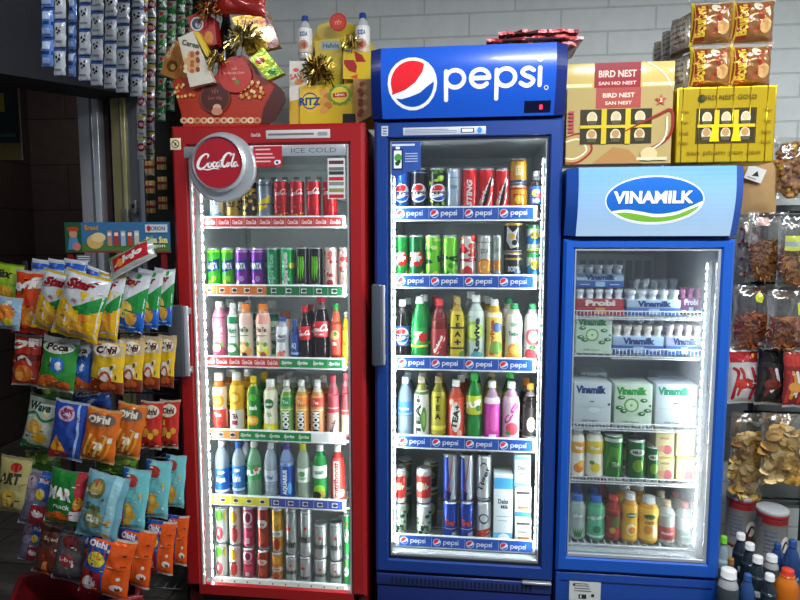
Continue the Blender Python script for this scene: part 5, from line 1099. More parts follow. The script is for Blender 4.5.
# ---- dairy fridge
XLIM = kx1-.003
D1, D2, D3, D4, D5 = [' of dairy fridge' for s in range(5)]
z = V_Z
def pack(key, px0, px1, pyt, pyb_, zb, Y, sleeve, sleeve2, word, capc, label, n=5, inner='#dfe6ec', wc='#1d3a78', lidx=.62):
    """a shrink pack of little yogurt bottles standing two deep"""
    a, b = at(px0, pyt, Y), at(px1, pyt, Y); W = b.x-a.x; H = a.z-zb; r = W/n/2
    def mk(root):
        m = MB(); hs = H*lidx
        m.box(-W/2, -r, 0, W/2, r*3, hs*.48, sleeve2, 'print', .003); m.box(-W/2, -r, hs*.48, W/2, r*3, hs, sleeve, 'print', .003)
        A = Art(m, flatP(0, -r-.0002, 0), W/2, hs); A.t(word, .02, .74, .38, wc, bold=.06, w=1.25)
        A.r(-.18, .08, .22, .44, '#9fbbe0' if sleeve2 != '#a8222c' else '#d8942e')
        for u in (-.62, .62): A.r(u-.2, .2, u+.2, .26, '#c9d8ee')
        m.build('card_sleeve', root)
        for i in range(n):
            for j in range(2):
                q = MB(); x, y = -W/2+r*(2*i+1), j*2*r
                q.lathe([(r*.8, 0.001), (r*.9, hs*.9), (r*.85, hs), (r*.62, hs*1.05), (r*.66, H*.80), (r*.86, H*.86), (r*.86, H*.97)], inner, 'print', 14, cx=x, cy=y)
                o = q.build('yogurt_bottle', root)
                q = MB(); q.lathe([(r*.9, H*.96), (r*.92, H*.985), (r*.8, H), (.0005, H)], capc, 'alu', 14, cx=x, cy=y); q.build('foil_lid', o)
    return place(key, mk, 'yogurt_pack', label, 'yogurt pack', (min((a.x+b.x)/2, XLIM-W/2), Y+r, zb), (0, 0, 0))
Yv = YS+.02
zr = at(600, 288, Yv).z
pack('red_pack', 576.5, 624.5, 288.5, 305, z[0], Yv, '#a8303c', '#a8222c', 'Probi', '#c8b8bc', 'red yogurt pack under the blue one, top shelf of dairy fridge', wc='#f0dcd8')
pack('blue_pack', 576.5, 624.5, 265, 288, zr+.001, Yv, '#a9c4dc', '#2b57a4', 'Vinamilk', '#e6eaec', 'blue and white yogurt pack on top of the red one, dairy fridge')
pack('blue_pack2', 627.5, 681.5, 290, 312, z[0], Yv, '#b2cbe0', '#3a68b0', 'Vinamilk', '#e9edef', 'blue and white yogurt pack in the middle of top dairy shelf')
pack('purple_pack', 683.5, 706, 287.5, 312, z[0], Yv+.05, '#7a3a78', '#5c2c68', 'Probi', '#b85a8c', 'purple yogurt pack at right of top dairy shelf', n=3, inner='#b06a94', wc='#e2cfe0')
pack('violet_pack', 632, 680, 279, 300, z[0], Yv+.19, '#8c8f9a', '#6a6c7c', 'yogurt', '#c9cccf', 'greyish yogurt pack behind the middle one, top dairy shelf')
pack('low_pack_a', 613.5, 664.5, 325, 350, z[1], Yv, '#a8c4e2', '#2c5aa8', 'Vinamilk', '#ded6cc', 'blue yogurt pack, left of two on short wire shelf in dairy fridge', inner='#e2dcd4')
pack('low_pack_b', 666.5, 704, 325, 350, z[1], Yv, '#c3cfe9', '#4a78c4', 'Vinamilk', '#ecd9dc', 'lilac-blue yogurt pack, right of two on short wire shelf in dairy fridge', n=4, inner='#ecdfe4')
pack('low_pack_c', 628, 690, 316, 342, z[1], Yv+.18, '#9aa8bc', '#5a6c94', 'yogurt', '#cfd2d4', 'rear yogurt pack on short wire shelf in dairy fridge', n=6)
def vina_box(col, c2, leaf=True):
    def art(A):
        A.t('Vinamilk', -.1, .84, .19, col, bold=.06, w=1.62)
        if leaf:
            A.c(-.1, .5, .17, '#6aa84e'); A.c(-.1, .5, .13, '#cfe4c0'); A.c(-.1, .5, .03, '#6aa84e')
            for u, v in ((-.65, .68), (-.5, .36), (.55, .62), (.45, .30), (.75, .38), (-.75, .44)): A.e(u, v, .2, .05, c2, 12); A.e(u+.04, v+.01, .08, .015, '#e6f0e0', 8)
        else:
            A.r(-.9, .42, .9, .44, '#c0ccd4'); A.e(.1, .36, .3, .06, '#dde6ea', 16); A.r(-.15, .55, .1, .57, '#4a565c')
        A.t('100% Organic', -.1, .1, .05, c2, w=.9)
        A.r(.78, .02, .80, .98, '#c4d0cc'); A.c(.88, .5, .03, c2)
    return art
Yb_ = Yv
def at_h(px0, px1, pyt, pyb): pass
zg = at(640, 352, YS).z
# the green box stands on the short shelf's level, on a rail of the same height
m_sh = MB()
carton('green_box', 576.6, 612.5, 316., V_Z[1]+.0005, Yb_, .12, '#c9dcc6', vina_box('#2c8040', '#2f7a3c'), 'pale green milk box at left above the empty space, dairy fridge')
carton('white_box_a', 574.6, 611.8, 382.5, z[2], Yb_, .12, '#cdd6da', vina_box('#27447c', '#3a4a66', False), 'white milk box at left of the three-box row, dairy fridge')
carton('green_box_b', 615.2, 653.0, 384, z[2], Yb_, .12, '#cfe0cc', vina_box('#2f9a3c', '#2f7a3c'), 'pale green milk box in the middle of the three-box row, dairy fridge')
carton('white_box_b', 656.4, 697.5, 384, z[2], Yb_, .12, '#d6dfe4', vina_box('#1f9474', '#4a6a74', False), 'white milk box at right of the three-box row, dairy fridge')
carton('white_back', 581, 607, 372, z[2], Yb_+.16, .12, '#c3ccd0', vina_box('#4f6a8c', '#3a4a66', False), 'rear grey-white milk box behind the left white one, dairy fridge')
carton('white_back_c', 662, 692, 376, z[2], Yb_+.16, .12, '#cbd6d4', vina_box('#2f9a5c', '#3a4a66', False), 'rear white milk box behind the right white one, dairy fridge')
SV = ', fourth shelf of dairy fridge'
front_row([('yog_orange', 578.4, 425.5, 13.5, 'white and orange yogurt bottle', (3, 'second-row yogurt bottle behind the white and orange one')), ('yog_yellow', 595, 425.5, 17.5, 'white and yellow yogurt bottle', (2, 'second-row yogurt bottle behind the white and yellow one')),
 ('leaf_green', 613.4, 432.5, 19.5, 'wide bright green can', (2, 'second-row bright green can behind the wide one', 'leaf_green', 1.04)), ('malt_green', 636.4, 438, 19, 'dark green malt drink can', (-3, 'second-row malt drink can', 'malt_green', 1.06), (-6, 'third-row malt drink can', 'malt_green', 1.06)), ('malt_green', 652.8, 445.5, 13, 'small dark green malt drink can')], z[3], SV)
def pinkc(A): A.e(.3, .25, .5, .2, '#c86a70', 14); A.e(-.4, .3, .4, .12, '#d89a84', 14); A.t('nectar', 0, .72, .1, '#b06a4a', w=1.1); A.r(-1, .9, 1, .98, '#c8b04a')
for i, (a_, b_) in enumerate(((656.2, 674.8), (676.4, 696))):
    s_ = ('left', 'right')[i]
    Yp = YS+.02
    o = carton('pinkbox', a_, b_, 456, z[3], Yp, .09, '#d8cc9c', pinkc, 'lower %s cream and pink juice carton of the four, dairy fridge' % s_, name='juice_carton')
    zz = at(a_, 456, Yp).z+.001
    o = carton('pinkbox', a_, b_, 430, zz, Yp, .09, '#d8cc9c', pinkc, 'upper %s cream and pink juice carton of the four, dairy fridge' % s_, name='juice_carton'); o.location.z = zz
SB = ', floor of dairy fridge'
front_row([('aloe_grey', 577.6, 493.5, 16.4, 'grey aloe drink bottle with blue cap', (2, 'second-row grey aloe bottle behind the blue-capped one')), ('aloe_mint', 596.2, 495, 18, 'mint green drink bottle with blue cap', (2, 'second-row mint bottle behind the mint green one')), ('red_juice', 613.4, 494.5, 15.4, 'dark red juice bottle', (-3, 'second-row dark red juice bottle', 'red_juice', 1.04)),
 ('orange_juice', 630.2, 492.5, 16.4, 'orange juice bottle with grey cap, left one', (0, 'second-row orange juice bottle behind the left one', 'orange_juice_b', 1.04)), ('orange_juice_b', 648.8, 496, 19.6, 'orange juice bottle with grey cap, right one', (-3, 'second-row orange juice bottle behind the right one', 'orange_juice', 1.03)),
 ('soda_clear_red', 666.8, 500, 17.6, 'clear bottle with dark red label', (1, 'second-row clear bottle behind the red-labelled one')), ('soda_clear_green', 686.0, 502, 19, 'clear bottle with dark green label', (1, 'second-row clear bottle behind the green-labelled one'))], z[4], SB)
# ================================================================== on top of the fridges
XLIM = 9
HT = cz1                       # top of the red fridge
def tassel(mb, x, y, z, R, cols, seed, n=90, fall=.3):
    """bow of curled metallic ribbon"""
    Rr = random.Random(seed)
    for k in range(n):
        a, b = Rr.uniform(0, 2*PI), Rr.uniform(-.8, 1.1); L_ = R*Rr.uniform(.5, 1.1); c = Rr.choice(cols)
        d = Vector((math.cos(a)*math.cos(b), -abs(math.sin(a)*math.cos(b))*.5, math.sin(b)-fall*.3)); s_ = d.cross(Vector((0, 1, .2))).normalized()*R*.034
        pts = [Vector((x, y, z))+d*L_*t+Vector((0, -.012*math.sin(t*5+k), -fall*L_*t*t+.01*math.sin(t*9+k))) for t in (0, .25, .5, .75, 1)]
        V = []
        for q in pts: V += [q-s_, q+s_]
        mb.add(V, [(2*i, 2*i+1, 2*i+3, 2*i+2) for i in range(4)], c, 'metal')
# -- red Tet hamper
YH = 2.27
def prism(m, pts, y0, y1, col, mat='print'):
    n = len(pts); V = [(x, y0, z) for x, z in pts]+[(x, y1, z) for x, z in pts]
    m.add(V, [tuple(range(n))[::-1]], col, mat); m.add(V, [tuple(range(n, 2*n))], col, mat)
    m.add(V, [(i, (i+1) % n, n+(i+1) % n, n+i) for i in range(n)], col, mat)
def pz(Y, *pp): return [(at(x, y, Y).x, at(x, y, Y).z) for x, y in pp]
hb = at(228, 123.5, YH); base = Vector((hb.x, YH, HT))
ham = thing('gift_hamper', 'red flower-shaped gift hamper on top of red fridge', 'gift hamper', (0, 0, 0))
m = MB(); body = [(172, 82), (181, 77), (192, 80), (204, 79), (216, 75), (222, 62), (230, 57), (243, 55), (249, 60), (256, 74), (266, 79), (276, 84), (264, 118), (262, 124.2), (184, 124.2), (181, 112)]
pp = pz(YH, *body); pp[-3:-1] = [(pp[-3][0], HT+.001), (pp[-2][0], HT+.001)]
prism(m, pp, YH, YH+.08, '#b03218')
A = Art(m, lambda u, v, o: (u, YH-o, v), 1, 1)
def W2(x, y, Y=YH): q = at(x, y, Y); return q.x, q.z
def blob2(A, x, y, r, col, ry=None, Y=YH): u, v = W2(x, y, Y); A.polys([ellipse(u, v, r/270, (ry or r)/270, 16)], col)
Rf = random.Random(4)
for k in range(12): blob2(A, 184+k*6.7, 120.5, 4.2, ['#d9b48a', '#e8d0a8', '#c98a5c'][k % 3], 3.2); blob2(A, 184+k*6.7, 120.5, 1.4, '#a3271c')
for k in range(14): blob2(A, Rf.uniform(174, 195), Rf.uniform(84, 98), 1.6, Rf.choice(['#e0a84a', '#d9822c', '#f0cf8c']))
for k in range(20): blob2(A, Rf.uniform(240, 268), Rf.uniform(82, 98), 1.8, Rf.choice(['#e0a84a', '#d9822c', '#f0cf8c']))
blob2(A, 216, 98, 16.2, '#7a4432'); blob2(A, 216, 98, 15.2, '#4f1c14'); 
for t, dx, y, h in (('TẾT', 0, 91.5, 5), ('Sum Vầy', 0, 98.5, 5)):
    u, v = W2(216, y); A.t(t, u, v, h/270, '#b0684a', bold=.0)
blob2(A, 218, 108, 4.5, '#d8b090', 3.5); blob2(A, 218, 112, 6, '#c98a6a', 4)
blob2(A, 236, 76, 17.5, '#c33426'); 
for dy, t, h in ((-7, 'GIẢI', 3.2), (-2.5, 'XUÂN AN LÀNH', 2.6), (3, 'tết', 3.4)):
    u, v = W2(235, 76+dy); A.t(t, u, v, h/270, '#f0c4b4', bold=0)
blob2(A, 238, 83, 2.5, '#5f8a3a')
m.build('hamper_box', ham)
m = MB(); pp = pz(YH-.004, (276, 84), (284, 92), (286, 100), (279, 112), (275, 120), (268, 124), (261, 124), (264, 108)); prism(m, [(x, max(z, HT+.001)) for x, z in pp], YH-.006, YH+.0, '#4f1a14'); m.build('side_flap', ham)
def wares(parent, name, pts, Y, th, col, art=None, mat='foil'):
    m = MB(); prism(m, pz(Y, *pts), Y, Y+th, col, mat); A = Art(m, lambda u, v, o: (u, Y-o, v), 1, 1, mat=mat)
    if art: art(A, Y)
    return m.build(name, parent)
def tx(A, Y, s, x, y, h, col, rot=0, bold=.03): u, v = W2(x, y, Y); A.polys([[(u+(a*math.cos(rot)-b*math.sin(rot))*h/270, v+(a*math.sin(rot)+b*math.cos(rot))*h/270) for a, b in q] for q in text_polys(s, bold)[0]], col)
g = wares(None, 'cookie_pack', [(161, 74), (166, 52), (176, 40), (182, 44), (187, 78), (178, 80)], YH+.03, .03, '#c7803a', lambda A, Y: (blob2(A, 172, 66, 6, '#7a4a26', Y=Y), blob2(A, 173, 67, 3, '#d9a860', Y=Y), blob2(A, 168, 56, 3, '#e8b46a', Y=Y), tx(A, Y, 'Choco', 171, 50, 4, '#f4e6c4', 1.1)))
tag(g, 'orange brown cookie pack leaning at left in the red hamper', 'cookie pack')
def carton_front(A, Y):
    blob2(A, 192, 62, 8.5, '#d9a66a', 11, Y); 
    for k in range(14): blob2(A, 192+7*math.sin(k*2.1), 62+9*math.cos(k*1.7), 2.2, ['#b8602c', '#8c3a20', '#e8d6b0'][k % 3], Y=Y)
    tx(A, Y, 'Cereal', 191, 44, 5.4, '#4a5a3c', -.25); 
g = wares(None, 'cereal_box', [(178, 38), (193, 31), (214, 82), (190, 87)], YH-.03, .028, '#ddd6c2', carton_front, 'print'); 
p_ = MB(); prism(p_, pz(YH-.031, (193, 31), (199, 32), (210, 54), (207, 58)), YH-.031, YH-.004, '#e6c41c'); q = p_.build('yellow_corner', g)
tag(g, 'cream cereal box with yellow corner in the red hamper', 'cereal box')
g = wares(None, 'sweet_tin', [(187, 17), (200, 12), (214, 18), (217, 44), (204, 48), (190, 28)], YH+.045, .05, '#b5281f', lambda A, Y: (blob2(A, 197, 24, 7.2, '#e8e4dc', Y=Y), blob2(A, 197, 24, 5.6, '#3c4a74', Y=Y), blob2(A, 198, 25, 3, '#d8d4cc', Y=Y), blob2(A, 209, 38, 5, '#d98a2c', 7, Y)), 'print')
tag(g, 'red sweet tin with round white badge, upper left of red hamper', 'sweet tin')
# wine bottle standing in the hamper
wb = thing('wine_bottle', 'dark wine bottle with gold neck standing in the red hamper', 'bottle', (at(226, 30, YH+.12).x, YH+.125, HT+.001))
zt = at(226, -12, YH+.125).z-HT
m = MB(); m.lathe([(.02, 0), (.036, .004), (.037, .02), (.037, zt*.58), (.03, zt*.68), (.014, zt*.80), (.013, zt*.97), (.0005, zt*.97)], '#14100f', 'gloss'); m.build('bottle_glass', wb)
m = MB(); m.lathe([(.0145, zt*.80), (.0145, zt*.99), (.012, zt), (.0005, zt)], '#8a1f1c', 'print'); m.build('foil_capsule', wb)
m = MB(); m.lathe([(.0376, zt*.18), (.0376, zt*.48)], '#c8bfa8', 'print', cap=False); m.build('paper_label', wb)
g = wares(None, 'biscuit_pack', [(231, 17), (268, 12), (280, 46), (246, 54)], YH+.02, .03, '#c8a22e', lambda A, Y: (A.p(pz(Y, (262, 14), (268, 12), (280, 46), (268, 48)), '#5c1c1a'), [blob2(A, x, y, 4.4, '#d98a3c', Y=Y) for x, y in ((267, 30), (269, 38), (262, 22))], tx(A, Y, 'Danisa', 250, 22, 5, '#7a2a1c', .1)))
tag(g, 'gold biscuit pack with round cookies at top of red hamper', 'biscuit pack')
g = wares(None, 'tea_pack', [(249, 59), (263, 47), (284, 73), (268, 80)], YH-.03, .03, '#a8bf2c', lambda A, Y: (blob2(A, 261, 62, 7, '#d8d23c', 6, Y), blob2(A, 260, 61, 5, '#b03a24', 3.5, Y), tx(A, Y, 'Lipton', 260, 61, 3.4, '#f2ead0', -.8), blob2(A, 273, 72, 5, '#3f7a2c', 4, Y), blob2(A, 278, 71, 3, '#7fb63a', Y=Y)))
tag(g, 'green and yellow tea pack on the right of red hamper', 'tea pack')
m = MB(); o_ = at(244, 36, YH-.02); tassel(m, o_.x, YH-.02, o_.z, .07, ['#b89a4a', '#8a7436', '#d8c48a', '#5f5128', '#efe4b8'], 11, 230, .2)
tag(m.build('ribbon_bow'), 'gold curled ribbon bow on the red hamper', 'ribbon bow')
m = MB(); o_ = at(208, 6, YH+.0); tassel(m, o_.x, YH+.02, o_.z, .07, ['#b0342a', '#c8a44a', '#7a1c18', '#d9b868'], 12, 90, .2); o_ = at(240, 5, YH)
tag(m.build('ribbon_bow'), 'red and gold tinsel bow at upper left edge of red hamper', 'ribbon bow')
m = MB(); o_ = at(216, 58, YH-.035); tassel(m, o_.x, YH-.034, o_.z, .05, ['#c8a44a', '#e6d49a', '#8f7430'], 13, 60, .3)
tag(m.build('ribbon_bow'), 'small gold ribbon bow beside the cereal box', 'ribbon bow')
# red crumpled wrapping at the very top
m = MB(); P = bagP(.20, .09, .05, 3.3); m.grid(P, [.2*(k/16-.5) for k in range(17)], [.09*k/10 for k in range(11)], '#a3261f', 'foil'); m.grid(bagP(.20, .09, .04, 3.8, -1), [.2*(k/16-.5) for k in range(17)], [.09*k/10 for k in range(11)], '#7c1a16', 'foil')
o = m.build('red_wrapping', loc=at(241, 3, YH+.02), rot=(0, .1, 0)); tag(o, 'crumpled red wrapping paper at the top of the hamper', 'wrapping')

# -- yellow gift box with drinks
YG = 2.30
def yellow_gift():
    t = thing('gift_box', 'yellow display gift box with crackers and drinks between hamper and blue header', 'gift box', (0, 0, 0))
    m = MB(); prism(m, [(x, max(z, HT+.001)) for x, z in pz(YG, (290, 62), (303, 40), (312, 16), (322, 12), (340, 12), (354, 16), (371, 40), (373, 124), (290, 124))], YG+.10, YG+.115, '#cdb53a'); m.build('back_board', t)
    m = MB(); prism(m, [(x, max(z, HT+.001)) for x, z in pz(YG, (289.5, 61), (307, 61), (307, 124.5), (289.5, 124.5))], YG, YG+.1, '#ddd8cc'); A = Art(m, lambda u, v, o: (u, YG-o, v), 1, 1)
    A.p([(x, max(z, HT+.002)) for x, z in pz(YG, (289.6, 101), (307, 98), (307, 124), (289.6, 124))], '#d0a82c'); tx(A, YG, 'SAVY', 298, 76, 5.5, '#c83a2c', .1); blob2(A, 299, 82, 5, '#e08a3a', 3, YG); blob2(A, 296, 70, 3, '#d84a3a', 2, YG)
    m.build('side_panel', t)
    m = MB(); prism(m, [(x, max(z, HT+.001)) for x, z in pz(YG-.01, (300, 86), (358, 84), (358, 124.5), (300, 124.5))], YG-.01, YG, '#d8b81e'); A = Art(m, lambda u, v, o: (u, YG-.01-o, v), 1, 1); Y = YG-.01
    blob2(A, 311, 100, 10, '#e9b82c', 13, Y); blob2(A, 310, 101, 8.6, '#1c4c86', 8.6, Y); blob2(A, 310, 101, 7.8, '#e8d23c', 7, Y); tx(A, Y, 'RITZ', 310, 101.5, 8, '#1c3f7a', 0, .05)
    for k in range(5): blob2(A, 324+(k % 2)*4, 92+k*4.5, 4.4, ['#d99a4a', '#c07a2c'][k % 2], 3.6, Y)
    for k in range(12): a = k*PI/6; blob2(A, 340+9.5*math.cos(a), 95+8.5*math.sin(a), 2.6, '#6f9a3a', 2.2, Y)
    blob2(A, 340, 95, 9, '#e6d03a', 8, Y); A.p(pz(Y, (333, 93.5), (347, 92), (347, 97), (333, 98)), '#c03024'); tx(A, Y, 'Lipton', 340, 95, 3.6, '#f8f0e0')
    A.p(pz(Y, (343, 114), (358, 114), (358, 124), (343, 124)), '#231c1a')
    m.build('front_panel', t); return t
yg = yellow_gift()
def topping(name, pts, Y, th, col, label, cat, art=None, mat='foil'):
    g = wares(None, name, pts, Y, th, col, art, mat); return tag(g, label, cat)
topping('wafer_box', [(315, 41), (328, 39), (340, 38), (343, 62), (343, 84), (315, 86)], YG+.04, .05, '#c2a92e', 'olive yellow wafer box standing in the yellow gift box', 'wafer box', lambda A, Y: (A.p(pz(Y, (321, 41), (340, 41), (340, 50), (321, 50)), '#8fa0a0'), tx(A, Y, 'Hafele', 331, 45.5, 5, '#3c5a64')), 'print')
topping('wafer_box', [(344, 36), (356, 36), (356, 84), (344, 84)], YG+.035, .05, '#d0b83a', 'narrow pale yellow snack box at right in the yellow gift box', 'wafer box', lambda A, Y: (A.p(pz(Y, (345, 50), (352, 50), (352, 54), (345, 54)), '#4f7a9a'), blob2(A, 350, 44, 3, '#7a5a2c', Y=Y)), 'print')
topping('sesame_box', [(353, 79), (371, 79), (371, 116), (356, 124)], YG-.045, .03, '#b98a52', 'brown sesame snack box at right front of the yellow gift box', 'snack box', lambda A, Y: [blob2(A, 362+3*math.sin(k*2), 84+k*3.4, 2.6, ['#8c4a26', '#d8b07a', '#a83a24'][k % 3], Y=Y) for k in range(10)], 'print')
m = MB(); Y = YG+.012; A = Art(m, lambda u, v, o: (u, Y-o, v), 1, 1, mat='print')
prism(m, pz(Y, (343, 52), (372, 52), (372, 79), (343, 79)), Y, Y+.004, '#d8b81e')
A.p(pz(Y, (344, 60), (354, 60), (357, 66), (356, 73), (349, 71), (344, 64)), '#a32420'); A.p(pz(Y, (354, 51), (362, 55), (366, 62), (356, 62)), '#a32420'); A.p(pz(Y, (350, 77), (358, 74), (357, 79)), '#d8402c')
tag(m.build('yellow_card'), 'yellow card with dark red petals on the yellow gift box', 'card')
m = MB(); c0 = at(338, 22, YG+.03); V = []; m.add([(c0.x+9.0/270*math.cos(k*PI/14), YG+.03, c0.z+9.0/270*math.sin(k*PI/14)) for k in range(28)]+[(c0.x+9.0/270*math.cos(k*PI/14), YG+.034, c0.z+9.0/270*math.sin(k*PI/14)) for k in range(28)], [tuple(range(28))[::-1], tuple(range(28, 56))]+[(k, (k+1) % 28, 28+(k+1) % 28, 28+k) for k in range(28)], '#b02a1c', 'print')
A = Art(m, lambda u, v, o: (u, YG+.03-o, v), 1, 1); blob2(A, 338, 22, 7.4, '#c43a28', Y=YG+.03); tx(A, YG+.03, 'TẾT', 338, 22, 5, '#e0a07a')
tag(m.build('round_badge'), 'round red paper badge at the top of yellow gift box', 'badge')
for i, (x, lbl) in enumerate(((305, 'left'), (362.5, 'right'))):
    zb = at(x, 60, YG+.05).z; zt = at(x, 16 if i == 0 else 13, YG+.05).z; h = zt-zb
    def art(A): A.r(-1.3, .3, 1.3, 1, '#e6e6e2'); A.t('SODA', 0, .74, .2, '#2a4a8c', w=1.1, bold=.05); A.c(0, .3, .2, '#c88a6a'); A.c(.1, .28, .12, '#9c4a30')
    place(('giftbottle', i), bottle_maker(h, .055, 'straight', '#cfd4d2', '#1d3f94', '#d8c8b4', art, (.14, .70)), 'drink_bottle', '%s blue-capped white bottle in the yellow gift box' % lbl, 'bottle', (at(x, 40, YG+.05).x, YG+.055, zb))
m = MB(); o_ = at(318, 68, YG-.02); tassel(m, o_.x, YG-.015, o_.z, .07, ['#b08a34', '#7c6428', '#e0c26a', '#5a4a20'], 21, 220, .2)
tag(m.build('ribbon_bow'), 'gold ribbon bow on the front of yellow gift box', 'ribbon bow')
m = MB(); o_ = at(352, 38, YG+.0); tassel(m, o_.x, YG+.0, o_.z, .045, ['#c8a44a', '#6f5a28', '#e8d28a'], 22, 60, .4)
tag(m.build('ribbon_bow'), 'gold ribbon at upper right of yellow gift box', 'ribbon bow')
# small dark thing between gift box and header
m = MB(); prism(m, [(x, max(z, HT+.001)) for x, z in pz(2.43, (357, 82), (371, 80), (372, 124), (357, 124))], 2.43, 2.48, '#3c332c'); A = Art(m, lambda u, v, o: (u, 2.36-o, v), 1, 1)
for k in range(12): blob2(A, 364+4*math.sin(k*2.3), 84+k*3, 1.8, ['#a89a86', '#6a5c48', '#d0c4b0'][k % 3], Y=2.36)
tag(m.build('candy_box'), 'dark speckled candy box between yellow gift box and blue header', 'candy box')

# -- red folded plastic sheets on the middle fridge
PT = at(470, 47, Y0-.03).z
for k, (x0, x1, y0, y1, lab) in enumerate(((483, 578, 43, 46, 'lowest'), (488, 584, 38, 43, 'middle'), (500, 580, 33, 38, 'topmost'))):
    Y = 2.12; m = MB(); a, b = at(x0, y1, Y), at(x1, y0, Y); n = 14
    zc_ = PT+.003+k*.021
    V = []; F_ = []; Rr = random.Random(k+30)
    for j in range(3):
        for i in range(n+1):
            V.append((a.x+(b.x-a.x)*i/n+Rr.uniform(-.006, .006), Y+.02+j*.1+Rr.uniform(-.012, .012), zc_+.017+Rr.uniform(-.002, .003) - (.004 if i in (0, n) else 0)))
    for j in range(3):
        for i in range(n+1): q = V[j*(n+1)+i]; V.append((q[0], q[1], max(PT+.001, q[2]-.010)))
    N_ = 3*(n+1)
    for j in range(2):
        for i in range(n): p = j*(n+1)+i; F_ += [(p, p+1, p+n+2, p+n+1), (N_+p+n+1, N_+p+n+2, N_+p+1, N_+p)]
    for i in range(n): F_ += [(i, N_+i, N_+i+1, i+1), (2*(n+1)+i, 2*(n+1)+i+1, N_+2*(n+1)+i+1, N_+2*(n+1)+i)]
    for j in range(2): p = j*(n+1); F_ += [(p, p+n+1, N_+p+n+1, N_+p), (p+n, N_+p+n, N_+p+2*n+1, p+2*n+1)]
    m.add(V, F_, ['#8c1c22', '#a3222a', '#93202a'][k], 'foil'); m.box(a.x+.05, Y+.012, zc_+.006, b.x-.06, Y+.02, zc_+.012, '#2a1214', 'matte')
    tag(m.build('folded_sheet'), 'red folded plastic sheet behind the blue header, %s of three' % lab, 'plastic sheet')

# -- on the dairy fridge: gift boxes and cookie bags
VT = at(655, 163.5, 2.14).z; VTY = 2.14
def window(A, u0, v0, u1, v1, ground):
    A.r(u0, v0, u1, v1, '#3a3424')
    for i in range(3):
        for j in range(2):
            u = u0+(u1-u0)*(i+.5)/3; v = v0+(v1-v0)*(j+.5)/2; r_ = .085
            A.e(u, v, .1, r_, '#d8cfae', 16); A.e(u, v+.02, .075, r_*.6, ['#b08a5a', '#c9b48a'][j], 14); A.r(u-.08, v-r_, u+.08, v-r_*.4, '#57523c')
    for k in (1, 2): u = u0+(u1-u0)*k/3; A.r(u-.05, v0, u+.05, v1, ground)
    A.r(u0, (v0+v1)/2-.02, u1, (v0+v1)/2+.02, ground)
def nest_box():
    t = thing('gift_box', 'cream and gold bird nest gift box with dark red band on dairy fridge', 'gift box', (0, 0, 0))
    a, b = at(565.5, 163, VTY), at(673.5, 86, VTY); W = (b.x-a.x)/2; H = b.z-VT-.001; c = (a.x+b.x)/2
    m = MB(); m.box(a.x, VTY, VT+.001, b.x, VTY+.12, b.z, '#b89c5c', 'gloss', .002); A = Art(m, flatP(c, VTY, VT+.001), W, H, mat='gloss')
    A.p([(-1, 1), (1, 1), (1, .0), (-1, .0)], '#ab9660')
    A.s([(-1, .36, .6), (-.7, .40), (-.5, .2), (-.75, .03), (-1, .02, .6)], .03, '#9c3026'); A.s([(-1, .3), (-.75, .33), (-.6, .19), (-.8, .08), (-1, .08)], .02, '#e8dcb8')
    A.p([(-.45, 1), (.4, 1), (.4, .73), (-.45, .73)], '#a34a44'); A.t('BIRD NEST', -.02, .90, .06, '#e8d8c4', w=.6); A.t('SAN NEST', -.02, .80, .045, '#e8d8c4', w=.5)
    window(A, -.74, .26, .62, .72, '#c8b22c')
    A.s([(.5, .15), (.95, .35), (.98, .68), (.7, .62), (.1, .42, .4)], .035, '#8a2a24'); A.s([(.45, .12), (.85, .3), (.9, .6)], .02, '#e9e2cc'); A.p([(-.5, 0), (-.1, .22), (.2, .18), (.45, .0)], '#a87c4a'); A.e(.58, .12, .16, .09, '#d6b98a', 16)
    star(A, .77, .82, .08, '#b04a34'); A.t('3', .77, .82, .06, '#f0e6cc'); A.r(.35, .04, .92, .08, '#cfc4a0')
    for k in range(6): A.r(-.97, .42+k*.05, -.86, .45+k*.05, '#b04a54')
    m.build('box_front', t)
    m = MB(); a2, b2 = at(566.5, 86, VTY+.06), at(675.5, 60.5, VTY+.06); m.box(a2.x, VTY+.06, b.z+.0005, b2.x, VTY+.12, b2.z, '#c9b26a', 'gloss', .002)
    A = Art(m, flatP((a2.x+b2.x)/2, VTY+.06, b.z), (b2.x-a2.x)/2, b2.z-b.z, mat='gloss'); A.r(-.48, .0, .38, 1, '#8e1f2c'); A.t('BIRD NEST', -.05, .62, .24, '#e6cfc0', w=.7); A.t('SAN HO NEST', -.05, .3, .12, '#e6cfc0', w=.7); A.r(-1, .18, -.52, .3, '#e6d9a8'); A.r(.42, .18, 1, .3, '#e6d9a8'); A.s([(.5, .98), (.8, .6), (.98, .05)], .05, '#efe9cf')
    m.build('box_lid', t)
nest_box()
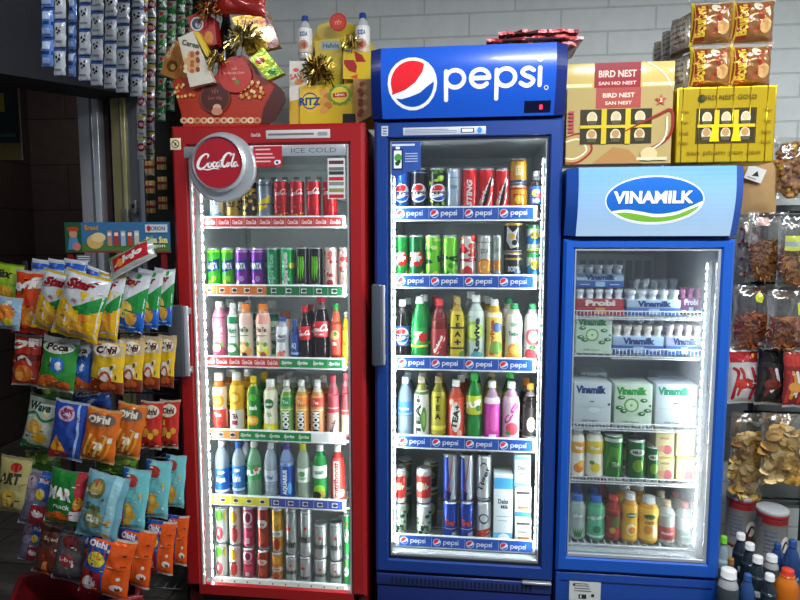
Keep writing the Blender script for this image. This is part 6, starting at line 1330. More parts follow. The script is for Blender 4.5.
def gold_box():
    t = thing('gift_box', 'shiny yellow-gold gift box with window at right on dairy fridge', 'gift box', (0, 0, 0))
    a, b = at(674.5, 163, VTY+.01), at(777.5, 85, VTY+.01); W = (b.x-a.x)/2; H = b.z-VT-.001; c = (a.x+b.x)/2
    m = MB(); m.box(a.x, VTY+.01, VT+.001, b.x, VTY+.12, b.z, '#c4a61c', 'metal', .002); m.box(a.x+.004, VTY+.0098, VT+.005, b.x-.004, VTY+.0105, b.z-.004, '#a48c14', 'gloss'); A = Art(m, flatP(c, VTY+.01, VT+.001), W, H, mat='gloss')
    for k in range(6): x_ = c+(-.88+k*.34)*W; m.tube([(x_, VTY+.0095, VT+.002), (x_, VTY+.0095, b.z-.001)], .0016, '#c8b030', 'metal', 8)  # raised metal ribs shaped to catch light, standing in for streaks on film folds
    A.r(-.6, .25, .62, .72, '#4a3c14'); window(A, -.57, .28, .59, .69, '#e0b82c')
    for k in (-.22, .22): A.p([(k-.1, .28), (k+.1, .28), (k+.05, .45), (k+.12, .5), (k-.12, .5), (k-.05, .45)], '#f0c21c')
    A.c(-.5, .85, .05, '#2c3a20'); A.t('BIRD NEST GOLD', .05, .86, .06, '#6a5418', w=1.1); A.t('san pham yen sao', -.02, .13, .07, '#7a6220', w=1.5)
    for s_ in (-.84, .82):
        for v in (.68, .54, .40, .27): A.t('Yen' if v > .5 else 'Nest', s_, v, .045, '#7a6220')
    m.build('box_front', t)
gold_box()
ck = bag_maker(.155, .15, .07, lambda u, v: '#875a2e', lambda A: (A.p([(-.98, .1), (-.4, .1), (-.3, .95), (-.9, .95)], '#8c2f22'), A.t('Bourbon', -.65, .52, .30, '#e2c23c', rot=90, w=.7, bold=.05), A.s([(-.1, .2, .6), (.25, .45, 1.2), (.2, .7, 1.2), (.75, .85, .5)], .08, '#a3402a'), A.e(.45, .35, .3, .16, '#d8a868', 16), A.e(.1, .8, .25, .1, '#e6d8c0', 14), A.r(-1, .0, -.85, 1, '#d4b838')), 2.2, crimpcol='#a89a84')
CB = [(711, 27, 'upper left', 0), (752, 30, 'upper right', 1), (710, 67, 'lower left', 0), (750, 68, 'lower right', 1)]
GT = at(725, 85, VTY+.01).z
for x, y, s_, fl in CB:
    Y = 2.215; p = at(x, y, Y); w_ = 37/F*Y; h_ = 39/F*Y
    r = place('cookiebag', ck, 'cookie_bag', 'brown and red bread snack bag facing front, %s of four' % s_, 'snack bag', (p.x, Y, GT+h_/2+.001+(h_+.001)*(y < 50)), (0, (.0 if not fl else PI) if False else 0, rnd.uniform(-.05, .05)), None, (w_/.155*(1 if not fl else 1), 1, h_/.15))
# side stack receding to the left, seen on edge
ck2 = bag_maker(.11, .15, .05, lambda u, v: '#8f877a', lambda A: (A.r(-.9, .1, .9, .9, '#9b9386'), [A.t('bread', 0, .85-.14*k, .07, '#5c5348', w=1.3) for k in range(5)], A.r(-.9, .02, .9, .1, '#6d4a34')), 5.1, mat='foil')
n_ = 0
for j, (y0, y1) in enumerate(((20, 52), (54, 84))):
    for k, (x, Y) in enumerate(((686, 2.24), (676, 2.36), (667, 2.48))):
        dx = 0 if j == 0 else 8*0
        p = at(x+(2-k)*0+0, 50, Y); H = .135-.02*k*0
        zb = GT+.001 if j else GT+.001+.137
        place('sidebag', ck2, 'bread_bag', 'greyish bread bag seen edge on, %s row, %s from the wall' % (('upper', 'lower')[j], ('third', 'second', 'first')[k]), 'snack bag', (p.x, Y+.045, zb+.0675), (0, 0, -1.15), None, (1, 1, .9))
m = MB(); f_ = MB(); P = bagP(.16, .05, .03, 9.1); us = [.16*(k/10-.5) for k in range(11)]
for x, l_ in ((712, 'left'), (752, 'right')):
    f_ = MB(); f_.grid(P, us, [.05*k/6 for k in range(7)], '#e0e0e0', 'clear_film'); q = at(x, 9, 2.22); tag(f_.build('bag_tail', loc=(q.x, 2.22, GT+2*at(0, 0, 1).y*0+2*.1455+.018)), 'crumpled clear plastic tail on the %s bread bag column' % l_, 'plastic film')
def supp(): pass
# ================================================================== snack bags at the left
def lab_star(A): # potato chips, silver above, yellow below
    A.p([(-1, 0), (1, 0), (1, .5), (.2, .42), (-1, .62)], '#dfae12'); A.p([(-.2, .46), (1, .72), (1, .50), (.25, .36)], '#1f8a3a'); A.e(-.35, .24, .5, .14, '#e8b84a', 16); A.e(.1, .16, .4, .12, '#d9982c', 16); A.e(.35, .34, .2, .07, '#e6862c', 14); A.t('Star', -.1, .82, .15, '#8e1a22', bold=.06, w=1.25, sh=.25); A.p([(.0, .72), (.4, .72), (.2, .58)], '#e8c01e'); A.t('60g', -.15, .57, .06, '#a8242c'); A.s([(-.8, .72), (-.2, .76), (.6, .92)], .012, '#b0202a')
def lab_blue(A): A.p([(-1, 0), (1, 0), (1, .35), (-1, .20)], '#1f5fb8'); A.p([(-1, .2), (1, .35), (1, .75), (.3, .6), (-1, .35)], '#1f8a3a'); A.e(-.2, .36, .5, .14, '#e6c25a', 16); A.e(.3, .22, .35, .1, '#d8a43c', 14); A.t('Star', 0, .82, .13, '#8e1a22', bold=.05, w=1.1, sh=.2); A.c(.35, .92, .05, '#2a9a4a')
def lab_swing(A): A.t('Swing', 0, .78, .2, '#f4f0e8', bold=.06, w=1.7, sh=.15, rot=10); A.e(-.2, .35, .6, .2, '#e07a1c', 16); A.e(.3, .22, .4, .12, '#f0a838', 14); A.e(.1, .5, .3, .08, '#c83c1c', 12); A.r(-1, .0, 1, .10, '#c8341c')
def lab_max(A): A.t('Max', -.1, .72, .2, '#26301c', bold=.05, w=1.2, sh=.2); A.e(0, .3, .7, .18, '#d9a02c', 16); A.r(-1, .45, 1, .5, '#7fb62a')
def lab_orangeveg(A): A.e(0, .5, .7, .28, '#e8862c', 16); A.t('go', .2, .8, .16, '#f2f0e6', bold=.05); A.e(.3, .25, .4, .12, '#cfc03a', 12)
def lab_corn(A): A.t('CORN', 0, .82, .17, '#f4ece0', bold=.06, w=1.5, rot=8); A.r(-1, .5, 1, .62, '#7c1c16'); A.s([(-.6, .5), (0, .56), (.5, .44)], .06, '#f0e2d0'); A.e(0, .25, .7, .16, '#d8742c', 16); A.e(-.3, .2, .3, .1, '#e8a04a', 12)
def lab_poca(A): A.e(0, .82, .85, .12, '#d6d8d2', 20); A.t('Poca', 0, .82, .13, '#3c2a1c', bold=.05, w=1.2); A.e(.1, .5, .45, .14, '#3a7ac8', 14); A.e(.2, .48, .2, .08, '#e8e8f0', 10); A.e(-.3, .16, .7, .14, '#d8742c', 16); A.e(.4, .12, .5, .1, '#c05a20', 14); A.r(-1, .9, 1, 1, '#b8b8b4')
def lab_oishi(A): A.r(-1, .68, 1, 1, '#b9a88a'); A.e(0, .80, .75, .12, '#efe6d6', 18); A.t('Oishi', 0, .80, .14, '#4a1c12', bold=.06, w=1.2); A.p([(-1, 0), (1, 0), (1, .22), (-1, .30)], '#7c3018'); A.e(.1, .36, .45, .14, '#e0ddd0', 14); A.s([(-.3, .3), (.1, .4), (.4, .28), (.1, .2)], .05, '#c84a1c'); A.e(.2, .14, .5, .08, '#c8602c', 12)
def lab_waves(A): A.t('Wave', -.1, .8, .16, '#23402c', bold=.05, w=1.4, sh=.1); A.s([(-1, .6), (-.3, .68), (.3, .55), (1, .66)], .05, '#2f7a44'); A.e(-.2, .42, .5, .12, '#d8a84a', 16); A.e(.2, .22, .45, .1, '#c8982c', 14); A.p([(-1, 0), (-.3, 0), (-.6, .16), (-1, .14)], '#2f7a44')
def lab_pinkcircle(A): A.e(-.1, .78, .5, .13, '#d8a8c0', 18); A.e(-.1, .78, .36, .09, '#8e4a74', 16); A.t('Crab', -.1, .78, .07, '#f2e6ee'); A.p([(-.8, .2), (-.5, .42), (-.2, .3), (.1, .16), (-.4, .08)], '#e8a02c'); A.r(-1, .02, .2, .16, '#b02a20'); A.s([(.5, 0), (.7, .5), (.5, .95)], .04, '#9fb6e0')
def lab_orange(A): A.e(0, .80, .85, .13, '#6b5a4c', 18); A.t('Oishi', -.1, .80, .14, '#efe6d6', bold=.06, w=1.3); [A.s([(-.7+.3*k, .12+.05*(k % 2)), (-.4+.3*k, .5-.06*(k % 3))], .05, ['#f0b84a', '#e89a2c', '#f6cf7a'][k % 3], n=0) for k in range(5)]; A.t('79', .1, .32, .14, '#f8f0e0', bold=.05); A.r(.6, .4, .85, .5, '#e8e0d0')
def lab_redyellow(A): A.e(0, .78, .8, .13, '#dcd2bc', 18); A.t('Oishi', 0, .78, .13, '#4a1c12', bold=.05, w=1.2); [A.e(-.6+.4*k, .3+.08*(k % 2), .25, .07, ['#e8b83a', '#d8942c'][k % 2], 12) for k in range(4)]; A.r(-1, .48, -.2, .60, '#e6a82c'); A.e(.2, .12, .5, .08, '#8c1c14', 12)
def lab_art(A): A.t('ART', -.1, .62, .2, '#3c3a24', bold=.06, w=1.3, sh=.2); A.e(.2, .82, .35, .08, '#b02c20', 14); A.e(-.1, .28, .5, .16, '#c8a848', 16)
def lab_mix(A): A.e(-.5, .78, .42, .12, '#b4a0b0', 16); A.e(-.4, .56, .4, .12, '#8e8aa0', 16); A.p([(0, 1), (1, 1), (1, .5), (.1, .52)], '#2453a8'); A.e(.3, .6, .3, .1, '#e6c83a', 14); A.p([(-.3, 0), (1, 0), (1, .42), (-.1, .38)], '#a3262c'); A.e(.3, .25, .35, .07, '#e8dcd8', 12); A.t('mix', .4, .84, .09, '#f0f0f4', w=.6)
def lab_mar(A): A.t('MAR', -.2, .58, .22, '#f2f4ec', bold=.06, w=1.4); A.t('snack', 0, .36, .09, '#f2f4ec', w=1.); A.e(-.2, .14, .7, .12, '#d8641c', 16); A.p([(.55, 1), (1, 1), (1, .2), (.65, .25)], '#b0303a'); A.e(.8, .45, .2, .12, '#e6a02c', 12); A.r(.5, .12, 1, .3, '#e0dce4')
def lab_teal(A): A.e(-.35, .76, .45, .15, '#7a7440', 18); A.e(-.35, .76, .3, .1, '#b8a85c', 16); A.t('Sea', -.3, .5, .12, '#5a6a3c', w=.8, bold=.05); A.e(-.2, .32, .5, .13, '#8a8a54', 14); A.t('cua', -.2, .32, .1, '#dfe4d4', w=.7, bold=.04); A.r(.35, .0, .75, 1, '#9ed0d8'); A.e(.55, .3, .18, .04, '#e6b040', 10); A.e(.5, .1, .2, .04, '#e6b040', 10)
def lab_tealn(A): A.r(-1, 0, -.55, 1, '#2a4f94'); A.e(-.2, .8, .5, .1, '#a83c34', 14); A.e(-.2, .38, .4, .07, '#e6b84a', 12); A.e(.0, .26, .4, .07, '#d8a030', 12); A.e(-.3, .14, .4, .07, '#e6b84a', 12); A.r(-1, .1, -.5, .3, '#b03040')
def lab_org2(A): A.p([(-1, 0), (.0, 0), (.1, 1), (-1, 1)], '#2c4f9c'); A.e(-.4, .62, .4, .12, '#e0c83a', 16); A.p([(-1, .0), (-.1, .0), (-.05, .42), (-1, .44)], '#a8242c'); A.e(-.55, .22, .3, .12, '#e8e0e0', 12); A.t('Oishi', -.45, .86, .1, '#f0f0f4', w=.8, bold=.04); A.e(.6, .22, .25, .06, '#f0e6d8', 12); A.e(.65, .2, .12, .04, '#7a3a1c', 10); A.r(.1, .52, 1, .53, '#b8440c')
def lab_dark(A): A.e(-.1, .75, .5, .12, '#4a241c', 14); A.t('Squid', 0, .75, .1, '#d8c0a8', w=1.); A.e(0, .4, .6, .16, '#6c2c20', 16); A.p([(-.3, .0), (.2, .0), (.1, .3), (-.2, .3)], '#d8843c')
def lab_greyred(A): A.e(0, .8, .6, .12, '#8a2a2c', 14); A.e(0, .45, .5, .12, '#a83a3a', 14); A.t('bbq', 0, .45, .1, '#e8dcd0', w=.9); A.r(-1, .1, 1, .16, '#3c3c44')
def lab_silver(A): A.r(-1, .72, 1, .88, '#2a62c8'); A.e(0, .4, .6, .2, '#8fa4c4', 16); A.t('fun', 0, .5, .18, '#24407c', w=1.)
def lab_greenleaf(A): [A.e(-.8+.35*k, .8-.05*(k % 2), .22, .12, ['#8cae3c', '#a8c452', '#5f8a2c'][k % 3], 12) for k in range(6)]; A.e(0, .4, .7, .2, '#4f7a2c', 14)
def lab_jojo(A): A.p([(-.8, .2), (.8, .2), (.8, .8), (-.8, .8)], '#c02830'); A.t('JoJo', .1, .5, .34, '#f4ece8', bold=.06, w=1., sh=.1); A.c(-.45, .45, .17, '#e89a2c'); A.p([(-1, .85), (1, .85), (1, 1), (-1, 1)], '#5a9a2c')
BD = {  # name: (base colour, art, crimp colour)
 'star': ('#cfd3d6', lab_star, '#c2a83a'), 'bluestar': ('#d3d7da', lab_blue, '#b9bfc4'), 'swing': ('#d2481c', lab_swing, '#b8b0a8'), 'max': ('#98b82c', lab_max, '#5a7a1c'), 'orangeveg': ('#8fb0c8', lab_orangeveg, '#b8b8b8'),
 'corn': ('#b8341c', lab_corn, '#a09890'), 'poca': ('#2f8a34', lab_poca, '#b0b0a8'), 'bluemini': ('#2453a8', lab_poca, '#6a7a9c'), 'oishi': ('#d8b01e', lab_oishi, '#8a7a64'),
 'waves': ('#b9c4b4', lab_waves, '#2f6a3c'), 'pink': ('#2748a0', lab_pinkcircle, '#a0a8bc'), 'orange': ('#d2681c', lab_orange, '#c89a5a'), 'redyellow': ('#bf2c1e', lab_redyellow, '#b0a48c'),
 'art': ('#b0a66a', lab_art, '#8c845c'), 'mix': ('#6a6a80', lab_mix, '#8a8a94'), 'mar': ('#1f7a30', lab_mar, '#4a7a4c'), 'teal': ('#6fa8b8', lab_teal, '#8ab4bc'), 'tealn': ('#6fc0c4', lab_tealn, '#8ab4bc'),
 'org2': ('#dc5410', lab_org2, '#c8b8a8'), 'dark': ('#5a3830', lab_dark, '#8c6a5c'), 'greyred': ('#5c5a5c', lab_greyred, '#7a787a'), 'silver': ('#b8c0c8', lab_silver, '#d0d4d8'), 'greenleaf': ('#3f6a2c', lab_greenleaf, '#6f7a5c'), 'jojo': ('#aeb6ae', lab_jojo, '#c8ccd0'),
}
def bag(des, cx, cy, wpx, hpx, Y, label, roll=0., yaw=0., tilt=-.12, th=.32, cat='snack bag', name='snack_bag'):
    """roll: clockwise lean in degrees as seen; yaw turns the face"""
    w = wpx*1.07/F*Y; h = hpx*1.06/F*Y; p = at(cx, cy, Y); k = ('bag', des)
    if k not in LIB:
        base, art0, cr = BD[des]; LIB[k+('dim',)] = (w, h); sd = len(LIB)*1.37
        def art(A, seed=len(LIB)):
            art0(A); R = random.Random(seed)
            for q in range(9):   # small print, flavour marks and barcode
                u, v = R.uniform(-.8, .7), R.uniform(.08, .9); c = R.choice(['#e8e6e0', '#2a2a2e', '#c8402c', '#e0b840', '#5a3a2a', '#d8d4c8'])
                if q % 3: A.r(u, v, u+R.uniform(.08, .3), v+R.uniform(.008, .02), c)
                else: A.e(u, v, R.uniform(.04, .09), R.uniform(.02, .05), c, 8)
        mk = bag_maker(w, h, min(w, h)*th, base, art, sd, crimpcol=cr)
    else: mk = None
    w0, h0 = LIB[k+('dim',)]
    return place(k, mk, name, label, cat, p, (tilt, math.radians(roll), math.radians(yaw)), None, (w/w0, w/w0, h/h0))
YR = 1.98
T1 = ', top tier of snack rack'; T2 = ', second tier of snack rack'; T3 = ', third tier of snack rack'; T4 = ', fourth tier of snack rack'; T5 = ', lowest tier of snack rack'
bag('max', 6, 283, 34, 42, YR+.02, 'yellow-green bag at far left edge'+T1, 8); bag('orangeveg', 8, 313, 30, 34, YR-.05, 'pale blue and orange bag at far left edge under the green one', 6)
bag('swing', 32, 302, 40, 66, YR-.02, 'orange-red bag with white slanted word'+T1, 4)
bag('star', 58, 302, 44, 62, YR-.06, 'silver and yellow chips bag, left of two large ones'+T1, 12); bag('star', 82, 306, 50, 68, YR-.11, 'silver and yellow chips bag, largest and frontmost'+T1, 14)
bag('star', 108, 306, 30, 66, YR-.06, 'narrow silver and yellow chips bag behind the frontmost one', 8)
bag('bluestar', 131, 301, 34, 62, YR-.02, 'silver, green and blue chips bag, left of three'+T1, 8); bag('bluestar', 148, 299, 27, 60, YR+.03, 'silver, green and blue chips bag, middle of three'+T1, 5); bag('bluestar', 163, 297, 22, 58, YR+.08, 'silver, green and blue chips bag, right of three'+T1, 3)
for k, x in enumerate((42, 58, 74)):
    bag('silver', x, 278, 26, 38, YR+.06, 'silver bag with blue top behind the big chips bags, %s of three' % ('left', 'middle', 'right')[k], 6)
bag('silver', 92, 282, 28, 30, YR+.10, 'silver bag lying low behind the frontmost chips bag', 20)
bag('jojo', 132, 258, 54, 26, YR-.05, 'red-labelled silver bag lying slanted on top of the snack rack', -27, tilt=-.5)
bag('corn', 27, 360, 30, 54, YR-.03, 'red-orange corn bag at left'+T2, 3); bag('poca', 59, 364, 40, 56, YR-.09, 'green bag with white oval'+T2, 7); bag('bluemini', 82, 366, 24, 52, YR-.05, 'small blue bag beside the green one'+T2, 3)
for k, (x, y, w, Y) in enumerate(((108, 366, 37, YR-.07), (131, 364, 28, YR-.02), (150, 362, 24, YR+.03), (166, 361, 20, YR+.08))):
    bag('oishi', x, y, w, 56-k, Y, 'yellow and brown shrimp snack bag, %s from left' % ('first', 'second', 'third', 'fourth')[k]+T2, 3)
bag('waves', 42, 422, 36, 56, YR-.06, 'pale green and white chips bag'+T3, 10); bag('pink', 69, 430, 38, 62, YR-.10, 'blue bag with pink circle'+T3, 8)
for k, (des, x, y, w, h, Y, lb) in enumerate((('orange', 101, 435, 38, 56, YR-.11, 'orange puff bag, left and nearer one'), ('orange', 129, 430, 32, 56, YR-.05, 'orange puff bag, right one'), ('redyellow', 151, 425, 25, 50, YR+.0, 'red and yellow bag, left of two'), ('redyellow', 169, 424, 22, 50, YR+.06, 'red and yellow bag, right of two'))):
    bag(des, x, y, w, h, Y, lb+T3, (9, 9, 3, 2)[k])
bag('greenleaf', 58, 396, 34, 26, YR+.0, 'dark green bag top behind the blue pink-circle bag', -12); bag('bluemini', 92, 400, 42, 24, YR+.0, 'blue bag lying behind the orange puff bags', -8)
bag('art', 14, 484, 36, 60, YR-.10, 'beige and olive bag at far left'+T4, 6); bag('greenleaf', 44, 468, 40, 40, YR-.03, 'green leafy bag behind the mixed one'+T4, -6); bag('mix', 38, 498, 34, 60, YR-.10, 'grey, blue and red bag'+T4, 10); bag('mar', 66, 497, 40, 58, YR-.14, 'green bag with white capital letters'+T4, 8)
bag('teal', 103, 506, 46, 70, YR-.17, 'large teal-blue seafood snack bag'+T4, 12)
for k, (x, y, w, h, Y) in enumerate(((134, 499, 30, 64, YR-.10), (157, 489, 28, 60, YR-.03), (175, 481, 22, 54, YR+.04))): bag('tealn', x, y, w, h, Y, 'narrow turquoise bag, %s of three' % ('left', 'middle', 'right')[k]+T4, (6, 4, 2)[k])
bag('greenleaf', 116, 466, 46, 22, YR+.0, 'green bag lying behind the turquoise bags', 4)
bag('mix', 33, 541, 26, 44, YR-.08, 'small grey and blue bag at left'+T5, 10); bag('dark', 51, 550, 32, 54, YR-.13, 'dark brown squid snack bag'+T5, 12); bag('greyred', 70, 556, 32, 54, YR-.14, 'grey and dark red bag'+T5, 10)
for k, (x, y, w, h, Y) in enumerate(((108, 566, 54, 64, YR-.19), (135, 557, 40, 62, YR-.12), (160, 547, 32, 56, YR-.05), (177, 540, 24, 52, YR+.02))): bag('org2', x, y, w, h, Y, 'bright orange snack bag, %s from left' % ('first', 'second', 'third', 'fourth')[k]+T5, (10, 8, 4, 2)[k])
bag('bluemini', 88, 538, 28, 40, YR-.12, 'small blue bag between grey and orange bags'+T5, 4)

# wire display rack behind the bags
rk = thing('snack_rack', 'dark wire snack rack with printed header board at left', 'rack', (at(100, 560, YR+.2).x, YR+.2, 0))
bx0, bx1 = at(18, 400, YR+.12).x-rk.location.x, at(171, 400, YR+.12).x-rk.location.x
for x in (bx0, bx1):
    for y in (0., .22): m = MB(); m.tube([(x, y, .0), (x, y, at(100, 262, YR+.12).z)], .009, '#23262a', 'paint', 8); m.build('rack_post', rk)
for py in (345, 397, 463, 530, 596):
    z = at(100, py, YR+.12).z; m = MB()
    m.tube([(bx0, 0, z), (bx1, 0, z), (bx1, .22, z), (bx0, .22, z)], .004, '#2a2d31', 'paint', 6, closed=True)
    for k in range(15): x = bx0+(bx1-bx0)*(k+.5)/15; m.tube([(x, 0, z), (x, .22, z)], .0018, '#2a2d31', 'paint', 5)
    m.build('rack_shelf', rk)
m = MB(); a, b = at(67, 252.5, YR+.17), at(170, 222, YR+.17); a = a-Vector(rk.location); b = b-Vector(rk.location); cxx = (a.x+b.x)/2; W = (b.x-a.x)/2; H = b.z-a.z
m.box(a.x, -.036, a.z, b.x, -.03, b.z, '#3a6f9c', 'print'); A = Art(m, flatP(cxx, -.036, a.z), W, H)
A.r(-1, 0, 1, .32, '#4a7a3c'); A.r(-1, .0, 1, .06, '#8c3428'); A.r(-1, 0, -.68, 1, '#24563a'); A.e(-.84, .62, .08, .16, '#c8906a', 14); A.e(-.84, .78, .12, .08, '#b0442a', 14); A.p([(-.95, .1), (-.72, .1), (-.76, .5), (-.92, .5)], '#4f86b8'); A.e(-.78, .2, .08, .14, '#c87a6c', 12)
A.e(-.42, .36, .16, .24, '#d8b06a', 18); A.e(-.35, .5, .14, .16, '#e8cc94', 16); A.t('Bread', -.48, .82, .18, '#b88a3c', w=.26, bold=.05)
for k, c in enumerate(('#b98a6a', '#a83c3c', '#9cb0c0', '#b8442c', '#c8c0b0')): A.r(-.18+k*.13, .22, -.09+k*.13, .72, c); A.r(-.17+k*.13, .55, -.1+k*.13, .66, '#e9e4da')
A.r(.55, .66, .97, .92, '#c8d4dc'); A.e(.62, .79, .04, .1, '#b02a3a', 12); A.t('ORION', .79, .79, .14, '#2a3a5c', w=.26); A.t('Mua Sua', .77, .42, .22, '#e6dc8c', w=.4, bold=.05); A.t('ngon', .77, .2, .12, '#e6e8d8', w=.3)
m.build('header_board', rk)
m = MB(); m.box(a.x+.0, -.03, b.z*0+a.z-.12, a.x+.02, -.02, a.z, '#7a1c20', 'paint'); m.build('board_bracket', rk); m = MB(); m.box(b.x-.04, -.03, a.z-.12, b.x-.02, -.02, a.z, '#7a1c20', 'paint'); m.build('board_bracket', rk)
# little white price card on the rack
m = MB(); g = at(84, 258, YR+.1); m.box(g.x-.03, YR+.1, g.z-.02, g.x+.03, YR+.103, g.z+.012, '#5c6064', 'print'); A = Art(m, flatP(g.x, YR+.1, g.z-.02), .03, .032)
for v in (.3, .55, .8): A.r(-.8, v-.06, .8, v+.06, '#c8ccd0')
m.box(g.x-.003, YR+.103, g.z-.06, g.x+.003, YR+.108, g.z+.0, '#5c6064', 'print'); tag(m.build('price_card'), 'small grey price card behind the chips at top of rack', 'price card')
# red crate below
m = MB(); p0, p1 = at(30, 604, 1.74), at(80, 580, 1.9); Zt = at(60, 580, 1.86).z
cr = thing('plastic_crate', 'dark red crate on the floor under the snack rack', 'crate', ((at(40, 590, 1.8).x+at(100, 590, 1.8).x)/2, 1.84, 0), (0, 0, .5))
for (x0, y0, x1, y1) in ((-.2, -.15, .2, -.135), (-.2, .135, .2, .15), (-.2, -.135, -.185, .135), (.185, -.135, .2, .135)): m.box(x0, y0, .012, x1, y1, Zt, '#5e1018', 'paint', .003)
m.box(-.2, -.15, 0, .2, .15, .012, '#4a0c12', 'paint'); m.box(-.21, -.16, Zt-.02, .21, -.15, Zt, '#6e141c', 'paint', .002); m.build('crate_shell', cr)

# ================================================================== hanging sachet strips, upper left
a_, b_, dirv, za, zb_ = LINT
def sachet_strip(key, n, w, h, base, art, seed):
    def mk(root):
        for i in range(n):
            m = MB(); P = bagP(w, h*.97, .014, seed+i); us = [w*(k/6-.5) for k in range(7)]; vs = [h*.97*k/8 for k in range(9)]
            Q = lambda u, v, o, i=i: (P(u, v, o)[0], P(u, v, o)[1], P(u, v, o)[2]-h*(i+.5))
            m.grid(Q, us, vs, base, 'foil'); PB = bagP(w, h*.97, .010, seed+i+.4, -1)
            m.grid(lambda u, v, o, i=i: (PB(-u, v, o)[0], PB(-u, v, o)[1], PB(-u, v, o)[2]-h*(i+.5)), us, vs, '#9aa4b4', 'foil')
            art(Art(m, Q, w/2, h*.97, du=w/4, dv=h/5, mat='foil', off=.001)); m.build('sachet', root)
    return mk
def sa_white(A): A.r(-1, .9, 1, 1, '#3a62b0'); A.r(-1, .0, 1, .04, '#8fa0b4'); A.e(-.3, .66, .18, .07, '#23262c', 10); A.e(.2, .58, .2, .06, '#23262c', 10); A.e(.3, .74, .12, .05, '#23262c', 10); A.e(-.1, .5, .14, .05, '#34373c', 10); A.r(-.7, .18, .6, .24, '#8c96a4')
def sa_blue(A): A.r(-1, .42, 1, .54, '#1f3c78'); A.r(-.6, .6, .7, .86, '#b8c8e0'); A.r(-.7, .1, .7, .3, '#8fa8d0'); A.r(-1, .93, 1, 1, '#27488c')
def sa_red(A): A.c(0, .55, .20, '#8e1830'); A.c(0, .55, .09, '#e0b8b8'); A.r(-1, .88, 1, 1, '#d8c04a'); A.r(-.6, .1, .6, .2, '#8c9098')
def sa_green(A): A.p([(-1, .1), (1, .4), (1, .8), (-1, .5)], '#2c7a34'); A.r(-1, .0, 1, .08, '#3c8a40'); A.e(0, .8, .4, .1, '#c8342c', 12); A.r(-.5, .3, .3, .38, '#dfe4dc')
def on_line(px, Yp): return at(px, 0, Yp)
# two lines of strips that hang from hooks on the shutter box
S1 = [(56, 67, 'b'), (68, 76, 'w'), (80, 77, 'b2'), (92, 81, 'w'), (104, 86, 'w'), (117, 89, 'w'), (129, 93, 'w'), (143, 97, 'w')]
ordn = ['first', 'second', 'third', 'fourth', 'fifth', 'sixth', 'seventh', 'eighth']
for k, (x, yb_, kd) in enumerate(S1):
    Y = 1.72+.085*k; wpx = 14.2 if kd != 'b2' else 9; w = .036; h = .085
    p = at(x, yb_, Y); n = 5
    blue = kd[0] == 'b'
    r = place(('sach', blue), sachet_strip('s', n, w, h, '#5a7fc0' if blue else '#d4dae2', sa_blue if blue else sa_white, 3 if blue else 8), 'hanging_sachet_strip', ('narrow blue' if kd == 'b2' else 'blue' if blue else 'white and blue spotted')+' sachet strip, %s from the left at upper left' % ordn[k], 'sachet strip', (p.x, Y, p.z+n*h), (0, math.radians(4), math.radians(-6)), None, (wpx/F*Y/w, 1, 1))
    q = MB(); q.tube([(0, .004, .002), (0, .004, .03), (0, .02, .04)], .0015, '#8a8f94', 'metal', 5); hk = q.build('hanging_hook', r) if False else None
S2 = [(149, 78, 'r', 3), (158, 90, 'r', 3), (150, 150, 'r', 6), (159, 170, 'r', 6), (167, 90, 'g', 4), (176, 112, 'g', 5), (168, 128, 'g', 6), (184, 96, 'g', 5)]
S2 = [(149.5, 160, 'r', 2.62, 7), (158.5, 176, 'r', 2.66, 8), (167.5, 122, 'g', 2.70, 6), (176.5, 112, 'g', 2.74, 6), (184, 80, 'g', 2.78, 4), (191, 70, 'g', 2.84, 4)]
for k, (x, yb_, kd, Y, n) in enumerate(S2):
    w = .036; h = .10; p = at(x, yb_, Y)
    place(('sach', kd, n), sachet_strip('s', n, w, h, '#b9bfb8' if kd == 'r' else '#a9b6a8', sa_red if kd == 'r' else sa_green, 20+n), 'hanging_sachet_strip', '%s sachet strip, %s of %s, hanging left of red fridge top' % (('white strip with dark red dots', 'green and silver') [kd == 'g'] if False else ('red-dotted white' if kd == 'r' else 'green and silver'), ordn[k if kd == 'r' else k-2], 'two' if kd == 'r' else 'four'), 'sachet strip', (p.x, Y, p.z+n*h), (0, math.radians(3), 0), None, (9.6/F*Y/w, 1, 1))
# wooden clothes-peg like packs hanging below the red-dotted strips
def stick_pack(root):
    for i in range(3):
        m = MB()
        for k in range(5): m.box(-.018+k*.0085, -.004, -.066-i*.085, -.012+k*.0085, .004, -.012-i*.085, ['#c9a56a', '#b08a4c', '#d8b87c'][k % 3], 'matte', .001)
        m.box(-.022, -.006, -.045-i*.085, .022, .006, -.032-i*.085, '#7a1c20', 'print', .002); m.build('stick_bundle', root)
for k, (x, y) in enumerate(((149, 152), (161, 148))):
    place('sticks', stick_pack, 'hanging_stick_pack', 'hanging pack of pale sticks with dark red bands, %s one beside red fridge' % ('left', 'right')[k], 'snack pack', at(x, y+6, 2.5), (0, 0, 0))
# rail that carries the strips
m = MB(); m.tube([Vector((at(48, -25, 1.66).x, 1.66, 2.56)), Vector((at(150, -25, 2.4).x, 2.4, 2.62))], .006, '#6c7074', 'metal', 8)
tag(m.build('hanging_rail'), 'thin metal rail the blue and white sachet strips hang from', 'rail')
m = MB(); m.tube([Vector((at(146, 20, 2.60).x, 2.60, 2.57)), Vector((at(198, 20, 2.86).x, 2.86, 2.65))], .006, '#6c7074', 'metal', 8)
tag(m.build('hanging_rail'), 'thin metal rail the green and red-dotted strips hang from', 'rail')

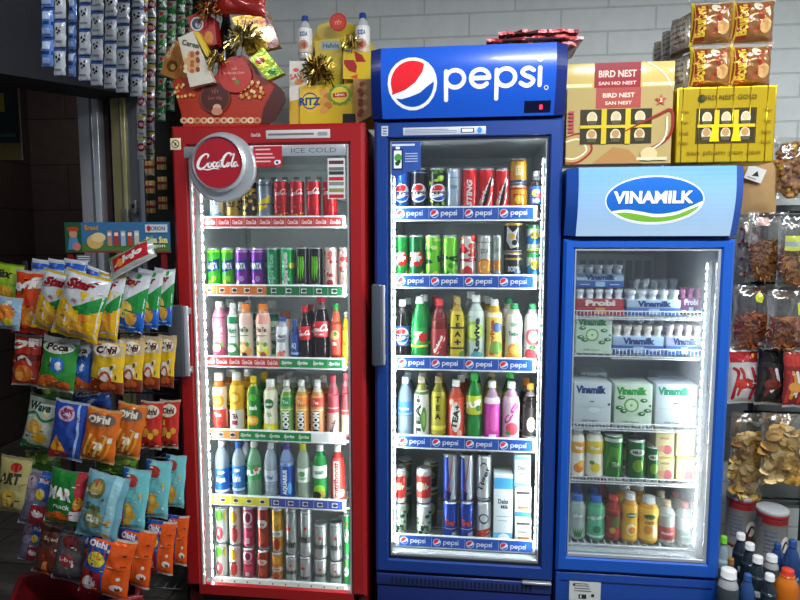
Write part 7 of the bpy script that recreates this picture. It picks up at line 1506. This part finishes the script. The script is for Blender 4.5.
# ================================================================== dried snacks and bottles at the right
YW = 2.62
def cb(key, cx, cy, w, h, cols, n, size, kind, fill, label, header=None, art=None, Y=YW, roll=0, th=.05):
    W, H = w/F*Y, h/F*Y; p = at(cx, cy, Y)
    return place(key, clearbag_maker(W, H, th, cols, n, size, kind, len(LIB)*1.1, fill, header, art), 'hanging_snack_bag', label, 'snack bag', p, (0, math.radians(roll), 0))
BR = ['#a8713a', '#8c5626', '#c08a4c', '#74431c']; OR_ = ['#b8622c', '#9c4a1e', '#cf8248', '#7c3616']; YC = ['#dcb866', '#cfa450', '#e6ca88', '#b98c3c']
# perforated back panel and shelf rails
m = MB(); a, b = at(742, 505, YW+.09), at(815, 205, YW+.09); m.box(a.x, YW+.08, a.z, b.x+.05, YW+.09, b.z, '#5d605e', 'matte')
for py in (212, 283, 346, 412, 498):
    z = at(760, py, YW+.05).z; m.tube([(a.x-.03, YW+.055, z), (b.x+.05, YW+.055, z)], .005, '#2c2e30', 'metal', 6)
for x in (a.x+.02, b.x+.02): m.box(x-.01, YW+.06, .0, x+.01, YW+.08, b.z+.02, '#34373a', 'paint')
tag(m.build('display_stand'), 'grey display stand behind the dried snack bags at right', 'display stand')
m = MB(); P = bagP(32/F*YW, 50/F*YW, .04, 4.4)
W, H = 36/F*YW, 50/F*YW; us = [W*(k/12-.5) for k in range(13)]; vs = [H*k/14 for k in range(15)]; P = bagP(W, H, .035, 4.4)
m.grid(P, us, vs, '#ad8a5c', 'matte'); m.grid(lambda u, v, o: bagP(W, H, .03, 4.9, -1)(-u, v, o), us, vs, '#96764c', 'matte'); o = m.build('paper_bag', loc=at(757, 187, YW)); tag(o, 'plain brown paper bag behind the pale header at right', 'paper bag')
m = MB(); g = at(755, 174, YW-.035); m.box(-.035, -.0015, -.028, .035, .0015, .028, '#dcdcd8', 'print'); A = Art(m, flatP(0, -.0015, -.028), .035, .056); A.p([(-.3, .3), (.5, .4), (.1, .75)], '#2a2a2c'); A.r(-.7, .12, .3, .2, '#8a8c8e'); o = m.build('white_tag', loc=g, rot=(0, .35, 0)); tag(o, 'small white tag tilted on the brown paper bag', 'tag')
cb('round', 792, 168, 34, 58, BR+['#d8c03a'], 90, .012, 'bit', .95, 'round bag of brown crumbs with yellow bits at right edge', None, lambda A: A.p([(.1, .72), (.6, .78), (.5, .62), (.2, .60)], '#e6e6e2'), th=.06)
cb('seeds', 748, 246, 22, 62, ['#c9c1b4', '#a83c34', '#d9d3c8'], 60, .009, 'bit', .9, 'narrow pale bag with red print beside the pale header', None, lambda A: A.r(-.6, .55, .5, .8, '#b8a8a0'), Y=YW+.035)
cb('anchovy', 767, 247, 36, 66, BR, 110, .010, 'stick', .62, 'clear bag of brown dried fish strips, upper right', None, lambda A: A.r(-.7, .80, -.1, .92, '#b0908a'), Y=YW-.03)
cb('yellowlabel', 797, 252, 36, 68, BR, 90, .010, 'stick', .62, 'clear bag of brown strips with pale yellow label at right edge', None, lambda A: (A.r(-.8, .52, .8, .72, '#c8cf5a'), A.r(-.8, .58, .8, .64, '#9fb0b4')), Y=YW-.10)
def yl(A): A.p([(-.2, .82), (.0, .9), (.2, .8), (.1, .72), (-.15, .74)], '#c9cf3c')
cb('dried_a', 755, 317, 42, 62, OR_, 130, .010, 'stick', .58, 'clear bag of orange dried shreds, left one of middle row', None, yl, Y=YW-.03, th=.06)
cb('dried_b', 788, 320, 40, 58, OR_+BR, 130, .010, 'stick', .58, 'clear bag of orange dried shreds, right one of middle row', None, lambda A: A.r(.2, .6, .5, .8, '#c9cf3c'), Y=YW-.11, th=.06)
def jerky(c1, c2):
    return lambda A: (A.r(-1, .70, 1, .88, c1), [A.s([(-.8+.3*k, .1+.07*(k % 3)), (-.5+.3*k, .5-.05*k), (-.7+.32*k, .6)], .05, [c1, c2, '#d8d0cc'][k % 3], n=3) for k in range(6)], A.e(-.2, .35, .5, .09, c2, 12))
BD['jerky_white'] = ('#c3c0bc', jerky('#a3242c', '#b8382c'), '#b8b4b0'); BD['jerky_black'] = ('#2c2724', jerky('#14110f', '#6c2c24'), '#8a8684'); BD['jerky_red'] = ('#7a2a24', jerky('#b0342c', '#c88a3c'), '#a09a94')
bag('jerky_white', 745, 374, 32, 54, YW-.02, 'white and red jerky bag beside the blue fridge', -2, name='hanging_jerky_bag'); bag('jerky_black', 774, 375, 30, 56, YW-.07, 'black and grey jerky bag, right wall display', 4, name='hanging_jerky_bag'); bag('jerky_red', 796, 378, 22, 54, YW-.12, 'dark red jerky bag at right edge', 2, name='hanging_jerky_bag')
cb('chips_a', 747, 457, 34, 90, YC, 80, .023, 'chip', .82, 'tall clear bag of yellow banana chips beside blue fridge', None, None, Y=YW-.05, th=.07)
cb('chips_b', 783, 449, 42, 72, YC, 80, .026, 'chip', .82, 'clear bag of yellow chips with white sticker, right edge', None, lambda A: A.c(.72, .52, .06, '#dfe2e0'), Y=YW-.13, th=.07)
# canisters on the low shelf
ZS = at(760, 552, YW-.08).z
def canister(root):
    m = MB(); m.lathe([(.05, 0), (.058, .003), (.058, .012), (.056, .016), (.056, .19), (.058, .194), (.058, .206), (.05, .21), (.0005, .21)], ['#7a1c20', '#7a1c20', '#6a6c70', '#7c7a78', '#6a1a1e', '#8a1f24', '#8a1f24', '#909294'], 'print')
    A = Art(m, cylP(.056), .056, .21, du=.013); A.r(-1.3, .80, 1.3, .90, '#8c2024'); A.p([(-.2, .1), (1.3, .1), (1.3, .7), (.1, .5)], '#5a2c24'); A.e(.4, .42, .4, .16, '#dcd4cc', 16); A.s([(.1, .3), (.4, .46), (.8, .40)], .05, '#3a1c18')
    for v in (.66, .58, .50, .42, .34, .26): A.r(-1.1, v-.014, -.25, v+.014, '#5c6a80')
    m.build('canister_body', root)
    m = MB(); m.lathe([(.0575, .205), (.0585, .208), (.0585, .218), (.055, .221), (.0005, .221)], '#a4a8a8', 'print'); m.build('canister_lid', root)
for k, (x, yb_, Y) in enumerate(((739, 541, YW-.01), (770, 552, YW-.14))):
    p = at(x, yb_, Y); place('canister', canister, 'food_canister', 'grey and dark red food canister, %s one at lower right' % ('left partly hidden', 'right taller')[k], 'canister', (p.x, Y, ZS), (0, 0, .2*k))
tb = thing('low_table', 'low counter carrying canisters and bottles at lower right', 'counter', (at(775, 560, YW-.1).x, YW-.12, 0))
m = MB(); m.box(-.23, -.06, ZS-.03, .28, .165, ZS-.001, '#7f8583', 'matte', .003); m.build('table_top', tb)
m = MB(); m.box(-.21, .12, 0, .26, .15, ZS-.03, '#6a6e6c', 'matte'); m.build('support_panel', tb)
# bottles standing on a lower crate in front
ZB = .10
st = thing('bottle_bench', 'low bench holding the bottles at lower right corner', 'bench', (at(765, 600, 2.3).x, 2.30, 0))
m = MB(); m.box(-.20, -.30, ZB-.02, .42, .20, ZB-.001, '#555a5c', 'matte', .003); m.build('bench_top', st)
for x in (-.15, .38):
    for y in (-.2, .15): m = MB(); m.box(x-.015, y-.015, 0, x+.015, y+.015, ZB-.02, '#3c4042', 'matte'); m.build('bench_leg', st)
bot('rb_clear', 'straight', '#8fa4a8', '#6fbf2c', '#3c4a50', lambda A: (A.t('SUA', 0, .5, .3, '#e6eaec', w=1.2), A.r(-1.3, .1, 1.3, .2, '#9fb0b4')), lab=(.2, .6))
bot('rb_dark', 'straight', '#2a3440', '#d8dadb', '#1c2a34', lambda A: (A.t('mat', 0, .6, .24, '#c8d0d4', w=1.2, bold=.05), A.r(-1.3, .2, 1.3, .26, '#6a7a84')), lab=(.15, .68), cap_r=.6)
bot('rb_white', 'milk', '#b0b4b4', '#d4d6d6', '#3a444a', lambda A: (A.t('tra', 0, .7, .14, '#d8dcdc', w=1.), A.s([(-.8, .2), (0, .5), (.8, .3)], .06, '#b8bcbc')), lab=(.08, .74), cap_r=.7)
bot('rb_brown', 'straight', '#8a8e8c', '#8c6238', '#23282a', lambda A: A.t('cafe', 0, .5, .24, '#b8bcbc', w=1.1), lab=(.1, .66))
bot('rb_blue', 'water', '#2c4c84', '#2a4f8c', '#1f3a70', lambda A: A.t('aqua', 0, .5, .3, '#a8bcd8', w=1.1), mat='liquid')
bot('rb_orange', 'milk', '#d8761c', '#c83a28', '#dc7c1e', lambda A: (A.t('CAM', 0, .4, .16, '#3a1c10', w=1., bold=.05), A.r(-1.3, .1, 1.3, .2, '#7a3414')), lab=(.06, .56), cap_r=.5)
RB = [('rb_clear', 724, 536, 13, 2.22, 'clear bottle with bright green cap beside the blue fridge'), ('rb_brown', 731, 558, 12, 2.16, 'dark-labelled bottle with brown cap at lower right'), ('rb_white', 729, 569, 20, 2.09, 'wide bottle with greyish white cap, nearest the blue fridge'),
 ('rb_dark', 741, 533, 13, 2.34, 'dark bottle with white cap under the left canister'), ('rb_dark', 750, 543, 14, 2.27, 'dark bottle with white cap, middle of the white-capped ones'), ('rb_dark', 758, 556, 15, 2.18, 'dark bottle with white cap left of the orange bottle'), ('rb_white', 772, 555, 14, 2.30, 'grey-white capped bottle behind the orange bottle'),
 ('rb_blue', 778, 543, 13, 2.36, 'blue bottle with blue cap, left of two at right edge'), ('rb_blue', 793, 540, 15, 2.30, 'blue bottle with blue cap, right of two at right edge'), ('rb_orange', 788, 569, 22, 2.12, 'round orange juice bottle with red cap at lower right'),
 ('rb_dark', 770, 574, 14, 2.10, 'dark bottle with white cap beside the orange bottle, low'), ('rb_blue', 748, 574, 15, 2.09, 'dark blue bottle with blue cap at bottom edge, right corner')]
for des, x, yt, w, Y, lb in RB: put(des, ZB, x, yt, w, lb, Yc=Y)

# ================================================================== families of repeats
def family(o):
    n = o.name.split('.')[0]; l = o['label']
    if n in ('drink_can', 'drink_bottle'):
        x, y, z = o.location; kind = 'cans' if n == 'drink_can' else 'bottles'
        if 'gift box' in l: return 'bottles in the yellow gift box'
        if x > kx1: return 'bottles on the low bench at lower right'
        nm, zs = ('red', C_Z) if x < px0 else ('middle', P_Z) if x < vx0 else ('dairy', V_Z)
        k = min(range(len(zs)), key=lambda i: abs(zs[i]-z) if zs[i] <= z+.02 else 9)
        if nm == 'dairy': s = ['top', 'second', 'third', 'fourth', 'lowest'][k]
        elif nm == 'middle': s = ['top', 'second', 'third', 'fourth', 'bottom'][k]
        else: s = ['top', 'second', 'third', 'fourth', 'fifth', 'bottom'][k]
        return '%s on the %s shelf of the %s fridge' % (kind, s, nm)
    if n == 'snack_bag':
        for t in ('top', 'second', 'third', 'fourth', 'lowest'):
            if t+' tier' in l: return 'snack bags on the %s tier of the rack' % t
        return 'snack bags lying between the rack tiers'
    return {'hanging_sachet_strip': 'sachet strips hanging at upper left', 'hanging_stick_pack': 'stick packs beside the red fridge', 'milk_carton': 'milk cartons in the fridges', 'juice_carton': 'pink juice cartons in the dairy fridge',
            'yogurt_pack': 'yogurt packs in the dairy fridge', 'cookie_bag': 'brown bread bags on the gold box', 'bread_bag': 'greyish bread bags stacked edge on', 'hanging_snack_bag': 'clear bags of dried snacks at right', 'hanging_jerky_bag': 'jerky bags at right',
            'food_canister': 'canisters at lower right', 'folded_sheet': 'red folded sheets on the middle fridge', 'ribbon_bow': 'ribbon bows on the gift boxes', 'tube_lamp': 'ceiling batten lamps', 'wafer_box': 'wafer boxes in the yellow gift box', 'drink_fridge': 'drink fridges in a row',
            'bag_tail': 'plastic tails on the bread bags', 'hanging_rail': 'rails for the sachet strips'}.get(n)
seen_labels = {}
for o in list(COL.objects):
    if o.parent is None and 'category' in o:
        g = family(o)
        if g: o['group'] = g
        assert o['label'] not in seen_labels, o['label']
        seen_labels[o['label']] = o.name
        assert 4 <= len(o['label'].split()) <= 16, o['label']
vs_ = scene.view_settings; vs_.view_transform = 'Standard'; vs_.look = 'None'; vs_.gamma = 1; vs_.use_curve_mapping = False; vs_.exposure = .05
scene.cycles.max_bounces = 8; scene.cycles.transparent_max_bounces = 24; scene.cycles.sample_clamp_indirect = 6
